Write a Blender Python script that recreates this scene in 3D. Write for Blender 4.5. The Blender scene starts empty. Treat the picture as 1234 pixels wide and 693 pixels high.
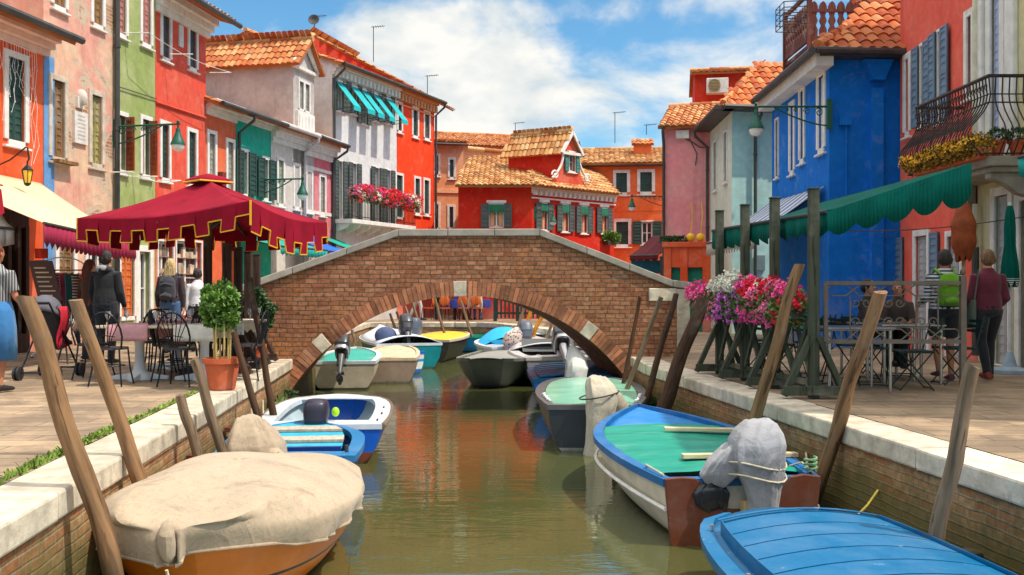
import bpy, bmesh, math, random
from mathutils import Vector, Matrix, noise
R = random.Random(7)
PI = math.pi
SC = bpy.context.scene
COL = SC.collection
# ------------------------------------------------------------------ camera
FP, CX, HY, CH = 1200.0, 617.0, 347.0, 1.2          # focal length in reference pixels, principal column, horizon row, eye height
cam = bpy.data.cameras.new('camera'); camo = bpy.data.objects.new('camera', cam); COL.objects.link(camo)
camo.location = (0, 0, CH); camo.rotation_euler = (PI/2, 0, 0)
cam.sensor_width = 36; cam.lens = 36*FP/1234; cam.clip_end = 2000; cam.clip_start = .1
SC.camera = camo
# ------------------------------------------------------------------ sun and sky
SUNV = Vector((.47, -.16, .84)).normalized()
sun = bpy.data.lights.new('sun', 'SUN'); suno = bpy.data.objects.new('sun', sun); COL.objects.link(suno)
sun.energy = 2.8; sun.angle = math.radians(.5); sun.color = (1, .93, .82)
suno.rotation_euler = (-SUNV).to_track_quat('-Z', 'Y').to_euler()
world = bpy.data.worlds.new("World"); SC.world = world; world.use_nodes = True
def sky_nodes():
    nt = world.node_tree; N = nt.nodes; L = nt.links; N.clear()
    out = N.new('ShaderNodeOutputWorld'); bg = N.new('ShaderNodeBackground')
    sky = N.new('ShaderNodeTexSky'); sky.sky_type = 'NISHITA'; sky.sun_disc = False
    sky.sun_elevation = math.asin(SUNV.z); sky.sun_rotation = math.atan2(SUNV.x, SUNV.y)
    sky.air_density = 1.0; sky.dust_density = .4; sky.ozone_density = 1.6
    bg.inputs['Strength'].default_value = .15
    tc = N.new('ShaderNodeTexCoord')
    def vm(op, a, b=None):
        n = N.new('ShaderNodeVectorMath'); n.operation = op
        for i, s in enumerate((a, b)):
            if s is None: continue
            if isinstance(s, (tuple, Vector)): n.inputs[i].default_value = s
            else: L.new(s, n.inputs[i])
        return n
    def mt(op, a, b=None, c=None, clamp=False):
        n = N.new('ShaderNodeMath'); n.operation = op; n.use_clamp = clamp
        for i, s in enumerate((a, b, c)):
            if s is None: continue
            if isinstance(s, (int, float)): n.inputs[i].default_value = s
            else: L.new(s, n.inputs[i])
        return n.outputs[0]
    d = vm('MULTIPLY', tc.outputs['Generated'], (1, 1, 1.7))
    nz = N.new('ShaderNodeTexNoise'); nz.inputs['Scale'].default_value = 7.5; nz.inputs['Detail'].default_value = 9; nz.inputs['Roughness'].default_value = .58
    nz.inputs['Distortion'].default_value = .25
    L.new(d.outputs[0], nz.inputs['Vector'])
    nz2 = N.new('ShaderNodeTexNoise'); nz2.inputs['Scale'].default_value = 2.2; nz2.inputs['Detail'].default_value = 6
    d2 = vm('MULTIPLY', tc.outputs['Generated'], (1.2, 1, 4.5)); L.new(d2.outputs[0], nz2.inputs['Vector'])
    dens = mt('ADD', mt('MULTIPLY', nz.outputs[0], .95), mt('MULTIPLY', nz2.outputs[0], .35))
    sz_ = N.new('ShaderNodeSeparateXYZ'); L.new(tc.outputs['Generated'], sz_.inputs[0])
    high = N.new('ShaderNodeMapRange'); high.interpolation_type = 'SMOOTHSTEP'; high.inputs['From Min'].default_value = .36; high.inputs['From Max'].default_value = .7; L.new(sz_.outputs[2], high.inputs['Value'])
    dens = mt('ADD', dens, mt('MULTIPLY', high.outputs[0], .22))     # unseen broken cloud overhead, added to strengthen the fill light in shaded places
    # cloud banks: direction of the bank, angular size, strength
    for (x, y, sx, sy, k) in ((580, 72, 100, 55, .19), (690, 10, 190, 16, .12), (690, 150, 190, 40, .14), (470, 55, 60, 34, .12), (730, 60, 60, 18, .08), (330, 20, 60, 26, -.1), (790, 50, 70, 35, -.12), (760, 95, 200, 60, .1), (900, 30, 60, 30, -.04)):
        c = Vector(((x-CX)/FP, 1, (HY-y)/FP)).normalized()
        e = vm('MULTIPLY', vm('SUBTRACT', tc.outputs['Generated'], tuple(c)).outputs[0], (FP/sx, FP/sx, FP/sy))
        ln = vm('LENGTH', e.outputs[0]).outputs['Value']
        g = mt('POWER', 2.718, mt('MULTIPLY', mt('MULTIPLY', ln, ln), -.7))
        dens = mt('ADD', dens, mt('MULTIPLY', g, k))
    ramp = N.new('ShaderNodeMapRange'); ramp.interpolation_type = 'SMOOTHSTEP'
    ramp.inputs['From Min'].default_value = .66; ramp.inputs['From Max'].default_value = .92
    L.new(dens, ramp.inputs['Value'])
    # cloud tone: thick parts cream white, thin parts greyer
    n3 = N.new('ShaderNodeTexNoise'); n3.inputs['Scale'].default_value = 14; n3.inputs['Detail'].default_value = 6
    L.new(d.outputs[0], n3.inputs['Vector'])
    cr = N.new('ShaderNodeMix'); cr.data_type = 'RGBA'
    cr.inputs['A'].default_value = (2.5, 2.9, 3.1, 1); cr.inputs['B'].default_value = (4.1, 4.05, 3.85, 1)
    L.new(mt('MULTIPLY', mt('SUBTRACT', mt('ADD', mt('MULTIPLY', n3.outputs[0], 1.1), mt('MULTIPLY', nz.outputs[0], .9)), .72), 2.6, clamp=True), cr.inputs['Factor'])
    cb = N.new('ShaderNodeMix'); cb.data_type = 'RGBA'; L.new(high.outputs[0], cb.inputs['Factor']); L.new(cr.outputs['Result'], cb.inputs['A']); cb.inputs['B'].default_value = (9.5, 9.3, 8.8, 1)  # overhead cloud set brighter than the visible clouds, as added fill light
    tint = N.new('ShaderNodeMix'); tint.data_type = 'RGBA'; tint.blend_type = 'MULTIPLY'; tint.inputs['Factor'].default_value = 1
    L.new(sky.outputs[0], tint.inputs['A']); tint.inputs['B'].default_value = (.36, .60, .68, 1)
    mx = N.new('ShaderNodeMix'); mx.data_type = 'RGBA'
    L.new(ramp.outputs[0], mx.inputs['Factor']); L.new(tint.outputs['Result'], mx.inputs['A']); L.new(cb.outputs['Result'], mx.inputs['B'])
    L.new(mx.outputs['Result'], bg.inputs['Color']); L.new(bg.outputs[0], out.inputs['Surface'])
sky_nodes()
SC.view_settings.view_transform = 'Standard'; SC.view_settings.look = 'None'
SC.view_settings.exposure = .70; SC.view_settings.gamma = 1
SC.render.engine = 'CYCLES'
# ------------------------------------------------------------------ helpers
def V3(x, y, z=0): return Vector((x, y, z))
def W(x, y, d): return Vector(((x-CX)*d/FP, d, CH-(y-HY)*d/FP))
def lin(c):
    c /= 255.0
    return c/12.92 if c <= .04045 else ((c+.055)/1.055)**2.4
def S(r, g, b, k=1.0): return (lin(r)*k, lin(g)*k, lin(b)*k)
def LX(d): return -2.65-.095*(d-5.45)      # left quay edge
def RX(d): return 3.2-.115*(d-6.23)        # right quay edge
WATER = -.95

class MB:
    def __init__(s): s.v = []; s.f = []; s.t = []; s.uv = {}
    def add(s, vs, fs, tint=None):
        o = len(s.v); s.v += [Vector(p) for p in vs]
        for f in fs:
            s.f.append(tuple(i+o for i in f)); s.t.append(R.random() if tint is None else tint)
        return s
    def quad(s, a, b, c, d, tint=.5): return s.add([a, b, c, d], [(0, 1, 2, 3)], tint)
    def box(s, c, size, rz=0, M=None, tint=None, taper=1):
        x, y, z = (k/2 for k in size); tt = R.random() if tint is None else tint
        vs = [Vector((sx*x*(taper if sz > 0 else 1), sy*y*(taper if sz > 0 else 1), sz*z)) for sz in (-1, 1) for sy in (-1, 1) for sx in (-1, 1)]
        m = Matrix.Rotation(rz, 3, 'Z') if M is None else M
        vs = [m @ p + Vector(c) for p in vs]
        return s.add(vs, [(0, 2, 3, 1), (4, 5, 7, 6), (0, 1, 5, 4), (2, 6, 7, 3), (0, 4, 6, 2), (1, 3, 7, 5)], tt)
    def fbox(s, fr, u0, u1, v0, v1, z0, z1, tint=None):
        tt = R.random() if tint is None else tint
        vs = [fr.pt(u, v, z) for z in (z0, z1) for v in (v0, v1) for u in (u0, u1)]
        return s.add(vs, [(0, 2, 3, 1), (4, 5, 7, 6), (0, 1, 5, 4), (2, 6, 7, 3), (0, 4, 6, 2), (1, 3, 7, 5)], tt)
    def bar(s, a, b, w, h=None, up=Vector((0, 0, 1)), tint=None):
        a = Vector(a); b = Vector(b); h = h or w; ax = (b-a); L = ax.length; ax.normalize()
        sd = ax.cross(up)
        if sd.length < 1e-4: sd = ax.cross(Vector((1, 0, 0)))
        sd.normalize(); u2 = sd.cross(ax)
        M = Matrix((sd, ax, u2)).transposed()
        return s.box((a+b)/2, (w, L, h), M=M, tint=tint)
    def tube(s, pts, r, n=8, cap=True, sq=None, side=None, tint=None):
        pts = [Vector(p) for p in pts]; m = len(pts)
        rr = r if isinstance(r, (list, tuple)) else [r]*m
        tt = R.random() if tint is None else tint
        vs = []; prev = None
        for i, p in enumerate(pts):
            t = (pts[min(i+1, m-1)]-pts[max(i-1, 0)])
            if t.length < 1e-9: t = Vector((0, 0, 1))
            t.normalize()
            if side is not None: a = Vector(side)-t*Vector(side).dot(t)
            elif prev is None:
                a = Vector((1, 0, 0)) if abs(t.x) < .8 else Vector((0, 1, 0)); a = a-t*a.dot(t)
            else: a = prev-t*prev.dot(t)
            if a.length < 1e-6: a = t.orthogonal()
            a.normalize(); prev = a; b = t.cross(a)
            ri = rr[i]; ra, rb = ri if isinstance(ri, (list, tuple)) else (ri, ri*(sq or 1))
            for k in range(n):
                an = 2*PI*k/n; vs.append(p+a*math.cos(an)*ra+b*math.sin(an)*rb)
        fs = [(i*n+k, i*n+(k+1) % n, (i+1)*n+(k+1) % n, (i+1)*n+k) for i in range(m-1) for k in range(n)]
        if cap: fs += [tuple(range(n-1, -1, -1)), tuple(range((m-1)*n, m*n))]
        return s.add(vs, fs, tt)
    def lathe(s, prof, c=(0, 0, 0), n=16, M=None, tint=.5):
        c = Vector(c); vs = []
        for (r, z) in prof:
            for k in range(n):
                p = Vector((r*math.cos(2*PI*k/n), r*math.sin(2*PI*k/n), z))
                vs.append((M @ p if M else p)+c)
        m = len(prof)
        fs = [(i*n+k, i*n+(k+1) % n, (i+1)*n+(k+1) % n, (i+1)*n+k) for i in range(m-1) for k in range(n)]
        fs += [tuple(range(n-1, -1, -1)), tuple(range((m-1)*n, m*n))]
        return s.add(vs, fs, tint)
    def ball(s, c, r, n=10, m=6, tint=None, M=None):
        c = Vector(c); r = r if isinstance(r, (tuple, list)) else (r, r, r)
        tt = R.random() if tint is None else tint
        vs = []
        for i in range(1, m):
            th = PI*i/m
            for k in range(n):
                p = Vector((r[0]*math.sin(th)*math.cos(2*PI*k/n), r[1]*math.sin(th)*math.sin(2*PI*k/n), r[2]*math.cos(th)))
                vs.append((M @ p if M else p)+c)
        a = Vector((0, 0, r[2])); b = Vector((0, 0, -r[2]))
        vs += [(M @ a if M else a)+c, (M @ b if M else b)+c]; T = len(vs)-2
        fs = [(i*n+k, (i+1)*n+k, (i+1)*n+(k+1) % n, i*n+(k+1) % n) for i in range(m-2) for k in range(n)]
        fs += [(T, k, (k+1) % n) for k in range(n)]+[(T+1, (m-2)*n+(k+1) % n, (m-2)*n+k) for k in range(n)]
        return s.add(vs, fs, tt)
    def grid(s, fn, nu, nv, close=False, tint=.5):
        vs = [fn(i/nu, j/nv) for j in range(nv+1) for i in range(nu+1)]
        fs = [(j*(nu+1)+i, j*(nu+1)+i+1, (j+1)*(nu+1)+i+1, (j+1)*(nu+1)+i) for j in range(nv) for i in range(nu)]
        return s.add(vs, fs, tint)
    def prism(s, poly, dvec, tint=.5):
        n = len(poly); d = Vector(dvec); vs = [Vector(p) for p in poly]+[Vector(p)+d for p in poly]
        fs = [tuple(range(n-1, -1, -1)), tuple(range(n, 2*n))]+[(i, (i+1) % n, n+(i+1) % n, n+i) for i in range(n)]
        return s.add(vs, fs, tint)
    def build(s, name, m, parent=None, smooth=None, bevel=0, solid=0, sub=0):
        me = bpy.data.meshes.new(name)
        off = wloc(parent) if parent is not None else Vector((0, 0, 0))
        me.from_pydata([p-off for p in s.v], [], s.f); me.update()
        at = me.attributes.new('tint', 'FLOAT', 'FACE'); at.data.foreach_set('value', s.t)
        ul = me.uv_layers.new(name='UVMap'); buf = [0.0]*(2*len(me.loops))
        for p in me.polygons:
            n = p.normal; h = math.hypot(n.x, n.y)
            for li in p.loop_indices:
                w = s.v[me.loops[li].vertex_index]
                if abs(n.z) > .75 or h < 1e-6: u, v = w.x, w.y
                else:
                    tx, ty = -n.y/h, n.x/h; u = w.x*tx+w.y*ty; v = w.z
                buf[2*li] = u; buf[2*li+1] = v
        ul.data.foreach_set('uv', buf)
        me.materials.append(m)
        if smooth is not None:
            for p in me.polygons: p.use_smooth = True
            me.set_sharp_from_angle(angle=math.radians(smooth))
        o = bpy.data.objects.new(name, me); COL.objects.link(o)
        if parent is not None: o.parent = parent
        if solid:
            q = o.modifiers.new('s', 'SOLIDIFY'); q.thickness = solid; q.offset = 0
        if bevel:
            q = o.modifiers.new('b', 'BEVEL'); q.width = bevel; q.segments = 2; q.limit_method = 'ANGLE'; q.angle_limit = math.radians(40)
        if sub:
            q = o.modifiers.new('u', 'SUBSURF'); q.levels = sub; q.render_levels = sub
        return o
def wloc(o):
    v = Vector((0, 0, 0))
    while o is not None: v += o.location; o = o.parent
    return v
def tag(o, label=None, cat=None, group=None, kind=None):
    if label: o['label'] = label
    if cat: o['category'] = cat
    if group: o['group'] = group
    if kind: o['kind'] = kind
    return o
def thing(name, label, cat, loc=(0, 0, 0), group=None):
    o = bpy.data.objects.new(name, None); COL.objects.link(o); o.location = loc; o.empty_display_size = .2
    return tag(o, label, cat, group)
def copy_tree(o, parent=None):
    c = o.copy(); COL.objects.link(c); c.parent = parent
    for ch in list(o.children): copy_tree(ch, c)
    return c
def move_tree(o, loc, rz=None):
    o.location = loc
    if rz is not None: o.rotation_euler = (0, 0, rz)
    return o
class Fr:
    """facade frame: A and B are plan points, left to right as seen from outside; v is the distance outwards"""
    def __init__(s, A, B):
        s.A = Vector((A[0], A[1], 0)); s.B = Vector((B[0], B[1], 0)); s.U = (s.B-s.A).normalized(); s.L = (s.B-s.A).length
        s.N = Vector((s.U.y, -s.U.x, 0))
    def pt(s, u, v, z): return s.A+s.U*u+s.N*v+Vector((0, 0, z))
    def u(s, x):
        k = (x-CX)/FP            # X = k*Y
        return (k*s.A.y-s.A.x)/(s.U.x-k*s.U.y)
    def z(s, x, y):
        d = s.pt(s.u(x), 0, 0).y
        return CH-(y-HY)*d/FP
def hit(x, P, D):
    k = (x-CX)/FP; t = (k*P[1]-P[0])/(D[0]-k*D[1]); return (P[0]+D[0]*t, P[1]+D[1]*t)
# ------------------------------------------------------------------ materials
MATS = {}
def nodes(name):
    m = bpy.data.materials.new(name); m.use_nodes = True; nt = m.node_tree
    b = nt.nodes['Principled BSDF']; return m, nt.nodes, nt.links, b
def _noise(N, L, vec, scale, detail=4, rough=.55, dist=0):
    n = N.new('ShaderNodeTexNoise'); n.inputs['Scale'].default_value = scale; n.inputs['Detail'].default_value = detail
    n.inputs['Roughness'].default_value = rough; n.inputs['Distortion'].default_value = dist
    L.new(vec, n.inputs['Vector']); return n.outputs[0]
def _mr(N, L, val, a, b, c=0, d=1, smooth=True):
    n = N.new('ShaderNodeMapRange'); n.interpolation_type = 'SMOOTHSTEP' if smooth else 'LINEAR'
    for k, x in zip(('From Min', 'From Max', 'To Min', 'To Max'), (a, b, c, d)): n.inputs[k].default_value = x
    L.new(val, n.inputs['Value']); return n.outputs[0]
def _mix(N, L, f, a, b, mode='MIX'):
    n = N.new('ShaderNodeMix'); n.data_type = 'RGBA'; n.blend_type = mode
    for k, s in (('Factor', f), ('A', a), ('B', b)):
        if isinstance(s, (int, float)): n.inputs[k].default_value = s
        elif isinstance(s, (tuple, list)): n.inputs[k].default_value = (*s[:3], 1)
        else: L.new(s, n.inputs[k])
    return n.outputs['Result']
def _vmul(N, L, vec, s):
    n = N.new('ShaderNodeVectorMath'); n.operation = 'MULTIPLY'; L.new(vec, n.inputs[0]); n.inputs[1].default_value = s; return n.outputs[0]
def _bump(N, L, b, h, st, dist=.01, prev=None):
    n = N.new('ShaderNodeBump'); n.inputs['Strength'].default_value = st; n.inputs['Distance'].default_value = dist
    L.new(h, n.inputs['Height'])
    if prev: L.new(prev, n.inputs['Normal'])
    L.new(n.outputs[0], b.inputs['Normal']); return n.outputs[0]
def _math(N, L, op, a, b=None):
    n = N.new('ShaderNodeMath'); n.operation = op
    for i, s in enumerate((a, b)):
        if s is None: continue
        if isinstance(s, (int, float)): n.inputs[i].default_value = s
        else: L.new(s, n.inputs[i])
    return n.outputs[0]
def sc(c, k): return tuple(min(1, x*k) for x in c[:3])
def mt(name, col, rough=.6, var=.18, scale=4, bump=.15, metal=0, tint=.0, spec=.4, dirt=None, dirtk=.3, stretch=(1, 1, 1), coat=0, sheen=0):
    """general material: base colour with mottling, per piece variation and optional dirt"""
    if name in MATS: return MATS[name]
    m, N, L, b = nodes(name); tc = N.new('ShaderNodeTexCoord')
    vec = _vmul(N, L, tc.outputs['Object'], stretch)
    n1 = _noise(N, L, vec, scale, 6, .6); c = _mix(N, L, _mr(N, L, n1, .3, .7), sc(col, 1-var), sc(col, 1+var))
    if tint:
        a = N.new('ShaderNodeAttribute'); a.attribute_name = 'tint'
        c = _mix(N, L, _mr(N, L, a.outputs['Fac'], 0, 1, 0, 1, False), _mix(N, L, 1.0, c, (1-tint,)*3, 'MULTIPLY'), _mix(N, L, 1.0, c, (1+tint,)*3, 'MULTIPLY'))
    if dirt:
        n2 = _noise(N, L, vec, scale*.6, 8, .7); c = _mix(N, L, _mr(N, L, n2, .5, .75, 0, dirtk), c, dirt)
    L.new(c, b.inputs['Base Color']); b.inputs['Roughness'].default_value = rough; b.inputs['Metallic'].default_value = metal
    b.inputs['Specular IOR Level'].default_value = spec
    if coat: b.inputs['Coat Weight'].default_value = coat; b.inputs['Coat Roughness'].default_value = .15
    if sheen: b.inputs['Sheen Weight'].default_value = sheen
    if bump: _bump(N, L, b, _noise(N, L, vec, scale*5, 5, .6), bump, .01)
    MATS[name] = m; return m
def plaster(name, col, faded=None, wear=.35, brick=0.0, under=None, streak=.25):
    """lime plaster: mottled, faded patches, vertical rain streaks, cracks and, where worn through, brick or undercoat"""
    if name in MATS: return MATS[name]
    m, N, L, b = nodes(name); tc = N.new('ShaderNodeTexCoord'); ob = tc.outputs['Object']; uv = tc.outputs['UV']
    faded = faded or tuple(min(1, x*.75+.12) for x in col)
    n1 = _noise(N, L, ob, .9, 8, .62, .3); c = _mix(N, L, _mr(N, L, n1, .40, .66, 0, min(1, wear*1.5)), col, faded)
    n9 = _noise(N, L, ob, 2.6, 9, .7, .6); c = _mix(N, L, _mr(N, L, n9, .54, .68, 0, wear*.8), c, _mix(N, L, .35, c, (.75, .7, .64)))
    n0 = _noise(N, L, ob, 6, 5, .6); c = _mix(N, L, _mr(N, L, n0, .3, .7), sc(c, 1) if isinstance(c, tuple) else c, _mix(N, L, 1.0, c, (.86, .84, .82), 'MULTIPLY'))
    st = _noise(N, L, _vmul(N, L, ob, (1.7, 1.7, .2)), 2.0, 8, .7)
    c = _mix(N, L, _mr(N, L, st, .5, .78, 0, min(.8, streak*1.15)), c, _mix(N, L, 1.0, c, (.45, .4, .36), 'MULTIPLY'))
    sep = N.new('ShaderNodeSeparateXYZ'); L.new(ob, sep.inputs[0])
    low = _math(N, L, 'MULTIPLY', _mr(N, L, sep.outputs[2], 0.0, 1.6, 1, 0), _mr(N, L, n1, .35, .6))   # rising damp near the pavement
    c = _mix(N, L, _math(N, L, 'MULTIPLY', low, .45), c, (.42, .36, .3))
    h = n0
    if brick or under:
        n2 = _noise(N, L, ob, .75, 9, .68, .5)
        msk = _mr(N, L, n2, .62-brick*.3, .64-brick*.3)
        u = under or (.55, .44, .33)
        bt = N.new('ShaderNodeTexBrick'); L.new(uv, bt.inputs['Vector']); bt.inputs['Scale'].default_value = 1
        bt.inputs['Brick Width'].default_value = .25; bt.inputs['Row Height'].default_value = .075; bt.inputs['Mortar Size'].default_value = .009
        bt.inputs['Color1'].default_value = (.36, .15, .08, 1); bt.inputs['Color2'].default_value = (.5, .27, .16, 1); bt.inputs['Mortar'].default_value = (.5, .42, .32, 1)
        ub = _mix(N, L, _mr(N, L, n2, .67-brick*.3, .69-brick*.3), u, bt.outputs['Color']) if brick else u
        c = _mix(N, L, msk, c, ub)
        h = _math(N, L, 'SUBTRACT', _math(N, L, 'MULTIPLY', n0, .3), msk)
    L.new(c, b.inputs['Base Color']); b.inputs['Roughness'].default_value = .88; b.inputs['Specular IOR Level'].default_value = .2
    p = _bump(N, L, b, h, .35, .02); _bump(N, L, b, _noise(N, L, ob, 40, 4), .15, .005, p)
    MATS[name] = m; return m
def tile_mat(name, c1, c2, c3):
    if name in MATS: return MATS[name]
    m, N, L, b = nodes(name); tc = N.new('ShaderNodeTexCoord'); ob = tc.outputs['Object']
    a = N.new('ShaderNodeAttribute'); a.attribute_name = 'tint'
    r = N.new('ShaderNodeValToRGB'); L.new(a.outputs['Fac'], r.inputs[0]); e = r.color_ramp.elements
    e[0].color = (*c1, 1); e[1].color = (*c3, 1); q = e.new(.5); q.color = (*c2, 1)
    n = _noise(N, L, ob, 5, 8, .7); c = _mix(N, L, _mr(N, L, n, .50, .70, 0, .7), r.outputs[0], (.34, .28, .19))
    n = _noise(N, L, ob, 1.3, 6, .6); c = _mix(N, L, _mr(N, L, n, .45, .7, 0, .5), c, _mix(N, L, 1.0, c, (.45, .4, .37), 'MULTIPLY')); c = _mix(N, L, 1.0, c, (.84, .82, .80), 'MULTIPLY')
    L.new(c, b.inputs['Base Color']); b.inputs['Roughness'].default_value = .85; b.inputs['Specular IOR Level'].default_value = .25
    _bump(N, L, b, _noise(N, L, ob, 30, 4), .3, .01)
    MATS[name] = m; return m
def brick_mat(name, c1, c2, mortar, bw=.24, rh=.075, ms=.009, algae=None, patch=(.5, .2, .07), patchk=.5, pale=.3):
    if name in MATS: return MATS[name]
    m, N, L, b = nodes(name); tc = N.new('ShaderNodeTexCoord'); uv = tc.outputs['UV']; ob = tc.outputs['Object']
    w = N.new('ShaderNodeTexNoise'); w.inputs['Scale'].default_value = 3; L.new(uv, w.inputs['Vector'])
    vm = N.new('ShaderNodeVectorMath'); vm.operation = 'MULTIPLY_ADD'; L.new(w.outputs['Color'], vm.inputs[0]); vm.inputs[1].default_value = (.055, .04, 0); L.new(uv, vm.inputs[2])
    bt = N.new('ShaderNodeTexBrick'); L.new(vm.outputs[0], bt.inputs['Vector']); bt.inputs['Scale'].default_value = 1; bt.offset = .5
    bt.inputs['Brick Width'].default_value = bw; bt.inputs['Row Height'].default_value = rh; bt.inputs['Mortar Size'].default_value = ms; bt.inputs['Mortar Smooth'].default_value = .5
    bt.inputs['Color1'].default_value = (*c1, 1); bt.inputs['Color2'].default_value = (*c2, 1); bt.inputs['Mortar'].default_value = (*mortar, 1); bt.inputs['Bias'].default_value = -.1; bt.squash = .82; bt.squash_frequency = 3
    n1 = _noise(N, L, uv, 1.1, 8, .65, .4); c = _mix(N, L, _mr(N, L, n1, .5, .7, 0, patchk), bt.outputs['Color'], patch)
    c = _mix(N, L, _math(N, L, 'MULTIPLY', bt.outputs['Fac'], .8), c, mortar)
    n2 = _noise(N, L, uv, 2.3, 9, .7); c = _mix(N, L, _mr(N, L, n2, .55, .75, 0, pale), c, (.5, .42, .34))
    n4 = _noise(N, L, uv, 14, 6, .7); c = _mix(N, L, _mr(N, L, n4, .3, .7), _mix(N, L, 1.0, c, (.6, .58, .56), 'MULTIPLY'), _mix(N, L, 1.0, c, (1.2, 1.18, 1.15), 'MULTIPLY'))
    n5 = _noise(N, L, uv, .55, 8, .7, .8); c = _mix(N, L, _mr(N, L, n5, .48, .66, 0, .6), c, _mix(N, L, 1.0, c, (.55, .5, .5), 'MULTIPLY'))
    if algae:
        g = N.new('ShaderNodeNewGeometry'); sep = N.new('ShaderNodeSeparateXYZ'); L.new(g.outputs['Position'], sep.inputs[0])
        zz = _math(N, L, 'ADD', sep.outputs[2], _math(N, L, 'MULTIPLY', _noise(N, L, ob, 1.6, 6, .6), .7))
        c = _mix(N, L, _mr(N, L, zz, algae[0], algae[1], .85, 0), c, algae[2])
        c = _mix(N, L, _mr(N, L, zz, algae[0]-.55, algae[0]-.1, .9, 0), c, (.018, .02, .008))
    L.new(c, b.inputs['Base Color']); b.inputs['Roughness'].default_value = .85; b.inputs['Specular IOR Level'].default_value = .25
    h = _math(N, L, 'SUBTRACT', _math(N, L, 'MULTIPLY', n4, .5), bt.outputs['Fac'])
    _bump(N, L, b, h, .8, .015)
    MATS[name] = m; return m
def wood(name, c1, c2, scale=1.0, wet=None, rough=.8, grain=(14, 14, .8)):
    if name in MATS: return MATS[name]
    m, N, L, b = nodes(name); tc = N.new('ShaderNodeTexCoord'); ob = tc.outputs['Object']
    n1 = _noise(N, L, _vmul(N, L, ob, grain), scale, 8, .65, .4); c = _mix(N, L, _mr(N, L, n1, .35, .68), c1, c2)
    n2 = _noise(N, L, ob, 2.2, 6, .6); c = _mix(N, L, _mr(N, L, n2, .45, .7, 0, .5), c, _mix(N, L, 1.0, c, (.6, .55, .5), 'MULTIPLY'))
    n3 = _noise(N, L, _vmul(N, L, ob, tuple(g*1.7 for g in grain)), scale, 3, .5, .8); c = _mix(N, L, _mr(N, L, n3, .60, .66, 0, .75), c, _mix(N, L, 1.0, c, (.28, .24, .2), 'MULTIPLY'))
    n6 = _noise(N, L, ob, 1.1, 5, .6); c = _mix(N, L, _mr(N, L, n6, .5, .66, 0, .45), c, (.42, .36, .29))
    if wet:
        g = N.new('ShaderNodeNewGeometry'); sep = N.new('ShaderNodeSeparateXYZ'); L.new(g.outputs['Position'], sep.inputs[0])
        zz = _math(N, L, 'ADD', sep.outputs[2], _math(N, L, 'MULTIPLY', n2, .3))
        c = _mix(N, L, _mr(N, L, zz, wet, wet+.35, .93, 0), c, (.03, .032, .014))
    L.new(c, b.inputs['Base Color']); b.inputs['Roughness'].default_value = rough; b.inputs['Specular IOR Level'].default_value = .3
    _bump(N, L, b, n1, .7, .01)
    MATS[name] = m; return m
def paint(name, col, rough=.42, chips=.5, fade=.35, stretch=(1, 1, 1)):
    """old boat paint: sun faded areas, scuffs, pale chips and dark scratches"""
    if name in MATS: return MATS[name]
    m, N, L, b = nodes(name); tc = N.new('ShaderNodeTexCoord'); ob = _vmul(N, L, tc.outputs['Object'], stretch)
    n = _noise(N, L, ob, 1.8, 8, .65, .3); c = _mix(N, L, _mr(N, L, n, .4, .7, 0, fade), sc(col, .9), tuple(x*.7+.16 for x in col))
    n2 = _noise(N, L, ob, 9, 9, .75, .6); c = _mix(N, L, _mr(N, L, n2, .64, .68, 0, chips), c, (.55, .56, .52)); n3 = _noise(N, L, _vmul(N, L, ob, (2, 14, 8)), 3, 6, .7); c = _mix(N, L, _mr(N, L, n3, .60, .70, 0, .45), c, _mix(N, L, 1.0, c, (.4, .4, .4), 'MULTIPLY'))
    n4 = _noise(N, L, ob, 3.3, 7, .7); c = _mix(N, L, _mr(N, L, n4, .55, .75, 0, .4), c, (.12, .11, .08))
    L.new(c, b.inputs['Base Color']); L.new(_mr(N, L, n4, .3, .7, rough-.12, rough+.2), b.inputs['Roughness']); b.inputs['Specular IOR Level'].default_value = .4
    _bump(N, L, b, n2, .2, .006); MATS[name] = m; return m
WHITE = mt('white_stone', (.74, .70, .64), .75, .1, 5, .2, dirt=(.42, .37, .3), dirtk=.5)
GLASS = mt('window_glass', (.025, .03, .035), .08, .2, 2, 0, spec=.6)
GREENSH = mt('green_shutter', S(38, 66, 58), .55, .2, 3, .1, tint=.15)
GREYSH = mt('grey_shutter', S(74, 84, 80), .6, .2, 3, .1, tint=.15)
BROWNSH = wood('brown_shutter', S(120, 52, 26), S(160, 78, 40))
GUTTER = mt('gutter_metal', (.07, .065, .06), .5, .2, 3, .1, metal=.3)
DARKIN = mt('dark_interior', (.02, .018, .016), .9, .2, 2, 0)
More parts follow.
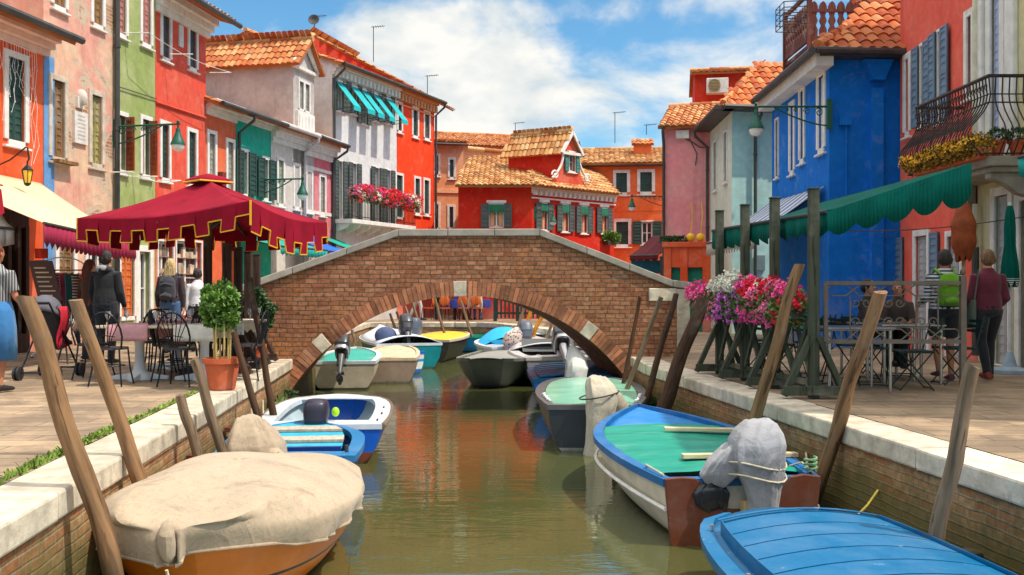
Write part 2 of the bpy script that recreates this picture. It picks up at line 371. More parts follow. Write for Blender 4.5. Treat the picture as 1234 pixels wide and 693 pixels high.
# ------------------------------------------------------------------ the ground, water and canal walls
def paving_mat():
    m, N, L, b = nodes('paving'); g = N.new('ShaderNodeNewGeometry'); ob = g.outputs['Position']
    bt = N.new('ShaderNodeTexBrick'); L.new(ob, bt.inputs['Vector']); bt.inputs['Scale'].default_value = 1; bt.offset = .37
    bt.inputs['Brick Width'].default_value = .95; bt.inputs['Row Height'].default_value = .27; bt.inputs['Mortar Size'].default_value = .008; bt.inputs['Mortar Smooth'].default_value = .3
    bt.inputs['Color1'].default_value = (.37, .265, .17, 1); bt.inputs['Color2'].default_value = (.27, .19, .125, 1); bt.inputs['Mortar'].default_value = (.12, .10, .075, 1)
    n1 = _noise(N, L, ob, 1.1, 9, .72, .5); c = _mix(N, L, _mr(N, L, n1, .38, .64), _mix(N, L, 1.0, bt.outputs['Color'], (.62, .60, .57), 'MULTIPLY'), _mix(N, L, 1.0, bt.outputs['Color'], (1.2, 1.16, 1.08), 'MULTIPLY'))
    n2 = _noise(N, L, _vmul(N, L, ob, (1, 4, 1)), 9, 6, .7); c = _mix(N, L, _mr(N, L, n2, .55, .75, 0, .45), c, (.16, .13, .10))
    L.new(c, b.inputs['Base Color']); b.inputs['Roughness'].default_value = .75
    _bump(N, L, b, _math(N, L, 'SUBTRACT', _math(N, L, 'MULTIPLY', n2, .5), bt.outputs['Fac']), .6, .012)
    return m
PAVE = paving_mat()
EDL = [(LX(-14), -14), (LX(0), 0), (LX(17), 17), (LX(22), 22), (-4.75, 27), (-4.9, 34.2)]
EDR = [(RX(-14), -14), (RX(0), 0), (RX(15.6), 15.6), (RX(15.6)-.03, 17.6), (1.85, 21), (1.75, 24.4), (1.0, 29), (-.5, 33.6), (-1.2, 34.2)]
KW = .4
def inset(pl, side):
    out = []
    for i, p in enumerate(pl):
        a = Vector(pl[max(i-1, 0)]); b = Vector(pl[min(i+1, len(pl)-1)]); t = (b-a).normalized(); n = Vector((-t.y, t.x))*side
        out.append(Vector(p)+n*KW)
    return out
il = inset(EDL, 1); ir = inset(EDR, -1)
gm = MB()
for pl, xo in ((il, -60), (ir, 60)):
    for i in range(len(pl)-1):
        a, b = pl[i], pl[i+1]
        q = [V3(a.x, a.y), V3(b.x, b.y), V3(xo, b.y), V3(xo, a.y)]
        gm.add(q, [(0, 1, 2, 3) if xo < 0 else (3, 2, 1, 0)], .5)
gm.quad(V3(-60, 34.2), V3(60, 34.2), V3(60, 34.6), V3(-60, 34.6)); gm.quad(V3(-600, 34.6), V3(600, 34.6), V3(600, 700), V3(-600, 700))
gm.v = [v+Vector((0, 0, -.004)) for v in gm.v]
# cut the strip over the canal end: it starts behind the far kerb
tag(gm.build('pavement', PAVE), kind='structure')

def water_mat():
    m, N, L, b = nodes('canal_water'); g = N.new('ShaderNodeNewGeometry'); p = g.outputs['Position']
    b.inputs['Roughness'].default_value = .02; b.inputs['IOR'].default_value = 1.85; b.inputs['Specular IOR Level'].default_value = 1.0
    n = _noise(N, L, p, .5, 4); c = _mix(N, L, _mr(N, L, n, .3, .7), (.062, .069, .022), (.086, .094, .032)); L.new(c, b.inputs['Base Color'])
    a = _noise(N, L, _vmul(N, L, p, (1, 3.0, 1)), 1.6, 3, .5, .6); h = _bump(N, L, b, a, .20, .03)
    a2 = _noise(N, L, _vmul(N, L, p, (1, 2.6, 1)), 7, 3, .5, .3); _bump(N, L, b, a2, .13, .008, h)
    return m
wm = MB(); wm.quad(V3(-9, -16, WATER), V3(9, -16, WATER), V3(9, 36, WATER), V3(-9, 36, WATER))
tag(wm.build('canal_water', water_mat()), kind='structure')
bm_ = MB(); bm_.quad(V3(-9, -16, -2.2), V3(9, -16, -2.2), V3(9, 36, -2.2), V3(-9, 36, -2.2)); tag(bm_.build('canal_bed', mt('mud', (.05, .045, .03), .9)), kind='structure')

KERB = mt('kerb_stone', (.56, .475, .36), .85, .24, 5, .6, tint=.16, dirt=(.26, .20, .13), dirtk=.85)
QBR = brick_mat('quay_brick', (.42, .17, .07), (.50, .31, .15), (.40, .30, .18), .25, .072, .01, algae=(-.18, .2, (.105, .10, .028)), patch=(.6, .24, .06), patchk=.5, pale=.5)
def quay(pl, sg, label):
    root = thing('canal_wall', label, 'wall', (pl[-1][0], pl[-1][1], WATER))
    k = MB(); w = MB()
    ins = inset(pl, sg)
    for i in range(len(pl)-1):
        a, b = Vector(pl[i]), Vector(pl[i+1]); L = (b-a).length; t = (b-a)/L; n = Vector((-t.y, t.x))*sg
        ia, ib = ins[i], ins[i+1]
        q = 0
        while q < L-1e-3:
            l = min(R.uniform(1.15, 1.9), L-q)
            if L-q-l < .5: l = L-q
            f0, f1 = q/L, (q+l)/L; g = .009; f0 += g/L; f1 -= g/L
            jz = R.uniform(-.006, .004); jo = R.uniform(-.008, .012)
            o0, o1 = a.lerp(b, f0)-n*(.03+jo), a.lerp(b, f1)-n*(.03+jo); i0, i1 = ia.lerp(ib, f0), ia.lerp(ib, f1)
            vs = [V3(*o0, -.17), V3(*o1, -.17), V3(*i1, -.17), V3(*i0, -.17), V3(*o0, jz), V3(*o1, jz), V3(*i1, jz), V3(*i0, jz)]
            fs = [(0, 3, 2, 1), (4, 5, 6, 7), (0, 1, 5, 4), (2, 3, 7, 6), (1, 2, 6, 5), (3, 0, 4, 7)]
            if sg > 0: pass
            k.add(vs, fs if sg > 0 else [f[::-1] for f in fs]); q += l
        vs = [V3(*a, -2.2), V3(*b, -2.2), V3(*b, -.172), V3(*a, -.172)]
        w.add(vs, [(0, 1, 2, 3)], .5)
        w.add([V3(*(p-n*.02), z) for p, z in ((a, -.172), (b, -.172))]+[V3(*(p+n*.3), -.172) for p in (b, a)], [(0, 1, 2, 3)])
    k.build('kerb_stone', KERB, root, bevel=.02); w.build('brick_facing', QBR, root)
    return root
quay(EDL, 1, 'brick canal wall with pale stone kerb along the left pavement')
quay(EDR, -1, 'brick canal wall with pale stone kerb along the right pavement')
quay([(-4.9, 34.2), (-1.2, 34.2)], 1, 'low brick canal wall with stone kerb closing the far end of the canal')

# moss and grass along the inside of the left kerb
gs = MB(); RG = random.Random(3)
for i in range(2600):
    d = RG.uniform(4.6, 13.5)
    dens = .5+.5*noise.noise(Vector((d*.9, 3.1, 0)))+(.25 if d < 8.5 else -.12)
    if RG.random() > dens: continue
    x = LX(d)-KW-.03+RG.gauss(0, .022)-(.03 if d < 8.5 else 0)*RG.random(); h = RG.uniform(.012, .045)*(1.2 if d < 8.5 else .8); an = RG.uniform(0, 6.28); w_ = RG.uniform(.006, .014)
    c = V3(x, d, -.004); dx = V3(math.cos(an)*w_, math.sin(an)*w_); tip = V3(RG.gauss(0, .02), RG.gauss(0, .02), h)
    gs.add([c-dx, c+dx, c+dx*.6+tip, c-dx*.6+tip], [(0, 1, 2, 3)], RG.random())
tag(gs.build('grass', mt('moss_grass', (.16, .24, .03), .8, .3, 8, 0, tint=.35)), 'short bright green grass growing along the inner edge of the left kerb', 'grass', kind='stuff')

# ------------------------------------------------------------------ the bridge
BRICK = brick_mat('bridge_brick', (.30, .105, .05), (.47, .225, .12), (.17, .10, .065), .21, .076, .010, algae=(-.45, .15, (.10, .07, .03)), patch=(.52, .21, .06), patchk=.7, pale=.35)
COPE = mt('coping_stone', (.34, .30, .25), .85, .18, 4, .3, tint=.1, dirt=(.14, .12, .1), dirtk=.6)
BF = Fr((-.9-.9945*3.62, 17-.1045*3.62), (-.9+.9945*4.0, 17+.1045*4.0))
bridge = thing('bridge', 'arched brick footbridge with pale stone coping spanning the canal', 'bridge', BF.pt(3.6, -1.3, 0))
S0 = 3.62
def prof(s):                       # top of the brickwork below the coping
    pts = [(-3.7, 1.13), (-1.035, 2.10), (1.379, 2.12), (3.72, 1.24), (4.1, 1.2)]
    for (a, za), (b, zb) in zip(pts, pts[1:]):
        if s <= b: return za+(zb-za)*(s-a)/(b-a)
    return pts[-1][1]
AC, AR, AZ = .085, 3.47, 1.06-3.47
def arch(s):
    q = AR*AR-(s-AC)**2
    return AZ+math.sqrt(q) if q > 0 else -9
def body(v, w):
    m = MB(); n = 110
    for i in range(n):
        a = -S0+(4.0+S0)*i/n; b = -S0+(4.0+S0)*(i+1)/n
        za, zb = max(arch(a), -1.7), max(arch(b), -1.7)
        if za < prof(a)-.02:
            m.add([BF.pt(a+S0, v, za), BF.pt(b+S0, v, zb), BF.pt(b+S0, v, prof(b)), BF.pt(a+S0, v, prof(a))], [(0, 1, 2, 3)], .5)
            m.add([BF.pt(a+S0, v-w, za), BF.pt(b+S0, v-w, zb), BF.pt(b+S0, v-w, prof(b)), BF.pt(a+S0, v-w, prof(a))], [(3, 2, 1, 0)], .5)
            m.add([BF.pt(a+S0, v, za), BF.pt(b+S0, v, zb), BF.pt(b+S0, v-w, zb), BF.pt(a+S0, v-w, za)], [(3, 2, 1, 0)], .5)
            m.add([BF.pt(a+S0, v, prof(a)), BF.pt(b+S0, v, prof(b)), BF.pt(b+S0, v-w, prof(b)), BF.pt(a+S0, v-w, prof(a))], [(0, 1, 2, 3)], .5)
    for s_ in (-S0, 4.0): m.add([BF.pt(s_+S0, v, -1.7), BF.pt(s_+S0, v-w, -1.7), BF.pt(s_+S0, v-w, prof(s_)), BF.pt(s_+S0, v, prof(s_))], [(0, 1, 2, 3)], .5)
    return m
body(0, .32).build('parapet', BRICK, bridge); body(-2.5, .32).build('parapet', BRICK, bridge)
m = MB(); n = 60                     # vault and deck between the parapets
for i in range(n):
    a = -3.0+6.1*i/n; b = -3.0+6.1*(i+1)/n
    za, zb = max(arch(a), -1.7), max(arch(b), -1.7)
    m.add([BF.pt(a+S0, -.31, za), BF.pt(b+S0, -.31, zb), BF.pt(b+S0, -2.51, zb), BF.pt(a+S0, -2.51, za)], [(3, 2, 1, 0)], .5)
m.build('vault', BRICK, bridge)
m = MB()
for i in range(26):                  # stepped deck
    a = -3.5+7.4*i/26; b = a+7.4/26; c = (a+b)/2
    z = min(1.32, prof(c)-.85); z = max(z, .02)
    m.fbox(BF, a+S0, b+S0-.004, -2.5, -.32, z-.2, z)
m.build('deck_steps', KERB, bridge)
def arch_pieces(m, mat_, root_):
    # four runs of voussoirs between the pale blocks
    n8 = 8; segs = {}
    for i in range(0, len(m.v), n8):
        c = sum(m.v[i:i+n8], Vector())/n8; s_ = (c-BF.A).dot(BF.U)-S0-AC; t = math.degrees(math.atan2(c.z-AZ, s_)); k = sum(t > q for q in (53, 91.2, 132)); segs.setdefault(k, MB()).add(m.v[i:i+n8], [tuple(x-i for x in f) for f in m.f[i//n8*6:i//n8*6+6]], m.t[i//n8*6])
    for k in segs: segs[k].build('arch_ring', mat_, root_)
m = MB(); RB = random.Random(11)     # two rings of radial bricks and three pale blocks
a0, a1 = math.radians(32), math.radians(148.5)
for ring, (r0, r1, v) in enumerate(((AR-.004, AR+.25, .010),)):
    nb = 92
    for i in range(nb):
        t0 = a0+(a1-a0)*(i+.06)/nb; t1 = a0+(a1-a0)*(i+.94)/nb; tm = math.degrees((t0+t1)/2)
        if any(abs(tm-q) < 1.9 for q in (53, 91.2, 132)): continue
        vs = []
        for vv in (v+RB.uniform(-.004, .006), -.05):
            for (r, t) in ((r0, t0), (r1, t0), (r1, t1), (r0, t1)): vs.append(BF.pt(AC+S0+math.cos(t)*r, vv, AZ+math.sin(t)*r))
        m.add(vs, [(0, 3, 2, 1), (4, 5, 6, 7), (0, 1, 5, 4), (1, 2, 6, 5), (2, 3, 7, 6), (3, 0, 4, 7)], RB.random())
arch_pieces(m, mt('arch_brick', (.36, .135, .065), .85, .25, 6, .5, tint=.45, dirt=(.5, .32, .2), dirtk=.5), bridge)
for q in (53, 91.2, 132):
    m = MB(); vs = []; t0, t1 = math.radians(q-1.75), math.radians(q+1.75)
    for vv in (.016, -.05):
        for (r, t) in ((AR-.01, t0), (AR+.25, t0), (AR+.25, t1), (AR-.01, t1)): vs.append(BF.pt(AC+S0+math.cos(t)*r, vv, AZ+math.sin(t)*r))
    m.add(vs, [(0, 3, 2, 1), (4, 5, 6, 7), (0, 1, 5, 4), (1, 2, 6, 5), (2, 3, 7, 6), (3, 0, 4, 7)])
    m.build('keystone', KERB, bridge, bevel=.01)
for vv in (.05, -2.45):
    m = MB(); brk = [-3.66, -2.8, -1.9, -1.035, -.2, .6, 1.379, 2.2, 2.95, 3.72, 4.06]
    for a, b in zip(brk, brk[1:]):
        za, zb = prof(a), prof(b); a_ = a+.004; b_ = b-.004
        vs = [BF.pt(u+S0, v, z) for v in (vv, vv-.42) for (u, z) in ((a_, za-.03), (b_, zb-.03), (b_, zb+.09), (a_, za+.09))]
        m.add(vs, [(0, 1, 2, 3), (7, 6, 5, 4), (0, 4, 5, 1), (3, 2, 6, 7), (1, 5, 6, 2), (0, 3, 7, 4)])
    m.build('coping_stone', COPE, bridge, bevel=.012)
m = MB(); m.fbox(BF, 3.80+S0, 4.03+S0, -.35, .035, -.2, prof(4)-.035); m.fbox(BF, 3.30+S0, 3.795+S0, -.1, .03, prof(3.5)-.36, prof(3.7)-.06)
m.build('end_pillar', KERB, bridge, bevel=.012)
m = MB(); m.fbox(BF, -3.55+S0, -3.2+S0, -.2, .025, .78, 1.02); m.build('pale_block', KERB, bridge, bevel=.05)

# ------------------------------------------------------------------ building kit
def wall_panel(mb, fr, u0, u1, z0, z1, holes, rev=.16, tint=.5):
    us = sorted({u0, u1, *[h[0] for h in holes], *[h[1] for h in holes]}); zs = sorted({z0, z1, *[h[2] for h in holes], *[h[3] for h in holes]})
    us = [u for u in us if u0 <= u <= u1]; zs = [z for z in zs if z0 <= z <= z1]
    for a, b in zip(us, us[1:]):
        for c, d in zip(zs, zs[1:]):
            um, zm = (a+b)/2, (c+d)/2
            if any(h[0] < um < h[1] and h[2] < zm < h[3] for h in holes): continue
            mb.add([fr.pt(a, 0, c), fr.pt(b, 0, c), fr.pt(b, 0, d), fr.pt(a, 0, d)], [(0, 1, 2, 3)], tint)
    for (a, b, c, d) in holes:
        P = [fr.pt(a, 0, c), fr.pt(b, 0, c), fr.pt(b, 0, d), fr.pt(a, 0, d)]; Q = [p-fr.N*rev for p in P]
        for i in range(4):
            j = (i+1) % 4; mb.add([P[j], P[i], Q[i], Q[j]], [(0, 1, 2, 3)], tint)
def tile_roof(mb, pts, tw=.2, tl=.34, amp=.052, seed=1, under=.03):
    rr = random.Random(seed); P = [Vector(p) for p in pts]; a, b = P[0], P[1]; u = (b-a).normalized()
    n = None
    for q in P[2:]:
        k = u.cross(q-a)
        if k.length > 1e-3: n = k.normalized(); break
    if n.z < 0: n = -n
    s = n.cross(u)
    if s.z < 0: s = -s
    poly = [((q-a).dot(u), (q-a).dot(s)) for q in P]
    def inside(x, y):
        c = False; j = len(poly)-1
        for i in range(len(poly)):
            xi, yi = poly[i]; xj, yj = poly[j]
            if (yi > y) != (yj > y) and x < (xj-xi)*(y-yi)/(yj-yi)+xi: c = not c
            j = i
        return c
    x0, x1 = min(p[0] for p in poly), max(p[0] for p in poly); y1 = max(p[1] for p in poly)
    nx = max(1, round((x1-x0)/tw)); tw = (x1-x0)/nx; ny = max(1, math.ceil(y1/tl))
    K = 6
    for j in range(ny):
        for i in range(nx):
            cx_, cy_ = x0+(i+.5)*tw, (j+.5)*tl
            if not (inside(cx_, min(cy_, y1-1e-3)) or inside(cx_, j*tl+.03)): continue
            off = rr.gauss(0, .008); lift = rr.gauss(.022, .006); sk = rr.gauss(0, .008); tt = rr.random(); ya = j*tl-.045+off; yb = (j+1)*tl+.0
            vs = []
            for (yy, ex, dd) in ((ya, lift, 1.0), (yb, 0, .86)):
                for k in range(K):
                    f = k/(K-1); x = (f-.5)*tw*1.06*dd+cx_+(sk if yy == ya else 0); h = math.sin(PI*f)*amp*dd+ex
                    vs.append(a+u*x+s*yy+n*h)
            for k in range(K):
                f = k/(K-1); vs.append(a+u*((f-.5)*tw*1.02+cx_+sk)+s*(ya+.012)+n*(math.sin(PI*f)*amp*.6-.012))
            fs = [(k, k+1, K+k+1, K+k) for k in range(K-1)]+[(2*K+k, 2*K+k+1, k+1, k) for k in range(K-1)]
            mb.add(vs, fs, tt)
    P = [p-n*(p-a).dot(n) for p in P]; mb.add([p+n*-under*.2 for p in P], [tuple(range(len(P)))], .35)
    mb.add([p-n*(under+.05) for p in P], [tuple(range(len(P)))[::-1]], .1)
    m = len(P)
    for i in range(m):
        j = (i+1) % m; mb.add([P[i]+n*-under*.2, P[j]+n*-under*.2, P[j]-n*(under+.05), P[i]-n*(under+.05)], [(0, 3, 2, 1)], .2)
def ridge(mb, a, b, r=.1, seed=2):
    a, b = Vector(a), Vector(b); L = (b-a).length; n = max(1, round(L/.36)); rr = random.Random(seed)
    for i in range(n):
        p, q = a.lerp(b, i/n), a.lerp(b, min(1, (i+1.12)/n))
        mb.tube([p, q], [(r*1.08, r*.95), (r*.9, r*.8)], 8, True, side=(0, 0, 1), tint=rr.random())
TO = tile_mat('roof_tile_orange', S(180, 94, 50), S(208, 132, 78), S(226, 170, 116))
TP = tile_mat('roof_tile_pale', S(178, 112, 62), S(206, 148, 88), S(226, 188, 134))
TB = tile_mat('roof_tile_bright', S(176, 80, 40), S(206, 110, 56), S(222, 148, 92))
def shutter(root, fr, u0, u1, z0, z1, v, mat, th=.035, part='shutter'):
    m = MB(); m.fbox(fr, u0, u1, v-th*.5, v+th*.2, z0, z1, .3)
    n = max(3, int((z1-z0)/.13)); w = (u1-u0)
    for (a, b) in ((u0, u0+w*.16), (u1-w*.16, u1)): m.fbox(fr, a, b, v-th*.5, v+th*.6, z0-.004, z1+.004, .6)
    for k in range(3): zz = z0+(z1-z0)*(k*.5); m.fbox(fr, u0+w*.12, u1-w*.12, v, v+th*.56, zz-(.03 if k else 0), zz+(.05 if k < 2 else 0), .55)
    for k in range(n):
        zz = z0+(z1-z0)*(k+.5)/n; m.add([fr.pt(u0+w*.14, v+th*.2, zz+.045), fr.pt(u1-w*.14, v+th*.2, zz+.045), fr.pt(u1-w*.14, v+th*.55, zz-.035), fr.pt(u0+w*.14, v+th*.55, zz-.035)], [(0, 3, 2, 1)], .5)
    return m.build(part, mat, root)
def window(root, fr, box, style='closed', mat=None, frame=WHITE, fw=.1, sill=True, hood=0, sw=None):
    """box = (u0, u1, z0, z1) of the opening; style: closed / open shutters / glass / half"""
    u0, u1, z0, z1 = box; mat = mat or GREENSH; W_ = u1-u0
    m = MB(); pr = .035
    for (a, b, c, d) in ((u0-fw, u0, z0, z1+fw), (u1, u1+fw, z0, z1+fw), (u0, u1, z1, z1+fw)): m.fbox(fr, a, b, -.1, pr, c, d, .5)
    m.fbox(fr, u0, u1, -.12, pr, z0-fw*.9, z0-.001, .5)
    w = m.build('window', frame, root, bevel=.008)
    if sill:
        s = MB(); s.fbox(fr, u0-fw-.02, u1+fw+.02, -.02, .075, z0-fw*.9-.045, z0-fw*.9-.002, .5); s.build('sill', frame, w, bevel=.01)
    g = MB(); g.fbox(fr, u0, u1, -.155, -.145, z0, z1, .5); g.build('pane', GLASS, w)
    if style in ('open', 'glass', 'half'):
        c = MB(); c.fbox(fr, u0, u0+.05, -.144, -.1, z0, z1); c.fbox(fr, u1-.05, u1, -.144, -.1, z0, z1); c.fbox(fr, (u0+u1)/2-.03, (u0+u1)/2+.03, -.144, -.095, z0, z1)
        c.fbox(fr, u0+.05, u1-.05, -.143, -.105, z1-.05, z1); c.fbox(fr, u0+.05, u1-.05, -.143, -.105, z0, z0+.06); c.fbox(fr, u0+.05, u1-.05, -.142, -.11, (z0+z1)/2-.015, (z0+z1)/2+.015)
        c.build('sash', WHITE, w)
    h = sw or W_/2
    if style == 'closed':
        shutter(w, fr, u0+.005, (u0+u1)/2-.006, z0+.01, z1-.01, -.06, mat); shutter(w, fr, (u0+u1)/2+.006, u1-.005, z0+.01, z1-.01, -.06, mat)
    elif style == 'open':
        shutter(w, fr, u0-h-.01, u0-.01, z0-.02, z1+.02, pr+.03, mat); shutter(w, fr, u1+.01, u1+h+.01, z0-.02, z1+.02, pr+.03, mat)
    elif style == 'half':
        shutter(w, fr, u0+.005, (u0+u1)/2-.006, z0+.01, z1-.01, -.06, mat)
        # the other leaf stands out at a right angle to the wall
        q = MB(); q.fbox(fr, u1-.02, u1+.02, 0.03, .03+W_/2, z0, z1, .4)
        for k in range(10): zz = z0+(z1-z0)*(k+.5)/10; q.fbox(fr, u1-.03, u1-.018, .06, W_/2, zz-.03, zz+.02, .7)
        q.build('shutter', mat, w)
    return w
def pxbox(fr, b, mn=.0):
    x0, x1, yt, yb = b; u0, u1 = fr.u(x0), fr.u(x1); xm = (x0+x1)/2
    return (u0, u1, fr.z(xm, yb), fr.z(xm, yt))
def gutter(root, fr, u0, u1, v, z, r=.06, pipe=None, zb=0.3, mat=None, slope=0):
    m = MB(); m.tube([fr.pt(u0, v, z), fr.pt(u1, v, z+slope)], r, 8); m.build('gutter', mat or GUTTER, root, smooth=40)
    if pipe is not None:
        m = MB(); P = [fr.pt(pipe, v, z-.02), fr.pt(pipe, v-.02, z-.18), fr.pt(pipe, .08, z-.5), fr.pt(pipe, .08, zb)]
        m.tube(P, .045, 8)
        zz = z-1.2
        while zz > zb: m.tube([fr.pt(pipe, .08, zz), fr.pt(pipe, .08, zz+.05)], .056, 8); zz -= 1.7
        m.build('downpipe', mat or GUTTER, root, smooth=40)
def cornice(root, fr, u0, u1, z1, h=.35, out=.3, mat=None, dent=False, part='cornice'):
    m = MB(); n = 4
    for k in range(n): m.fbox(fr, u0, u1, -.01, out*(k+1)/n*(.75+.25*k/n), z1-h+h*k/n+.001*k, z1-h+h*(k+1)/n, .5)
    if dent:
        c = int((u1-u0)/.26)
        for i in range(c): a = u0+(u1-u0)*(i+.25)/c; m.fbox(fr, a, a+.13, 0, out*.55, z1-h*.9-.1, z1-h*.62, .5)
        m.fbox(fr, u0, u1, -.01, out*.2, z1-h-.2, z1-h-.14, .5)
    return m.build(part, mat or WHITE, root, bevel=.01)
def shell(root, fr, L, depth, ztop, mat, holes, z0=0.0, rise=0, gable=True, part='wall'):
    """facade with real openings, side walls (gabled when rise > 0), back wall and top"""
    m = MB(); wall_panel(m, fr, 0, L, z0, ztop, holes)
    for u in (0, L):
        q = [fr.pt(u, 0, z0), fr.pt(u, 0, ztop)]+([fr.pt(u, -depth/2, ztop+rise)] if rise and gable else [])+[fr.pt(u, -depth, ztop), fr.pt(u, -depth, z0)]
        m.add(q, [tuple(range(len(q))) if u == 0 else tuple(range(len(q)))[::-1]], .5)
    m.add([fr.pt(0, -depth, z0), fr.pt(0, -depth, ztop), fr.pt(L, -depth, ztop), fr.pt(L, -depth, z0)], [(0, 1, 2, 3)], .5)
    if not rise: m.add([fr.pt(0, 0, ztop), fr.pt(L, 0, ztop), fr.pt(L, -depth, ztop), fr.pt(0, -depth, ztop)], [(0, 1, 2, 3)], .5)
    return m.build(part, mat, root)
def roof2(root, fr, L, depth, z, rise, ov=.4, sx=.12, mat=None, seed=1, tw=.2):
    m = MB(); zs = z-rise*ov/(depth/2)
    tile_roof(m, [fr.pt(-sx, ov, zs), fr.pt(L+sx, ov, zs), fr.pt(L+sx, -depth/2, z+rise), fr.pt(-sx, -depth/2, z+rise)], seed=seed, tw=tw)
    m.add([fr.pt(-sx, -depth/2, z+rise), fr.pt(L+sx, -depth/2, z+rise), fr.pt(L+sx, -depth-ov, zs), fr.pt(-sx, -depth-ov, zs)], [(0, 1, 2, 3)], .4)
    ridge(m, fr.pt(-sx, -depth/2, z+rise+.02), fr.pt(L+sx, -depth/2, z+rise+.02))
    return m.build('roof', mat or TO, root, smooth=50)
def house(name, label, A, B, depth, ztop, mat, wins=(), rise=1.2, ov=.4, roofmat=None, seed=1, roof=True, cat='house', tw=.2):
    fr = Fr(A, B); c = fr.pt(fr.L/2, -depth/2, 0); root = thing(name, label, cat, c)
    bx = [pxbox(fr, w[0]) for w in wins]
    shell(root, fr, fr.L, depth, ztop, mat, bx, rise=rise if roof else 0)
    for w, b in zip(wins, bx): window(root, fr, b, **w[1])
    if roof: roof2(root, fr, fr.L, depth, ztop, rise, ov, mat=roofmat, seed=seed, tw=tw)
    return root, fr
# ------------------------------------------------------------------ left row of houses
P1, D1 = (-8.2, 24.5), (.1525, 1); P2, D2 = (-7.98, 26), (.2385, 1)
h1 = lambda x: hit(x, P1, D1)
h2 = lambda x: hit(x, P2, D2)
# orange house at the left edge
root, fr = house('orange_house', 'bright orange house at the left edge with icicle lights round its window', h1(-90), h1(52), 7, 6.2, plaster('pl_orange_a', S(226, 88, 42), S(232, 120, 80), .3),
    [((9, 29, 71, 170), dict(style='closed', mat=GREENSH, fw=.12))], rise=1.5, ov=.62, roofmat=TO, seed=5)
cornice(root, fr, -.02, fr.L+.1, 6.12, .46, .5, mt('pink_cornice', S(222, 190, 180), .8, .1, 4, .2))
gutter(root, fr, -.2, fr.L+.25, .66, 5.98, .075)
# fairy lights: thin white strings hanging round the window
fl = MB(); rr = random.Random(4); u0, u1 = fr.u(-4), fr.u(40); zt = fr.z(20, 56)
for i in range(15):
    u = u0+(u1-u0)*i/14; ln = rr.uniform(.7, 1.5) if i < 12 else rr.uniform(1.8, 2.2)
    pts = [fr.pt(u+rr.uniform(-.02, .02)*k, .06+rr.uniform(0, .02), zt-ln*k/6) for k in range(7)]
    fl.tube(pts, .0035, 4)
    for k in range(1, 7): fl.ball(pts[k], .010, 5, 4)
fl.tube([fr.pt(u0, .06, zt), fr.pt(u1, .06, zt-.02)], .008, 4)
tag(fl.build('fairy_lights', mt('cord_white', (.8, .78, .74), .4, .05)), 'white icicle fairy lights hanging over the window of the orange house', 'fairy lights')
LANT_FR = fr
# faded pink house with the blue strip at its left corner
PEEL = plaster('pl_peeling', S(222, 158, 140), S(224, 190, 158), .85, brick=.42, under=(.56, .43, .31), streak=.4)
root, fr = house('peeling_pink_house', 'weathered pink house with peeling plaster and a carved stone plaque', h1(52.4), h1(137), 8, 9.6, PEEL,
    [((62, 77, 98, 190), dict(style='closed', mat=wood('old_shutter', S(150, 112, 70), S(104, 76, 46)), frame=mt('worn_stone', (.55, .46, .36), .85, .2, 5, .3), fw=.11)),
     ((110, 122, 116, 198), dict(style='closed', mat=wood('olive_shutter', S(168, 158, 92), S(120, 110, 66)), frame=mt('worn_stone', (.55, .46, .36)), fw=.11)),
     ((64, 78, -30, 8), dict(style='closed', mat=wood('old_shutter', 0, 0), fw=.1)), ((112, 123, -30, 30), dict(style='closed', mat=wood('old_shutter', 0, 0), fw=.1)),
     ((70, 88, 290, 384), dict(style='closed', mat=wood('old_shutter', 0, 0), sill=False, fw=.12)), ((105, 124, 296, 376), dict(style='glass', sill=False, fw=.1))], rise=1.0, seed=8)
m = MB(); m.fbox(fr, .0, .33, 0, .012, 0, fr.z(55, 67)); m.build('blue_corner_strip', plaster('pl_skyblue', S(96, 150, 205)), root)
pu0, pu1 = fr.u(87), fr.u(103); m = MB(); m.fbox(fr, pu0, pu1, 0, .06, fr.z(95, 174), fr.z(95, 136), .5)
for k in range(7):
    zz = fr.z(95, 169-k*4.6); n_ = 8
    for j in range(n_): a = pu0+.1+(pu1-pu0-.2)*j/n_; m.fbox(fr, a, a+(pu1-pu0)*.07, .06, .064, zz, zz+.035, .1)
pq = m.build('plaque', mt('plaque_stone', (.66, .6, .54), .8, .12, 6, .3, tint=.3), root, bevel=.006)
m = MB(); m.fbox(fr, fr.u(91), fr.u(99), 0, .05, fr.z(95, 131), fr.z(95, 118), .5); m.ball(fr.pt(fr.u(95), .05, fr.z(95, 118)), (.13, .06, .17), 12, 8, .5)
m.ball(fr.pt(fr.u(95), .09, fr.z(95, 122)), (.06, .05, .11), 8, 6, .1); m.build('niche_relief', mt('plaque_stone', (.66, .6, .54)), root, smooth=40)
m = MB(); m.fbox(fr, fr.u(60), fr.u(84), 0, .2, fr.z(70, 198), fr.z(70, 194)); m.build('window_ledge', wood('old_shutter', 0, 0), root)
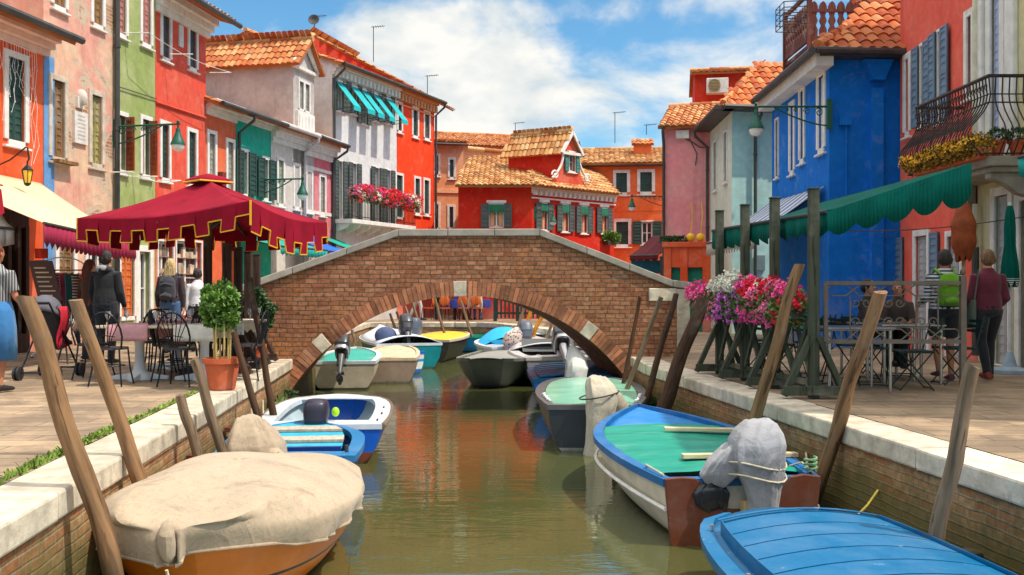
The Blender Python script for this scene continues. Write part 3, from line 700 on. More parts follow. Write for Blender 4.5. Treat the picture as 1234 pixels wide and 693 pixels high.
# green house
BR = BROWNSH
root, fr = house('lime_green_house', 'lime green house with brown shutters beside the black downpipe', h1(137.3), h1(187), 8, 9.4, plaster('pl_green', S(150, 164, 96), S(180, 184, 130), .5),
    [((141, 151, -30, 41), dict(style='closed', mat=mt('mauve_shutter', S(176, 116, 110), .7, .15, 4, .1, tint=.1))), ((171, 181, -30, 53), dict(style='closed', mat=mt('mauve_shutter', (.4, .2, .2)))),
     ((140, 151, 140, 205), dict(style='half', mat=BR)), ((171, 180, 145, 211), dict(style='half', mat=BR)),
     ((145, 161, 304, 382), dict(style='closed', mat=wood('orange_shutter', S(190, 90, 40), S(214, 116, 58)), sill=False)), ((167, 180, 304, 392), dict(style='glass', sill=False, fw=.14))], rise=1.0, seed=9)
m = MB(); pz = 9.2; P_ = [fr.pt(-.02, .09, pz), fr.pt(-.02, .09, .2)]; m.tube(P_, .06, 8)
for k in range(5): m.tube([fr.pt(-.02, .09, 1+1.8*k), fr.pt(-.02, .09, 1.07+1.8*k)], .075, 8)
m.build('downpipe', GUTTER, root, smooth=40)
m = MB(); m.tube([fr.pt(0, .04, fr.z(140, 105)), fr.pt(fr.L, .04, fr.z(186, 122)+.05)], .012, 5); m.build('cable', GUTTER, root)
# red house
root, fr = house('coral_red_house', 'tall coral red house with white window frames and a white plaque', h1(187.3), h1(248), 7, 8.35, plaster('pl_coral', S(222, 82, 62), S(228, 116, 92), .35),
    [((195.5, 204, 13, 70), dict(style='closed', mat=GREYSH)), ((228, 236, 28, 82), dict(style='closed', mat=GREYSH)),
     ((194.5, 203, 151, 215), dict(style='closed', mat=GREENSH)), ((227, 235.5, 160, 221), dict(style='closed', mat=GREENSH)),
     ((190, 208, 292, 380), dict(style='glass', sill=False, fw=.05)), ((212, 242, 292, 378), dict(style='glass', sill=False, fw=.05))], rise=1.1, ov=.75, seed=12)
cornice(root, fr, 0, fr.L+.1, 8.3, .6, .5)
m = MB(); m.fbox(fr, fr.u(215), fr.u(220), 0, .03, fr.z(217, 57), fr.z(217, 31)); m.build('plaque', WHITE, root)
m = MB(); m.tube([fr.pt(0, .03, fr.z(188, 124)), fr.pt(fr.L, .03, fr.z(247, 143))], .03, 5); m.build('string_course', plaster('pl_coral', 0), root)
gutter(root, fr, -.1, fr.L+.3, .82, 8.05, .07)
# goods in the shop windows
rr = random.Random(5)
for (a_, b_) in ((190.5, 207.5), (212.5, 241.5)):
    for zc in (.75, 1.15, 1.55, 1.95):
        m = MB(); m.fbox(fr, fr.u(a_), fr.u(b_), -.14, -.06, zc-.02, zc, .3); u = fr.u(a_)
        while u < fr.u(b_)-.2: w_ = rr.uniform(.07, .2); m.fbox(fr, u, u+w_, -.135, -.08, zc-.001, zc+rr.uniform(.06, .26)); u += w_+rr.uniform(0, .05)
        m.build('display_shelf', mt('wares', (.4, .28, .2), .6, .4, 6, 0, tint=.8), root)
# low row: orange, teal, white, pink
EZ = 6.15
root, fr = house('low_orange_house', 'low orange house between the coral red house and the teal house', h2(248), h2(284), 6, EZ, plaster('pl_orange_b', S(224, 104, 66), S(230, 134, 98), .4),
    [((251.5, 258.5, 162, 218), dict(style='closed', mat=mt('pale_shutter', S(150, 150, 138), .7, .15, 4, .1))), ((274, 280.5, 172, 230), dict(style='closed', mat=mt('pale_shutter', S(150, 150, 138))))], rise=1.1, ov=.45, seed=14)
cornice(root, fr, 0, fr.L, EZ-.02, .4, .35); gutter(root, fr, -.1, fr.L, .55, EZ-.17, .06)
m = MB(); m.fbox(fr, fr.u(262), fr.u(266.5), 0, .16, fr.z(264, 236), fr.z(264, 208)); m.build('meter_box', mt('rust_box', S(120, 52, 34), .7), root, bevel=.01)
root, fr = house('teal_house', 'low teal green house with dark green shutters', h2(284.2), h2(326.5), 6, EZ, plaster('pl_teal', S(40, 172, 146), S(80, 186, 162), .35),
    [((291.5, 297.5, 184, 234), dict(style='open', mat=GREENSH, sw=.42)), ((317, 322.5, 193, 239), dict(style='open', mat=GREENSH, sw=.42))], rise=1.1, ov=.45, seed=15)
cornice(root, fr, 0, fr.L, EZ-.02, .3, .3); gutter(root, fr, 0, fr.L, .55, EZ-.17, .06, pipe=.05)
root, fr = house('low_white_house', 'low white plastered house between the teal and pink houses', h2(326.7), h2(366.5), 6, EZ, plaster('pl_white_a', S(214, 206, 196), S(196, 184, 172), .5, streak=.45),
    [((335, 341, 194, 246), dict(style='closed', mat=mt('sage_shutter', S(150, 158, 138), .7, .15, 4, .1))), ((354.5, 360, 201, 250), dict(style='closed', mat=mt('sage_shutter', S(150, 158, 138))))], rise=1.1, ov=.45, seed=16)
cornice(root, fr, 0, fr.L, EZ-.02, .6, .4); gutter(root, fr, 0, fr.L, .55, EZ-.17, .06, pipe=fr.L-.1, mat=mt('pale_pipe', (.5, .45, .42), .6))
root, fr = house('low_pink_house', 'low rose pink house with white bands beside the tall white house', h2(366.7), h2(399.5), 6, EZ, plaster('pl_pink_a', S(214, 110, 122), S(222, 146, 150), .4),
    [((369.5, 375, 208, 254), dict(style='closed', mat=mt('pale_shutter', 0))), ((385.5, 391, 214, 258), dict(style='closed', mat=mt('pale_shutter', 0)))], rise=1.1, ov=.5, seed=17)
cornice(root, fr, 0, fr.L+.1, EZ-.02, .7, .45); gutter(root, fr, 0, fr.L+.1, .6, EZ-.17, .06, pipe=fr.L-.02)
for y_ in (259, 207): m = MB(); m.fbox(fr, 0, fr.L, 0, .025, fr.z(383, y_), fr.z(383, y_-2)+.05); m.build('white_band', WHITE, root)
# upper storey with the gabled dormer rising behind the low row
A, B = h2(353.5), h2(378.5)
fr = Fr(A, B); L = fr.L; zb, ze, za = EZ-.3, 8.25, 9.05; dp = 5.6
root = thing('gabled_white_house', 'grey white gabled upper house with orange pantiles behind the low row', 'house', fr.pt(L/2, -2.4, 0))
wl = plaster('pl_greywhite', S(196, 188, 182), S(176, 166, 160), .5, streak=.5)
ho = [(L*.26, L*.46, zb+1.0, zb+1.85), (L*.54, L*.74, zb+1.0, zb+1.85)]
m = MB(); wall_panel(m, fr, 0, L, 0, ze, ho)
m.add([fr.pt(0, 0, ze), fr.pt(L, 0, ze), fr.pt(L/2, 0, za)], [(0, 1, 2)], .5)
for u in (0, L): m.add([fr.pt(u, 0, 0), fr.pt(u, 0, ze), fr.pt(u, -dp, ze), fr.pt(u, -dp, 0)], [(0, 1, 2, 3)], .5)
m.build('wall', wl, root)
for h_ in ho: window(root, fr, h_, style='closed', mat=mt('pale_shutter', 0), fw=.07, sill=False)
m = MB(); m.fbox(fr, L*.1, L*.9, 0, .1, zb+.1, zb+.9)
for i in range(5): m.fbox(fr, L*(.14+.15*i), L*(.14+.15*i)+.1, .1, .13, zb+.25, zb+.8)
m.build('white_panel', WHITE, root, bevel=.01)
m = MB()
for sgn in (0, 1):
    ua, ub = (-.22, L/2) if sgn == 0 else (L+.22, L/2)
    a_, b_, c_, d_ = fr.pt(ua, .3, ze-.12), fr.pt(ua, -dp, ze-.12), fr.pt(ub, -dp, za+.05), fr.pt(ub, .3, za+.05)
    tile_roof(m, [b_, a_, d_, c_], seed=20+sgn)
ridge(m, fr.pt(L/2, .32, za+.06), fr.pt(L/2, -dp, za+.06)); m.build('roof', TO, root, smooth=50)
m = MB()
for a_, b_ in ((0, .5), (1, .5)): m.bar(fr.pt(L*a_-(.1 if a_ == 0 else -.1), .1, ze-.05), fr.pt(L*b_, .1, za-.1), .12, .14)
m.fbox(fr, -.1, L+.1, 0, .12, ze-.2, ze-.1); m.build('gable_trim', WHITE, root)
# second roof behind it, higher and longer
root, fb = house('long_roofed_house', 'pale house with a broad orange pantile roof behind the coral red house', (-14.5, 32.6), (-8.15, 32.6), 6, 8.35, wl, [], rise=1.1, ov=.3, seed=24)
# white three storey house
A, B = h2(400.3), (-4.4, 38.0)
W3 = plaster('pl_white_b', S(222, 222, 220), S(202, 200, 196), .4, streak=.35)
tops = [(404.5, 411, 98, 133), (421.5, 429, 103, 137), (434.5, 440.5, 108, 149), (448.5, 454, 113, 145), (463.5, 469.5, 117, 148)]
lows = [(406.5, 412, 195, 267), (423.5, 429, 198, 268), (450.5, 456, 203, 271), (465, 470, 206, 272)]
root, fr = house('white_shuttered_house', 'tall white house with turquoise awnings, dark shutters and a flowered balcony', A, B, 7, 8.95, W3,
    [(b, dict(style='open', mat=GREYSH, sw=.28, fw=.05)) for b in tops]+[(b, dict(style='open', mat=GREYSH, sw=.26, fw=.05, sill=False)) for b in lows], rise=1.3, ov=.45, seed=26)
cornice(root, fr, 0, fr.L, 8.9, .45, .38, dent=True); gutter(root, fr, -.05, fr.L, .5, 8.78, .06, pipe=0.02)
bz = 3.52
TURQ = mt('turquoise_canvas', S(20, 168, 170), .75, .12, 6, .1)
for b in tops:
    u0, u1, z0, z1 = pxbox(fr, b); m = MB(); zt = z1-.08
    m.add([fr.pt(u0-.05, .05, zt), fr.pt(u1+.05, .05, zt), fr.pt(u1+.05, .75, zt-.85), fr.pt(u0-.05, .75, zt-.85)], [(0, 1, 2, 3)])
    m.add([fr.pt(u1+.05, .75, zt-.85), fr.pt(u0-.05, .75, zt-.85), fr.pt(u0-.05, .75, zt-1.0), fr.pt(u1+.05, .75, zt-1.0)], [(0, 1, 2, 3)])
    aw = thing('window_awning', 'x', 'awning', fr.pt((u0+u1)/2, .05, zt)); m.build('canvas', TURQ, aw, solid=.012)
    m = MB()
    for u in (u0-.05, u1+.05): m.tube([fr.pt(u, .05, zt-.95), fr.pt(u, .75, zt-.87)], .012, 5)
    m.build('support_arm', GUTTER, aw)
    i = tops.index(b); tag(aw, 'turquoise window awning on the tall white house, %s from the left in its row' % ('first', 'second', 'third', 'fourth', 'fifth')[i], 'awning', 'turquoise window awnings')
W3F = fr
# balcony
m = MB(); bu0, bu1 = .0, fr.L+.05
m.fbox(fr, bu0, bu1, 0, .8, bz-.14, bz)
for i in range(7): u = bu0+.15+(bu1-bu0-.3)*i/6; m.prism([fr.pt(u-.06, 0, bz-.14), fr.pt(u-.06, .6, bz-.14), fr.pt(u-.06, .5, bz-.28), fr.pt(u-.06, 0, bz-.45)], fr.U*.12)
bal = m.build('balcony', WHITE, root, bevel=.01)
m = MB(); m.tube([fr.pt(bu0, .76, bz+.95), fr.pt(bu1, .76, bz+.95), fr.pt(bu1, 0, bz+.95)], .025, 6); m.tube([fr.pt(bu0, .76, bz+.1), fr.pt(bu1, .76, bz+.1)], .015, 6)
n = 44
for i in range(n+1): u = bu0+(bu1-bu0)*i/n; m.tube([fr.pt(u, .76, bz), fr.pt(u, .76, bz+.95)], .011, 4)
m.build('railing', mt('black_iron', (.02, .02, .022), .45, .2, 4, 0, metal=.4), bal)
BALF = (fr, bz, bu0, bu1)
# vivid orange three storey house
root, fr = house('vermilion_house', 'vivid orange red house next to the tall white house', (-4.39, 38.02), (-3.2, 41.0), 7, 8.95, plaster('pl_vermilion', S(238, 66, 22), S(238, 96, 56), .25, streak=.12),
    [((479.5, 483.5, 126, 158), dict(style='closed')), ((497.5, 503, 132, 164), dict(style='closed')), ((511.5, 517, 136, 167), dict(style='closed', mat=GREYSH)),
     ((477.5, 484.5, 212, 262), dict(style='closed', sill=False)), ((500, 505.5, 216, 257), dict(style='closed')), ((511, 516.5, 218, 258), dict(style='closed'))], rise=1.3, ov=.45, seed=28)
cornice(root, fr, 0, fr.L, 8.9, .5, .36, mat=mt('tan_stone', S(206, 150, 104), .8, .12), dent=True); gutter(root, fr, 0, fr.L+.1, .5, 8.78, .06, pipe=fr.L, )
m = MB(); u = fr.u(494); m.prism([fr.pt(fr.u(486), .3, 4.95), fr.pt(fr.u(486)+.1, .9, 4.0), fr.pt(fr.u(487)+.05, .9, 3.95), fr.pt(fr.u(487), .3, 4.9)], fr.U*.02); m.build('turquoise_flag', TURQ, root)
# red gabled house rising behind those two
root = thing('red_gabled_house', 'red gabled upper house with a long orange roof behind the tall white house', 'house', (-6.5, 42, 0))
fg = Fr((-8.6, 40.2), (-7.2, 39.3)); q = [W(352, 74, 40), W(372, 42, 40), W(470, 105, 40)]
m = MB(); bk = V3(.8, 3.0, 0)
a0_, a1_, a2_ = W(345, 85, 41), W(371, 41, 40), W(500, 110, 42.5)
m.add([V3(a0_.x, a0_.y, 0), a0_, a1_, a2_, V3(a2_.x, a2_.y, 0)], [(0, 4, 3, 2, 1)], .5)
m.add([V3(a0_.x, a0_.y, 0), a0_, a0_+bk*1.6, V3(*(a0_+bk*1.6).xy, 0)], [(0, 1, 2, 3)], .5)
m.build('wall', plaster('pl_red_b', S(206, 54, 34), S(210, 84, 60), .3), root)
m = MB(); tile_roof(m, [a2_+V3(.2, 0, -.02), a2_+bk*1.5+V3(.2, 0, -.02), a1_+bk*1.5+V3(0, 0, .05), a1_+V3(-.05, -.05, .05)], seed=30)
tile_roof(m, [a0_+bk*1.5-V3(.2, 0, .1), a0_-V3(.2, 0, .1), a1_+V3(0, 0, .05), a1_+bk*1.5+V3(0, 0, .05)], seed=31)
m.build('roof', TO, root, smooth=50)
# peach house
root, fr = house('peach_house', 'narrow peach house squeezed between the vivid orange red and deep red houses', (-3.45, 44.6), (-2.2, 44.9), 6, 7.75, plaster('pl_peach', S(240, 160, 112), S(240, 186, 146), .4),
    [((524, 528, 188, 211), dict(style='closed', mat=GREYSH)), ((542, 546.5, 193, 214), dict(style='closed', mat=GREYSH)), ((524, 528, 247, 275), dict(style='closed', mat=GREYSH)), ((541.5, 546, 250, 275), dict(style='closed', mat=GREYSH))], rise=.5, ov=.3, seed=33)
cornice(root, fr, 0, fr.L, 7.7, .25, .2, mat=mt('peach_trim', S(238, 176, 130), .8)); gutter(root, fr, -.1, fr.L+.1, .36, 7.6, .05)
m = MB(); m.fbox(fr, 0, fr.L, 0, .05, fr.z(530, 233), fr.z(530, 230)+.05); m.build('string_course', mt('peach_trim', 0), root)
# wide roof behind peach and red
root, fr = house('wide_roofed_house', 'house with a wide low orange roof seen behind the peach house', (-4.2, 53), (1.2, 54.5), 8, 8.9, plaster('pl_peach', 0), [], rise=1.15, ov=.3, seed=35)
# ------------------------------------------------------------------ deep red restaurant house
RED = plaster('pl_red', S(206, 42, 24), S(206, 70, 44), .3, streak=.2)
CA, CB, CC = (-2.05, 38), (.76, 38), (4.24, 41.4)
ZR = 5.12
root = thing('deep_red_house', 'deep red corner house with a baroque dormer gable and green shutters', 'house', (.8, 41, 0))
f1 = Fr(CA, CB); f2 = Fr(CB, CC)
w1 = [((589.5, 607, 247, 274), dict(style='open', mat=GREYSH, sw=.3, sill=False, fw=.05))]
w2 = [((651.5, 659, 246, 277), dict(style='open', mat=GREYSH, sw=.3, fw=.05)), ((676.5, 684.5, 248, 279), dict(style='open', mat=GREYSH, sw=.3, fw=.05)), ((699.5, 707, 250, 281), dict(style='open', mat=GREYSH, sw=.3, fw=.05)), ((724, 731, 252, 281), dict(style='open', mat=GREYSH, sw=.3, fw=.05))]
for f, ws in ((f1, w1), (f2, w2)):
    bx = [pxbox(f, w[0]) for w in ws]
    m = MB(); wall_panel(m, f, 0, f.L, 0, ZR, bx); m.build('wall', RED, root)
    for w, b in zip(ws, bx):
        ww = window(root, f, b, **w[1])
        u0, u1, z0, z1 = b; c = MB(); c.fbox(f, u0+.06, u0+.06+(u1-u0)*.25, -.09, -.07, z0, z1-.28); c.fbox(f, u1-.06-(u1-u0)*.25, u1-.06, -.09, -.07, z0, z1-.28)
        c.build('curtain', mt('curtain', S(226, 160, 110), .8, .15), ww)
        c = MB(); c.fbox(f, u0, u1, -.02, .08, z1-.26, z1, .5)
        for k in range(6): c.fbox(f, u0+(u1-u0)*k/6, u0+(u1-u0)*(k+.7)/6, .07, .085, z1-.32, z1-.26, .8)
        c.build('pelmet', mt('green_valance', S(30, 110, 80), .7), ww)
        c = MB(); c.fbox(f, u0-.1, u1+.1, 0, .06, z1+.06, z1+.16, .5); c.build('lintel', WHITE, ww)
m = MB(); bk1 = (-2.05, 45); bk2 = (4.24, 45)
m.add([V3(*CA), V3(CA[0], CA[1], ZR), V3(*bk1, ZR), V3(*bk1)], [(0, 1, 2, 3)], .5); m.add([V3(*CC), V3(CC[0], CC[1], ZR), V3(*bk2, ZR), V3(*bk2)], [(3, 2, 1, 0)], .5); m.build('wall', RED, root)
cornice(root, f2, -.02, f2.L+.05, ZR+.03, .35, .28, dent=True); cornice(root, f1, 0, f1.L, ZR+.03, .12, .15)
# roof: slope over the left face, slope over the right face
RT = V3(-1.9, 42.6, 7.15); RM = V3(1.9, 43.4, 6.9)
eA = V3(CA[0]-.1, CA[1]-.4, ZR-.05); eB = V3(CB[0]+.17, CB[1]-.42, ZR-.05); eC = V3(CC[0]+.2, CC[1]-.25, ZR-.05)
m = MB(); tile_roof(m, [eA, eB, RM+V3(-1.3, 0, .1), RT], seed=40, tw=.21, tl=.34, amp=.055)
tile_roof(m, [eB, eC, V3(3.9, 44.2, 6.3), RM+V3(-1.3, 0, .1)], seed=41, tw=.21, tl=.34, amp=.055)
ridge(m, RT, RM+V3(-1.3, 0, .12)); ridge(m, eB+V3(0, 0, .05), RM+V3(-1.3, 0, .12)); m.build('roof', TP, root, smooth=50)
# dormer with baroque gable in the plane of the right face
du0, du1 = f2.u(671), f2.u(703); dz0, dz1, dza = ZR+.05, f2.z(687, 186), f2.z(687, 161); dm = (du0+du1)/2
DORM = plaster('pl_dormer', S(206, 74, 52), S(214, 120, 96), .5)
m = MB(); ho = [pxbox(f2, (684, 693, 184, 207))]
sil = [(du0, dz0), (du1, dz0)]
wall_panel(m, f2, dm-.42, dm+.42, dz0, dz1, ho)
for sg in (-1, 1):     # concave shoulders
    pts = [(dm+sg*.42, dz0)]+[(dm+sg*(.42+.62*(1-t)**2.2), dz0+t*(dz1-dz0)) for t in [k/8 for k in range(9)]]
    vs = [f2.pt(u, 0, z) for u, z in pts]
    for k in range(1, len(pts)-1):
        a_, b_ = pts[k], pts[k+1]; m.add([f2.pt(dm+sg*.42, 0, a_[1]), f2.pt(a_[0], 0, a_[1]), f2.pt(b_[0], 0, b_[1]), f2.pt(dm+sg*.42, 0, b_[1])], [(0, 1, 2, 3)], .5)
        m.add([f2.pt(a_[0], 0, a_[1]), f2.pt(b_[0], 0, b_[1]), f2.pt(b_[0], -.25, b_[1]), f2.pt(a_[0], -.25, a_[1])], [(0, 1, 2, 3)], .5)
m.add([f2.pt(dm-.5, 0, dz1), f2.pt(dm+.5, 0, dz1), f2.pt(dm, 0, dza-.1)], [(0, 1, 2)], .5)
dorm = m.build('dormer', DORM, root)
window(dorm, f2, ho[0], style='open', mat=mt('teal_shutter', S(60, 120, 110), .6, .15, 3, .1), sw=.2, fw=.05)
m = MB()
for sg in (-1, 1):
    m.bar(f2.pt(dm+sg*.62, .1, dz1-.02), f2.pt(dm, .1, dza+.02), .16, .1)
    c = (dm+sg*.93, dz0+.42); pts = [f2.pt(c[0]+sg*math.cos(t)*(.2-.022*t), .06, c[1]+math.sin(t)*(.2-.022*t)) for t in [k*.45 for k in range(17)]]; m.tube(pts, .035, 6)
    m.tube([f2.pt(dm+sg*(.46+.62*(1-t)**2.2), .04, dz0+.3+t*(dz1-dz0-.3)) for t in [k/8 for k in range(9)]], .05, 6)
m.fbox(f2, dm-.6, dm+.6, -.02, .14, dz1-.06, dz1+.05); m.build('scroll_trim', WHITE, dorm, smooth=40)
# dormer side wall (faces the camera) and its roof running back to the main roof
sd = -f2.N; m = MB(); P0 = f2.pt(dm-.5, 0, dz0-.1); P1_ = f2.pt(dm-.5, 0, dz1); back = V3(-2.1, 1.17, 0)
m.add([P0, P1_, P1_+back+V3(0, 0, -.05), P0+back], [(0, 1, 2, 3)], .5); m.build('dormer_cheek', RED, dorm)
m = MB(); rl, rr_ = f2.pt(dm-.66, .12, dz1-.04), f2.pt(dm+.66, .12, dz1-.04); rt = f2.pt(dm, .12, dza+.08)
tile_roof(m, [rl+back*1.15, rl, rt, rt+back*1.15], seed=43, tw=.2, tl=.34); tile_roof(m, [rr_, rr_+back*1.1, rt+back*1.1, rt], seed=44)
ridge(m, rt+V3(0, 0, .02), rt+back*1.15+V3(0, 0, .02)); m.build('dormer_roof', TP, dorm, smooth=50)
m = MB(); rb = random.Random(8); q_ = f2.pt(f2.u(731), .2, f2.z(731, 287))
PLB = q_
# orange house to its right
root, fr = house('orange_corner_house', 'orange house with white framed windows right of the deep red house', (3.0, 44), (7.2, 43.6), 7, 6.75, plaster('pl_orange_c', S(232, 108, 54), S(234, 136, 88), .3),
    [((742.5, 755.5, 209, 232.5), dict(style='closed', fw=.14)), ((771.5, 785.5, 208, 231.5), dict(style='closed', fw=.14)), ((742.5, 757, 268, 295), dict(style='closed', fw=.14)), ((773.5, 786, 268, 294), dict(style='open', sw=.4, fw=.06))], rise=1.0, ov=.35, roofmat=TP, seed=50, tw=.24)
m = MB(); m.fbox(fr, 0, fr.L, .0, .02, fr.z(750, 254)-.03, fr.z(750, 254)+.03); m.build('string_course', plaster('pl_orange_c', 0), root)
m = MB(); m.fbox(fr, 0, fr.L, 0, .3, 6.52, 6.66); m.build('eave_board', GUTTER, root)
m = MB(); cu = fr.u(779); m.fbox(fr, cu-.5, cu+.3, -2.6, -1.8, 6.9, 7.75); c = m.build('chimney', plaster('pl_orange_c', 0), root)
m = MB(); tile_roof(m, [fr.pt(cu-.6, -1.7, 7.75), fr.pt(cu+.4, -1.7, 7.75), fr.pt(cu+.4, -2.3, 8.05), fr.pt(cu-.6, -2.3, 8.05)], seed=51); m.build('chimney_roof', TO, c, smooth=50)
# ------------------------------------------------------------------ right row
root, fr = house('rose_pink_house', 'rose pink house with a blank front behind the right end of the bridge', (4.55, 30), (5.98, 29.6), 5, 6.12, plaster('pl_pink_b', S(240, 146, 150), S(240, 176, 170), .4), [], rise=.95, ov=.3, roofmat=TO, seed=55)
m = MB(); m.fbox(fr, fr.u(815), fr.u(831), 0, .14, fr.z(823, 168), fr.z(823, 158)); m.build('junction_box', WHITE, root, bevel=.02)
m = MB(); m.fbox(fr, 0, fr.L, 0, .28, 6.0, 6.08); m.build('eave_board', mt('olive_paint', S(130, 128, 84), .7), root); gutter(root, fr, 0, .05, .3, 6.0, .06, pipe=.03)
m = MB()
for (xs) in ([(826, 168), (835, 172), (843, 178), (856, 178)], [(830, 166), (840, 186), (838, 200)]): m.tube([fr.pt(fr.u(x), .03, fr.z(x, y)) for x, y in xs], .015, 5)
m.build('cable', GUTTER, root)
# red house with the air conditioner, farther back
root, fr = house('red_backyard_house', 'red upper house with an air conditioner behind the pink and pale green houses', (6.15, 33.5), (9.3, 33.0), 4, 8.45, plaster('pl_red_b', 0), [], rise=.45, ov=.25, roofmat=TO, seed=57)
ac = thing('air_conditioner', 'white air conditioner unit on the red upper house', 'air conditioner', fr.pt(fr.u(864), .2, fr.z(864, 105)))
a0_, a1_, b0_, b1_ = fr.u(851), fr.u(877), fr.z(864, 115), fr.z(864, 97)
m = MB(); m.fbox(fr, a0_, a1_, .02, .38, b0_, b1_); m.build('casing', WHITE, ac, bevel=.02)
cM = fr.pt((a0_+a1_)/2-.1, .39, (b0_+b1_)/2); m = MB(); m.tube([cM, cM+fr.N*.02], .2, 20); m.build('fan_grille', mt('ac_fan', S(176, 150, 96), .6), ac)
m = MB(); [m.tube([cM+fr.N*.025+V3(0, 0, -.2+.05*k)-fr.U*.18, cM+fr.N*.025+V3(0, 0, -.2+.05*k)+fr.U*.18], .006, 4) for k in range(9)]; m.build('fan_guard', GUTTER, ac)
# pale green house: a side wall facing the canal and a front facing us
def corner_house(name, label, far, cor, right, ztop, mat, side_w, front_w, roofmat, seed, mat_side=None, rise=1.2, ov=.4):
    fs = Fr(far, cor); ff = Fr(cor, right); root = thing(name, label, 'house', ((far[0]+right[0])/2, (far[1]+cor[1])/2, 0))
    for f, ws, mm in ((fs, side_w, mat_side or mat), (ff, front_w, mat)):
        bx = [pxbox(f, w[0]) for w in ws]; m = MB(); wall_panel(m, f, 0, f.L, 0, ztop, bx); m.build('wall', mm, root)
        for w, b in zip(ws, bx): window(root, f, b, **w[1])
    br = V3(right[0]+(far[0]-cor[0]), far[1]); m = MB(); m.add([V3(*right), V3(right[0], right[1], ztop), V3(br.x, br.y, ztop), br], [(0, 1, 2, 3)], .5)
    m.add([V3(*far), V3(far[0], far[1], ztop), V3(br.x, br.y, ztop), br], [(3, 2, 1, 0)], .5); m.build('wall', mat, root)
    F_ = V3(*far, ztop); C_ = V3(*cor, ztop); G_ = V3(*right, ztop); B_ = V3(br.x, br.y, ztop)
    e = ov; eF = F_+fs.N*e-V3(0, 0, .1); eC = C_+fs.N*e+ff.N*e-V3(0, 0, .1); eG = G_+ff.N*e+ff.U*.15-V3(0, 0, .1)
    return root, fs, ff, eF, eC, eG, B_
PG = plaster('pl_palegreen', S(180, 218, 206), S(198, 224, 212), .4); PW = plaster('pl_offwhite', S(212, 216, 200), S(196, 198, 184), .4, streak=.4)
root, fs, ff, eF, eC, eG, B_ = corner_house('pale_green_house', 'pale green and white corner house between the pink and blue houses', (5.86, 29.5), (5.74, 26), (7.3, 26.3), 5.98, PG,
    [((860.5, 864, 172, 229), dict(style='closed', mat=mt('sage_shutter', 0), fw=.05)), ((873, 876.5, 160, 219), dict(style='closed', mat=mt('sage_shutter', 0), fw=.05))], [], TB, 60, PW)
m = MB(); T1 = V3(6.9, 27.9, 7.35); T2 = V3(8.3, 27.9, 7.35)
tile_roof(m, [eC, eG+V3(.6, 0, 0), T2, T1], seed=60); tile_roof(m, [eF+V3(0, .5, 0), eC, T1, V3(6.9, 30.5, 7.35)], seed=61)
ridge(m, eC+V3(.03, .03, .06), T1+V3(0, 0, .05)); ridge(m, T1, V3(6.9, 30.5, 7.37)); m.build('roof', TB, root, smooth=50)
m = MB(); m.fbox(ff, -.32, ff.L, .0, .42, 5.8, 5.88); m.fbox(fs, 0, fs.L+.4, .0, .42, 5.8, 5.878); m.build('eave_board', GUTTER, root)
gutter(root, ff, -.4, ff.L, .46, 5.85, .06, pipe=.62); gutter(root, fs, 0, fs.L+.42, .46, 5.85, .06, pipe=.05)
m = MB(); m.fbox(ff, ff.u(909), ff.u(921), 0, .06, ff.z(915, 327), ff.z(915, 308)); m.build('meter_box', mt('meter_grey', S(110, 128, 128), .6), root, bevel=.01)
# blue house
BLU = plaster('pl_blue', (.003, .16, .62), (.012, .2, .64), .3, streak=.2); BLS = plaster('pl_blue_side', (.003, .18, .68), (.012, .22, .7), .3, streak=.2)
whs = mt('white_shutter', (.72, .72, .7), .6, .06, 3, .05)
root, fs, ff, eF, eC, eG, B_ = corner_house('cobalt_blue_house', 'cobalt blue corner house with white framed narrow windows and roof terrace', (6.5, 24.9), (6.37, 20), (8.3, 20.15), 6.0, BLU,
    [((987, 993.5, 92, 179), dict(style='closed', mat=whs, fw=.12)), ((965, 969, 110, 192), dict(style='closed', mat=whs, fw=.11)), ((953, 957, 128, 206), dict(style='closed', mat=whs, fw=.11)),
     ((935.5, 938.5, 145, 213), dict(style='closed', mat=mt('maroon_shutter', S(120, 50, 44), .6), fw=.05))], [], TB, 62)
m = MB(); T1 = V3(8.7, 21.6, 7.55)
tile_roof(m, [eC, eG+V3(1.2, 0, 0), V3(10.0, 22.2, 7.6), V3(8.1, 22.2, 7.35)], seed=64, tw=.24, tl=.38, amp=.065)
tile_roof(m, [eF+V3(0, .3, 0), eC, V3(8.1, 22.2, 7.35), V3(8.1, 25.2, 7.35)], seed=65, tw=.24, tl=.38, amp=.065)
ridge(m, eC+V3(.03, .03, .07), V3(8.1, 22.2, 7.4), .12); m.build('roof', TB, root, smooth=50)
m = MB(); m.fbox(ff, -.3, ff.L, .0, .4, 5.78, 5.88); m.build('eave_board', GUTTER, root); m = MB(); m.fbox(fs, 0, fs.L+.3, .0, .34, 5.6, 5.86); m.build('eave_soffit', WHITE, root)
gutter(root, ff, -.42, 1.4, .46, 5.86, .07); gutter(root, fs, 0, fs.L+.46, .46, 5.86, .08)
m = MB(); cu = ff.u(1053); m.fbox(ff, cu-.1, cu+.14, 0, .14, 0, 5.2); m.prism([ff.pt(cu-.28, .01, 5.76), ff.pt(cu+.32, .01, 5.76), ff.pt(cu+.14, .01, 5.35), ff.pt(cu-.1, .01, 5.35)], ff.N*.2); m.build('chimney_breast', BLU, root)
m = MB(); m.fbox(ff, ff.u(1010), ff.u(1024), 0, .1, ff.z(1017, 152), ff.z(1017, 142)); m.tube([ff.pt(ff.u(1019), .04, ff.z(1019, 152)), ff.pt(ff.u(1019), .04, ff.z(1019, 240))], .02, 6); m.build('cable_box', BLU, root)
for (x0, x1) in ((955, 961), (968, 976)):
    pass
BLF, BLSD = ff, fs
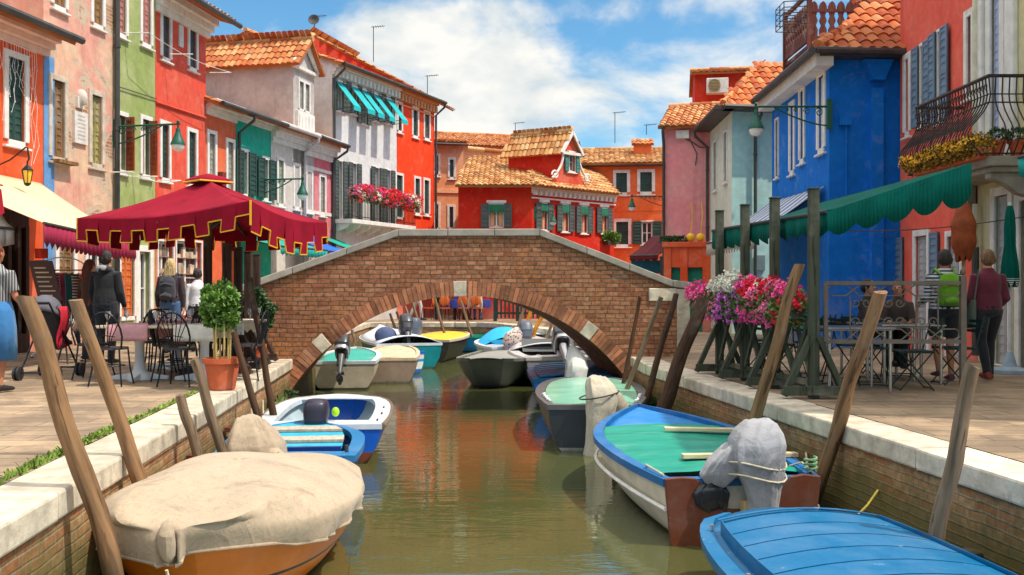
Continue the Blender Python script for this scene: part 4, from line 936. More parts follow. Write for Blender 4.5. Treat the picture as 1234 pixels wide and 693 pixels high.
# timber roof terrace on the blue house
al = thing('roof_terrace', 'brown timber roof terrace with a fretwork railing above the blue house', 'roof terrace', (8.2, 23.2, 6.3))
WDB = wood('terrace_wood', S(118, 66, 56), S(88, 48, 42)); m = MB()
tx0, tx1, ty0, ty1, tz = 6.75, 9.2, 22.6, 24.6, 7.0
for (x, y) in ((tx0, ty0), (tx0, ty1), (tx1, ty1), (8.0, ty0), (tx1, ty0)): m.box((x, y, tz-.1), (.1, .1, 2.2))
m.box(((tx0+tx1)/2, (ty0+ty1)/2, tz-.3), (tx1-tx0, ty1-ty0, .08)); m.build('frame', WDB, al)
m = MB()
for (a, b) in (((tx0, ty0), (tx1, ty0)), ((tx0, ty0), (tx0, ty1))):
    f = Fr(a, b); m.fbox(f, 0, f.L, -.04, .04, tz+.85, tz+.93); m.fbox(f, 0, f.L, -.03, .03, tz-.2, tz-.1); m.fbox(f, 0, f.L, -.03, .03, tz+.45, tz+.52)
    n = int(f.L/.2)
    for i in range(n):
        u = f.L*(i+.5)/n; w_ = .085
        prf = [(0, -.15), (.9, -.1), (1, .05), (.5, .15), (1, .25), (.55, .36), (1, .5), (1, .58), (.6, .66), (0, .7)]
        poly = [f.pt(u-w_*a_, -.02, tz+b_) for a_, b_ in prf]+[f.pt(u+w_*a_, -.02, tz+b_) for a_, b_ in prf[::-1]]
        m.prism(poly, f.N*.04)
m.build('railing', WDB, al)
m = MB()
for k in range(5): m.tube([V3(tx0-.05, ty0, tz+.2+.13*k), V3(tx0-.55, ty0+.1, tz+.2+.13*k), V3(tx0-.55, ty0+.8, tz+.2+.13*k), V3(tx0-.05, ty0+.8, tz+.2+.13*k)], .012, 5)
for k in range(3): m.tube([V3(tx0-.55, ty0+.1+.35*k, tz+.2), V3(tx0-.55, ty0+.1+.35*k, tz+.72)], .012, 5)
m.build('wire_rack', GUTTER, al)
m = MB(); m.box((8.6, 24.3, 7.7), (.55, .55, 1.3)); m.box((8.6, 24.3, 8.1), (.7, .7, .1)); m.prism([V3(8.15, 23.95, 8.35), V3(9.05, 23.95, 8.35), V3(8.6, 23.95, 8.6)], V3(0, .7, 0)); tag(m.build('chimney', mt('terracotta', S(205, 110, 78), .8, .15), bevel=.01), 'terracotta chimney standing behind the timber roof terrace', 'chimney')
# red house on the right
CR = plaster('pl_salmon', S(238, 98, 80), S(238, 132, 108), .35)
gb = mt('greyblue_shutter', S(108, 128, 148), .6, .15, 3, .1, tint=.1); wsh = mt('white_grey_shutter', S(168, 168, 168), .6, .1, 3, .1)
root, fr = house('salmon_red_house', 'salmon red house with grey blue shutters right of the blue house', (7.78, 19.95), (7.61, 16.3), 6, 9.2, CR,
    [((1092, 1096, 72, 159), dict(style='closed', mat=wsh, fw=.12)), ((1110.5, 1116.5, 55, 150), dict(style='open', mat=gb, sw=.32, fw=.06)), ((1131.5, 1137.5, 38, 145), dict(style='open', mat=gb, sw=.32, fw=.06)),
     ((1166.5, 1172, 20, 112), dict(style='closed', mat=wsh, fw=.12)), ((1104, 1118, 285, 428), dict(style='closed', mat=wsh, fw=.12, sill=False)),
     ((1143, 1158, 285, 440), dict(style='closed', mat=wsh, fw=.1, sill=False))], rise=1, seed=70)
m = MB()
for x in (1085, 1128): shutter(root, fr, fr.u(x-5), fr.u(x+5), .35, 2.2, .04, gb)
m.fbox(fr, 0, fr.L, 0, .06, 8.2, 8.3); m.build('string_course', CR, root)
# cream house at the right edge with the iron balcony
CRM = plaster('pl_cream', S(214, 204, 150), S(206, 198, 170), .5, under=(.62, .6, .55), streak=.5)
root, fr = house('cream_house', 'cream and white house at the right edge behind the iron balcony', (7.6, 16.25), (7.35, 8.0), 6, 9.0, CRM,
    [((1195, 1206, -60, 196), dict(style='closed', mat=mt('lilac_shutter', S(168, 178, 204), .7, .1), fw=.16, sill=False)),
     ((1200, 1216, 236, 440), dict(style='closed', mat=wsh, fw=.14, sill=False)), ((1230, 1262, 240, 450), dict(style='glass', fw=.14, sill=False))], rise=1, seed=71)
m = MB()
for x in (1184, 1222): u = fr.u(x); m.fbox(fr, u-.14, u+.14, 0, .09, 3.2, 6.4)
m.build('pilaster', WHITE, root, bevel=.02)
m = MB(); u = fr.u(1183); m.tube([fr.pt(u, .1, 2.55), fr.pt(u, .1, 1.85)], .05, 8); m.tube([fr.pt(u, .1, 6.5), fr.pt(u, .1, 3.2)], .05, 8); m.build('downpipe', mt('cream_pipe', S(206, 200, 170), .6), root, smooth=40)
m = MB(); m.tube([fr.pt(u, .1, 1.85), fr.pt(u, .1, .1)], .06, 8); m.build('downpipe', GUTTER, root, smooth=40)
# balcony slab and bowed iron railing
bx0, by0, by1, bzz = 6.8, 14.2, 16.75, 2.98
bal = thing('iron_balcony', 'bowed wrought iron balcony with stone slab above the green awning', 'balcony', (7.2, 15.4, bzz))
m = MB(); m.box((7.22, (by0+by1)/2, bzz+.03), (.85, by1-by0, .14))
m.box((7.24, (by0+by1)/2, bzz-.08), (.72, by1-by0-.15, .08))
for y in (by0+.25, by1-.4): m.prism([V3(7.58, y-.09, bzz-.12), V3(6.9, y-.09, bzz-.12), V3(6.9, y-.09, bzz-.2), V3(7.15, y-.09, bzz-.3), V3(7.3, y-.09, bzz-.42), V3(7.58, y-.09, bzz-.5)], V3(0, .18, 0))
m.build('stone_slab', mt('grey_stone', (.30, .26, .21), .85, .2, 4, .3), bal, bevel=.015)
IRON = mt('rusty_iron', (.05, .035, .03), .6, .3, 6, .1, metal=.5)
m = MB()
def bow(z): return .30*math.exp(-((z-.3)/.28)**2)-.03*math.exp(-((z-.85)/.15)**2)
zs = [0, .08, .16, .24, .32, .42, .52, .64, .76, .88, 1.0, 1.12]
def bal_bar(x, y, nx, ny): m.tube([V3(x+nx*bow(z), y+ny*bow(z), bzz+.1+z) for z in zs], .011, 5)
n = 26
for i in range(n+1): bal_bar(bx0, by0+(by1-by0)*i/n, -1, 0)
for i in range(1, 9): bal_bar(bx0+.8*i/8, by0, 0, -1); bal_bar(bx0+.8*i/8, by1, 0, 1)
def rail(z, off, r): m.tube([V3(7.6, by0-off, bzz+z), V3(bx0-off, by0-off, bzz+z), V3(bx0-off, by1+off, bzz+z), V3(7.6, by1+off, bzz+z)], r, 6)
rail(1.24, 0, .028); rail(.86, .01, .012); rail(.98, .0, .01); rail(.12, .1, .014)
for i in range(n):                                   # curled frieze below the handrail
    y = by0+(by1-by0)*(i+.5)/n; m.tube([V3(bx0-.02, y+.04*math.cos(t), bzz+1.09+.045*math.sin(t)) for t in [k*.8 for k in range(9)]], .007, 4)
m.build('railing', IRON, bal, smooth=50)
# ------------------------------------------------------------------ mooring poles
POLE = wood('pole_wood', S(150, 112, 76), S(92, 66, 44), wet=-.55, grain=(16, 16, 1.1))
POLEG = wood('pole_wood_grey', S(138, 114, 90), S(84, 68, 52), wet=-.55, grain=(16, 16, 1.1))
POLED = wood('pole_wood_dark', S(92, 62, 42), S(58, 40, 28), wet=-.55, grain=(16, 16, 1.1))
POLEY = wood('pole_yellow', S(206, 140, 40), S(160, 104, 34), wet=-.55, grain=(16, 16, 1.1))
def pole(base, top, r, mat, label, seed, group='mooring poles along the canal', bend=.03, extra=None):
    base, top = Vector(base), Vector(top); ax = top-base; L = ax.length; rr = random.Random(seed)
    m = MB(); n = 16; pts = []; rad = []
    for i in range(n+1):
        t = i/n; b = bend*math.sin(t*PI*1.3+seed)
        pts.append((b+.5*r*noise.noise(Vector((t*4, seed, 0))), .5*r*noise.noise(Vector((t*4, seed, 9))), L*t)); rad.append(r*(1.08-.22*t)*(1+.10*noise.noise(Vector((t*9, seed, 4)))))
    K = 12; vs = []
    for p, q in zip(pts, rad):
        for k in range(K):
            a = 2*PI*k/K; f = 1+.09*noise.noise(Vector((math.cos(a)*1.4, math.sin(a)*1.4, p[2]*1.2+seed)))
            vs.append((p[0]+math.cos(a)*q*f, p[1]+math.sin(a)*q*f, p[2]))
    fs = [(i*K+k, i*K+(k+1) % K, (i+1)*K+(k+1) % K, (i+1)*K+k) for i in range(n) for k in range(K)]+[tuple(range(K-1, -1, -1)), tuple(range(n*K, n*K+K))]
    vs = [(x+ (0 if z < L-1e-4 else 0), y, z+(.25*r*math.cos(math.atan2(y, x)+seed) if z > L-1e-4 else 0)) for x, y, z in vs]
    m.add(vs, fs, .5)
    if extra: m.tube([(r*.8, 0, L*extra[0]), (r*1.9, 0, L*extra[1]), (r*2.0, 0, L*extra[1]+.02)], [r*.7, r*.5, r*.3], 8)
    o = m.build('mooring_pole', mat, smooth=50); o.location = base; o.rotation_euler = ax.to_track_quat('Z', 'Y').to_euler()
    tag(o, label, 'mooring pole', group); return o
def pp(b, t, r, mat, label, seed, **k): return pole(W(*b), W(*t), r, mat, label, seed, **k)
pp((166, 770, 6.1), (29, 358, 5.9), .060, POLE, 'thick brown mooring pole nearest the camera at the far left, leaning left', 1)
pp((214, 705, 7.2), (91, 362, 7.0), .054, POLE, 'tall brown mooring pole second from the left, leaning left over the kerb', 2)
pp((264, 638, 8.8), (217, 475, 8.7), .05, POLEG, 'short grey mooring pole standing just behind the beige boat cover', 3)
pp((290, 618, 9.5), (234, 432, 9.4), .05, POLEG, 'medium grey mooring pole beside the terracotta pot on the left quay', 4)
pp((328, 567, 11.7), (282, 400, 11.6), .042, POLED, 'thin dark mooring pole in front of the potted bush on the left', 5)
pp((337, 544, 13.1), (301, 336, 13.0), .045, POLED, 'tall thin dark mooring pole nearest the left end of the bridge', 6)
pp((968, 630, 9.0), (1064, 352, 8.3), .062, POLE, 'long mooring pole crossing in front of the metal railing, leaning right', 7)
pp((882, 602, 10.1), (964, 319, 9.8), .062, POLE, 'tall mooring pole in front of the pink flowers, leaning right', 8)
pp((782, 542, 13.2), (847, 360, 12.8), .095, POLED, 'thickest dark mooring pole left of the flower boxes', 9)
pp((1114, 738, 6.6), (1170, 441, 6.4), .055, POLEG, 'short pale mooring pole with a broken stub at the right kerb', 10, extra=(.52, .66))
pp((748, 482, 16.1), (771, 358, 16.0), .035, POLED, 'thin dark mooring pole against the right end of the bridge, leftmost of three', 11)
pp((738, 517, 15.2), (797, 358, 15.0), .04, POLEG, 'thin brown mooring pole against the bridge, middle of three', 12)
pp((765, 529, 14.2), (815, 354, 14.1), .045, POLED, 'mooring pole against the bridge, nearest the stone pillar', 13)
far = [((537, 402), (524, 360), 31.5, POLEG), ((569, 400), (555, 363), 32, POLEG), ((617, 412), (633, 366), 29, POLEG), ((623, 422), (642, 369), 27.4, POLEY), ((630, 428), (657, 373), 26, POLEY),
       ((648, 428), (670, 379), 26, POLEG), ((664, 432), (689, 388), 25, POLED), ((703, 444), (715, 406), 22.5, POLED), ((714, 448), (726, 416), 21.6, POLED),
       ((484, 412), (470, 378), 30, POLED), ((494, 410), (478, 376), 31, POLED), ((503, 408), (488, 370), 31.5, POLEG), ((512, 408), (497, 366), 32.2, POLEG), ((430, 425), (424, 398), 26, POLEG)]
fl_ = ['grey mooring pole in front of the restaurant chairs, left one', 'grey mooring pole in front of the restaurant chairs, right one', 'pale thin mooring pole left of the two yellow poles', 'left one of the two yellow mooring poles beyond the bridge', 'right one of the two yellow mooring poles beyond the bridge',
       'grey mooring pole just right of the yellow poles', 'dark mooring pole leaning right beyond the grey speedboat', 'short dark pole behind the outboard motor, left of a pair', 'short dark pole behind the outboard motor, right of a pair',
       'first dark pole from the left beyond the white motor boat', 'second dark pole from the left beyond the white motor boat', 'third pole from the left beyond the white motor boat', 'fourth pole from the left beyond the white motor boat', 'short grey pole beside the left bank seen below the arch']
for i, (b, t, d, mm) in enumerate(far): pole(W(b[0], b[1]+6, d), W(t[0], t[1], d+.1), .055 if mm is POLEY else .045, mm, fl_[i], 20+i, bend=.02)
# ------------------------------------------------------------------ boats
def hullmat(name, col, low=None, zl=.1, rough=.35, dirt=.35, stripe=None):
    if name in MATS: return MATS[name]
    m, N, L, b = nodes(name); tc = N.new('ShaderNodeTexCoord'); ob = tc.outputs['Object']; sep = N.new('ShaderNodeSeparateXYZ'); L.new(ob, sep.inputs[0])
    n = _noise(N, L, ob, 3, 7, .65); c = _mix(N, L, _mr(N, L, n, .35, .7), sc(col, .85), sc(col, 1.12))
    n2 = _noise(N, L, _vmul(N, L, ob, (5, 5, 1)), 2, 8, .7); c = _mix(N, L, _mr(N, L, n2, .55, .8, 0, dirt), c, (.2, .17, .12))
    if stripe:
        s = _math(N, L, 'MULTIPLY', _mr(N, L, sep.outputs[2], stripe[0]-.006, stripe[0]), _mr(N, L, sep.outputs[2], stripe[1], stripe[1]+.006, 1, 0)); c = _mix(N, L, s, c, stripe[2])
    if low: c = _mix(N, L, _mr(N, L, sep.outputs[2], zl-.01, zl+.01, 1, 0), c, low)
    zz = _math(N, L, 'ADD', sep.outputs[2], _math(N, L, 'MULTIPLY', n2, .1)); c = _mix(N, L, _mr(N, L, zz, .05, .13, .8, 0), c, (.04, .05, .02))
    L.new(c, b.inputs['Base Color']); b.inputs['Roughness'].default_value = rough; b.inputs['Specular IOR Level'].default_value = .45
    _bump(N, L, b, n2, .15, .01); MATS[name] = m; return m
class Boat:
    def __init__(s, name, label, stern, bow, W_, fb=.5, rise=.12, ws=.8, tm=.45, p=2.2, hull=None, trim=None, inside=None, cat='boat', blunt=0, rake=.25, open_=True, rimw=.07, group='boats moored along the canal'):
        s.a = Vector((stern[0], stern[1], WATER)); b = Vector((bow[0], bow[1], WATER)); s.L = (b-s.a).length; s.F = (b-s.a)/s.L; s.R = Vector((s.F.y, -s.F.x, 0))
        s.W = W_/2; s.fb = fb; s.rise = rise; s.ws = ws; s.tm = tm; s.p = p; s.bl = blunt; s.rake = rake; s.hull = hull; s.trim = trim
        s.root = thing(name, label, cat, (s.a+b)/2, group)
        nT, m = 26, MB(); rings = []
        for i in range(nT+1):
            t = i/nT; ring = []
            for (ws_, zf) in ((1, 1), (.985, .72), (.93, .42), (.80, .12), (.55, -.12), (.0, -.22)):
                ring.append((ws_, zf))
            pts = [s.pt(t, -w, None, zf) for w, zf in ring]+[s.pt(t, w, None, zf) for w, zf in ring[-2::-1]]
            rings.append(pts)
        n = len(rings[0]); vs = [p_ for r_ in rings for p_ in r_]
        fs = [(i*n+k, i*n+k+1, (i+1)*n+k+1, (i+1)*n+k) for i in range(nT) for k in range(n-1)]
        m.add(vs, [f[::-1] for f in fs], .5); m.add(rings[0], [tuple(range(n))], .5); m.add(rings[-1], [tuple(range(n))[::-1]], .5)
        hu = m.build('hull', hull, s.root, smooth=50)
        # gunwale rim
        m = MB(); rw = rimw/s.W
        for sg in (-1, 1):
            for i in range(nT):
                t0, t1 = i/nT, (i+1)/nT
                q = []
                for t in (t0, t1):
                    for (w, dz) in ((1.03, -.04), (1.03, .025), (1-rw, .025), (1-rw, -.04)): q.append(s.pt(t, sg*w, s.zg(t)+dz))
                m.add(q, [(0, 1, 5, 4), (1, 2, 6, 5), (2, 3, 7, 6), (3, 0, 4, 7)], .5)
        q = [s.pt(0, w, s.zg(0)+dz)+s.F*dx for dx in (-.012, rimw) for w, dz in ((-1.03, -.04), (1.03, -.04), (1.03, .025), (-1.03, .025))]
        m.add(q, [(0, 1, 2, 3), (7, 6, 5, 4), (3, 2, 6, 7), (0, 4, 5, 1)], .5)
        m.build('gunwale', trim or hull, s.root, smooth=40)
        if open_:
            m = MB(); m.grid(lambda u, v: s.pt(.02+.95*v, (u*2-1)*.94, .14+(s.zg(.02+.95*v)-.14)*min(1, abs(u*2-1)**5)), 14, 20); m.build('interior', inside or hull, s.root, smooth=50)
    def hw(s, t):
        if t <= s.tm: q = t/s.tm; return s.W*(s.ws+(1-s.ws)*math.sin(q*PI/2))
        q = (t-s.tm)/(1-s.tm); return s.W*max(s.bl, (1-q**s.p)) if s.bl == 0 else s.W*(s.bl+(1-s.bl)*max(0, 1-q**s.p)**.5)
    def zg(s, t): return s.fb+s.rise*t*t+.03*(1-t)**2
    def pt(s, t, w, z=None, zf=None):
        zg = s.zg(t)
        if z is None: z = zg*zf if zf > 0 else zf
        fl = 1.0 if zf is None or zf >= 1 else 1-.22*(1-max(zf, 0))*t
        x = s.L*t - s.rake*(1-min(1, max(z, -.2)/zg))*t**3
        return s.a+s.F*x+s.R*(w*s.hw(t)*fl)+Vector((0, 0, z))
    def deck(s, t0, t1, drop, mat, name='deck', camber=.04, ww=.94, th=.02):
        m = MB(); m.grid(lambda u, v: s.pt(t0+(t1-t0)*v, (u*2-1)*ww, s.zg(t0+(t1-t0)*v)-drop+camber*(1-(u*2-1)**2)), 10, 10)
        return m.build(name, mat, s.root, smooth=40, solid=th)
    def board(s, t0, t1, w0, w1, z, mat, name='thwart', th=.03):
        m = MB(); q = [s.pt(t, w, z+dz) for dz in (-th, 0) for t, w in ((t0, w0), (t1, w0), (t1, w1), (t0, w1))]
        m.add(q, [(0, 1, 2, 3), (7, 6, 5, 4), (0, 4, 5, 1), (1, 5, 6, 2), (2, 6, 7, 3), (3, 7, 4, 0)]); return m.build(name, mat, s.root)
def outboard(root, pos, fwd, cowl, k=1.0, tilt=0, accent=None, leg=None, band=None):
    """outboard motor: cowl on a midsection, clamp bracket, gear case and propeller; fwd points to the bow"""
    fwd = Vector(fwd).normalized(); side = Vector((fwd.y, -fwd.x, 0)); rot = Matrix.Rotation(tilt, 3, side); pos = Vector(pos)
    B = Matrix((side, fwd, Vector((0, 0, 1)))).transposed()
    T = lambda x, y, z: pos+rot @ (B @ Vector((x*k, y*k, z*k)))
    leg = leg or mt('motor_grey', (.10, .10, .105), .4, .15, 5, 0, metal=.2)
    def loft(m, secs, n=16, e=3.2):
        vs = []
        for (z, cy, a, b) in secs:
            for i in range(n):
                t = 2*PI*i/n; c, s_ = math.cos(t), math.sin(t); vs.append(T(math.copysign(abs(c)**(2/e), c)*a, cy+math.copysign(abs(s_)**(2/e), s_)*b, z))
        q = len(secs); fs = [(i*n+j, i*n+(j+1) % n, (i+1)*n+(j+1) % n, (i+1)*n+j) for i in range(q-1) for j in range(n)]+[tuple(range(n-1, -1, -1)), tuple(range((q-1)*n, q*n))]
        m.add(vs, fs, .5)
    m = MB(); loft(m, [(.05, -.16, .07, .09), (-.2, -.17, .05, .08), (-.5, -.18, .035, .075), (-.62, -.18, .035, .09)]); loft(m, [(-.60, -.17, .07, .13), (-.615, -.17, .07, .13)], e=2.4)
    mo = m.build('outboard_motor', leg, root, smooth=40)
    m = MB(); loft(m, [(.02, -.15, .09, .15), (.05, -.14, .125, .2), (.16, -.13, .145, .235), (.20, -.13, .152, .245), (.205, -.13, .158, .25), (.33, -.13, .165, .255), (.42, -.14, .15, .235), (.455, -.15, .12, .19), (.47, -.16, .06, .1)], e=4.2); m.build('cowl', cowl, mo, smooth=40)
    if band is not None: m = MB(); loft(m, [(.07, -.14, .140, .222), (.14, -.13, .152, .24)]); m.build('stripe', band, mo, smooth=40)
    m = MB(); m.tube([T(0, -.02, -.62), T(0, -.38, -.62)], [.035*k, .02*k], 8)
    for q in range(3):
        a = q*2.094; m.add([T(0, -.32, -.62), T(.11*math.cos(a), -.30, -.62+.11*math.sin(a)), T(.11*math.cos(a+.7), -.36, -.62+.11*math.sin(a+.7))], [(0, 1, 2)])
    m.build('propeller', leg, mo)
    m = MB(); m.box(T(0, -.02, -.02), (.2*k, .09*k, .26*k), M=rot @ B); m.tube([T(0, .1, .08), T(.02, .5, .12)], [.018*k, .022*k], 6); m.build('clamp_bracket', leg, mo, bevel=.01)
    return mo
def bag(m, c, secs, seed, n=56, fold=.045, M=None):
    """draped cloth bag: rings (z, cx, cy, a, b) refined and creased"""
    fine = []
    for p, q in zip(secs, secs[1:]):
        for k in range(4): t = k/4; fine.append(tuple(p[i]+(q[i]-p[i])*t for i in range(5)))
    fine.append(secs[-1]); vs = []; c = Vector(c)
    for j, (z, x, y, a, b) in enumerate(fine):
        for i in range(n):
            t = 2*PI*i/n; P = Vector((math.cos(t)*1.9, math.sin(t)*1.9, z*1.6+seed))
            cre = abs(noise.noise(P*1.6))*1.5-abs(noise.noise(P*3.1+Vector((4, 1, 0))))*.8
            f = 1+fold*.6*math.sin(t*7+seed+z*4)+fold*2.0*(cre-.25)+.10*noise.noise(P*.6)
            e = 3.0; ca, sa = math.cos(t), math.sin(t); p = Vector((x+math.copysign(abs(ca)**(2/e), ca)*a*f, y+math.copysign(abs(sa)**(2/e), sa)*b*f, z+.02*math.sin(t*3+seed)*(1 if j < len(fine)-3 else .3)))
            vs.append((M @ p if M else p)+c)
    q = len(fine); fs = [(i*n+j, i*n+(j+1) % n, (i+1)*n+(j+1) % n, (i+1)*n+j) for i in range(q-1) for j in range(n)]+[tuple(range(n-1, -1, -1)), tuple(range((q-1)*n, q*n))]
    m.add(vs, fs, .5)
def rope(pts, r=.012, sag=0):
    m = MB(); P = []
    for i in range(len(pts)-1):
        for k in range(6): t = k/6; p = Vector(pts[i]).lerp(Vector(pts[i+1]), t); p.z -= sag*4*t*(1-t); P.append(p)
    P.append(Vector(pts[-1])); m.tube(P, r, 6); return m
ROPE = mt('rope', (.55, .47, .33), .8, .2, 30, .3)
def canvas(name, c1, c2, k=1.0):
    """heavy cloth: blotchy fading, water marks, fine weave and sharp creases"""
    m, N, L, b = nodes(name); tc = N.new('ShaderNodeTexCoord'); ob = tc.outputs['Object']
    n = _noise(N, L, ob, 1.6, 8, .65, .4); c = _mix(N, L, _mr(N, L, n, .35, .68), c1, sc(c1, .82)); n2 = _noise(N, L, ob, 3.1, 9, .7, .8); c = _mix(N, L, _mr(N, L, n2, .52, .72, 0, .7), c, c2)
    n3 = _noise(N, L, ob, 6, 4, .6, 1.5); e = _math(N, L, 'ABSOLUTE', _math(N, L, 'SUBTRACT', n3, .5)); c = _mix(N, L, _mr(N, L, e, 0, .018, .35, 0), c, c2)
    v = _noise(N, L, _vmul(N, L, ob, (1, 1, .6)), 3.2, 3, .5, 1.2); r1 = _math(N, L, 'ABSOLUTE', _math(N, L, 'SUBTRACT', v, .5)); v2 = _noise(N, L, ob, 8, 3, .5, .8); r2 = _math(N, L, 'ABSOLUTE', _math(N, L, 'SUBTRACT', v2, .5))
    h = _math(N, L, 'ADD', _mr(N, L, r1, 0, .10, 1, 0, False), _math(N, L, 'MULTIPLY', _mr(N, L, r2, 0, .12, 1, 0, False), .4))
    p = _bump(N, L, b, h, .15*k, .025); _bump(N, L, b, _noise(N, L, ob, 130, 2), .15, .003, p)
    L.new(c, b.inputs['Base Color']); b.inputs['Roughness'].default_value = .88; b.inputs['Sheen Weight'].default_value = .15; return m
BEIGE = canvas('beige_canvas', S(178, 157, 130), S(112, 88, 64))
# A: orange boat under a beige cover
A = Boat('covered_boat', 'orange hulled boat under a large beige canvas cover in the left foreground', (-2.06, 8.75), (-2.10, 6.2), 1.70, fb=.50, rise=.13, ws=.8, tm=.45, p=2.3, hull=hullmat('hull_orange', S(226, 122, 22), (.05, .045, .04), .02, .3, .3, stripe=(.215, .235, (.02, .02, .025))), trim=mt('dark_rubber', (.03, .03, .03), .6), blunt=.12, rake=.35)
# the cover is one cloth: rings shrink from the gunwale outline to the crown, a skirt hangs outside
out_ = [(t/24, -1) for t in range(24)]+[(1, -1+.2*k) for k in range(10)]+[(1-t/24, 1) for t in range(24)]+[(0, 1-.2*k) for k in range(10)]
def cov(i, s_):
    t, w = out_[i % len(out_)]; th = 2*PI*i/len(out_); tc = .45; bowd = math.exp(-((t-1)/.14)**2)
    if s_ <= 1:
        tt = tc+(t-tc)*s_; ww = w*s_; q = max(0, 1-s_**2.6)
        h = .27*q*(1-.15*(tt-tc))+.035; cr = .010*math.sin(th*9+1)*s_**2+.014*noise.noise(Vector((tt*5, ww*3, 2)))+.02*noise.noise(Vector((math.cos(th)*3, math.sin(th)*3, s_*1.5)))*s_
        p = A.pt(tt, ww*1.05, A.zg(tt)+h+cr); p += A.F*(.07*(t > .999)*s_**3-.05*(t < .001)*s_**3); return p
    e = s_-1; p = cov(i, 1); cx = A.pt(.45, 0, 0); o_ = Vector((p.x-cx.x, p.y-cx.y, 0)); o_ = (A.R*w if 0 < t < 1 else (A.F*(1 if t > .5 else -1)+A.R*w*.6)); o_.normalize()
    rip = .016*math.sin(th*31)+.012*math.sin(th*53+1)+.03*noise.noise(Vector((math.cos(th)*5, math.sin(th)*5, e)))
    pl = bowd*.035*math.sin(w*9)
    return p+o_*(.028*min(1, e*4)-.05*e+rip*e*1.6+pl*e*2)+Vector((0, 0, -e*(.165+.03*math.sin(th*5)+.05*noise.noise(Vector((math.cos(th)*4, math.sin(th)*4, 7)))+.05*bowd)))
m = MB(); nO = len(out_); SS = [0.02, .12, .24, .36, .48, .6, .7, .8, .87, .93, .97, 1.0, 1.06, 1.2, 1.4, 1.6, 1.8, 2.0]
vs = [cov(i, q) for q in SS for i in range(nO)]; m.add(vs, [(j*nO+i, j*nO+(i+1) % nO, (j+1)*nO+(i+1) % nO, (j+1)*nO+i) for j in range(len(SS)-1) for i in range(nO)]+[tuple(range(nO))], .5)
cv = m.build('cover', BEIGE, A.root, smooth=60, solid=.008, sub=1)
m = MB(); hem = [cov(i, 1.93)+V3(0, 0, 0) for i in range(nO+1)]; m.tube(hem, .011, 6); m.build('hem_cord', BEIGE, cv, smooth=60)
bowp = A.pt(1, 0, A.zg(1)); m = MB()      # tuck of spare cloth gathered at the stem
m.add([bowp+A.F*.02+A.R*.02+V3(0, 0, .13), bowp+A.F*.12+A.R*-.05+V3(0, 0, .03), bowp+A.F*.16+A.R*.0+V3(0, 0, .0), bowp+A.F*.12+A.R*.09+V3(0, 0, .03), bowp+A.F*.09-A.R*.05+V3(0, 0, -.15), bowp+A.F*.13+V3(0, 0, -.19), bowp+A.F*.09+A.R*.06+V3(0, 0, -.15)], [(0, 1, 2), (0, 2, 3), (1, 4, 5, 2), (2, 5, 6, 3)])
m.build('cover_tuck', BEIGE, cv, smooth=30, solid=.012, sub=1)
rope([bowp+A.F*.14+V3(0, 0, -.2), bowp+A.F*.1+V3(.03, 0, -.4), bowp+A.F*.12+V3(-.02, 0, -.5), bowp+A.F*.02+V3(0, 0, -.3)], .011).build('bow_rope', ROPE, A.root, smooth=60)
rope([A.pt(.86, 1.0, A.zg(.9)+.05), A.pt(.74, 1.08, A.zg(.8)-.05)], .006).build('cord', mt('dark_rubber', 0), A.root)
# B: blue dinghy with covered outboard
BB = paint('sky_blue_paint', (.005, .17, .40), .45, .5); NB = hullmat('hull_navy', S(26, 56, 128), (.03, .03, .04), .03)
B_ = Boat('blue_dinghy', 'small bright blue dinghy with striped deck behind the beige covered boat', (-2.24, 9.75), (-2.5, 12.1), 1.46, fb=.44, rise=.08, ws=.93, tm=.4, p=3, hull=NB, trim=BB, inside=mt('navy_inside', S(24, 60, 110), .5), rimw=.12)
B_.deck(.0, .16, .0, BB, 'stern_deck', .01)
TQ = mt('worn_turquoise', S(38, 160, 190), .6, .15, 4, .1, dirt=(.4, .42, .4), dirtk=.6); GW = mt('weathered_board', S(176, 164, 146), .85, .18, 6, .3, dirt=(.25, .22, .2), dirtk=.6, stretch=(4, 1, 1))
for k in range(5): B_.board(.26+.135*k, .26+.135*k+.125, -.78, .72, B_.zg(.3)+.02+.012*k+(.02 if k % 2 else 0), GW if k % 2 else TQ, 'deck_board', .03)
B_.board(.24, .27, -.78, .72, B_.zg(.3)+.03, NB, 'coaming', .14); B_.deck(.92, 1, .0, BB, 'foredeck', .02)
m = MB(); c0 = B_.pt(.02, -.42, B_.zg(0)-.06); bag(m, c0, [(-.12, 0, 0, .2, .2), (.05, 0, .02, .30, .25), (.2, 0, .03, .27, .26), (.34, -.02, .05, .2, .21), (.44, -.05, .06, .13, .14), (.48, -.06, .06, .06, .07)], 3)
ob = m.build('outboard_cover', BEIGE, B_.root, smooth=60)
m = MB(); m.tube([c0+V3(.18, -.1, .12), c0+V3(.42, -.18, -.02), c0+V3(.52, -.2, -.08)], [.1, .07, .05], 10); m.build('tiller_cover', BEIGE, ob, smooth=60)
rope([c0+V3(-.26, -.18, .08), c0+V3(0, -.27, .02), c0+V3(.28, -.16, .16)], .009).build('cord', ROPE, ob)
m = MB()
for w in (.86,): m.tube([B_.pt(.1, w, B_.zg(0)), B_.pt(.1, w, B_.zg(0)+.09)], .02, 8)
m.build('cleat', GUTTER, B_.root)
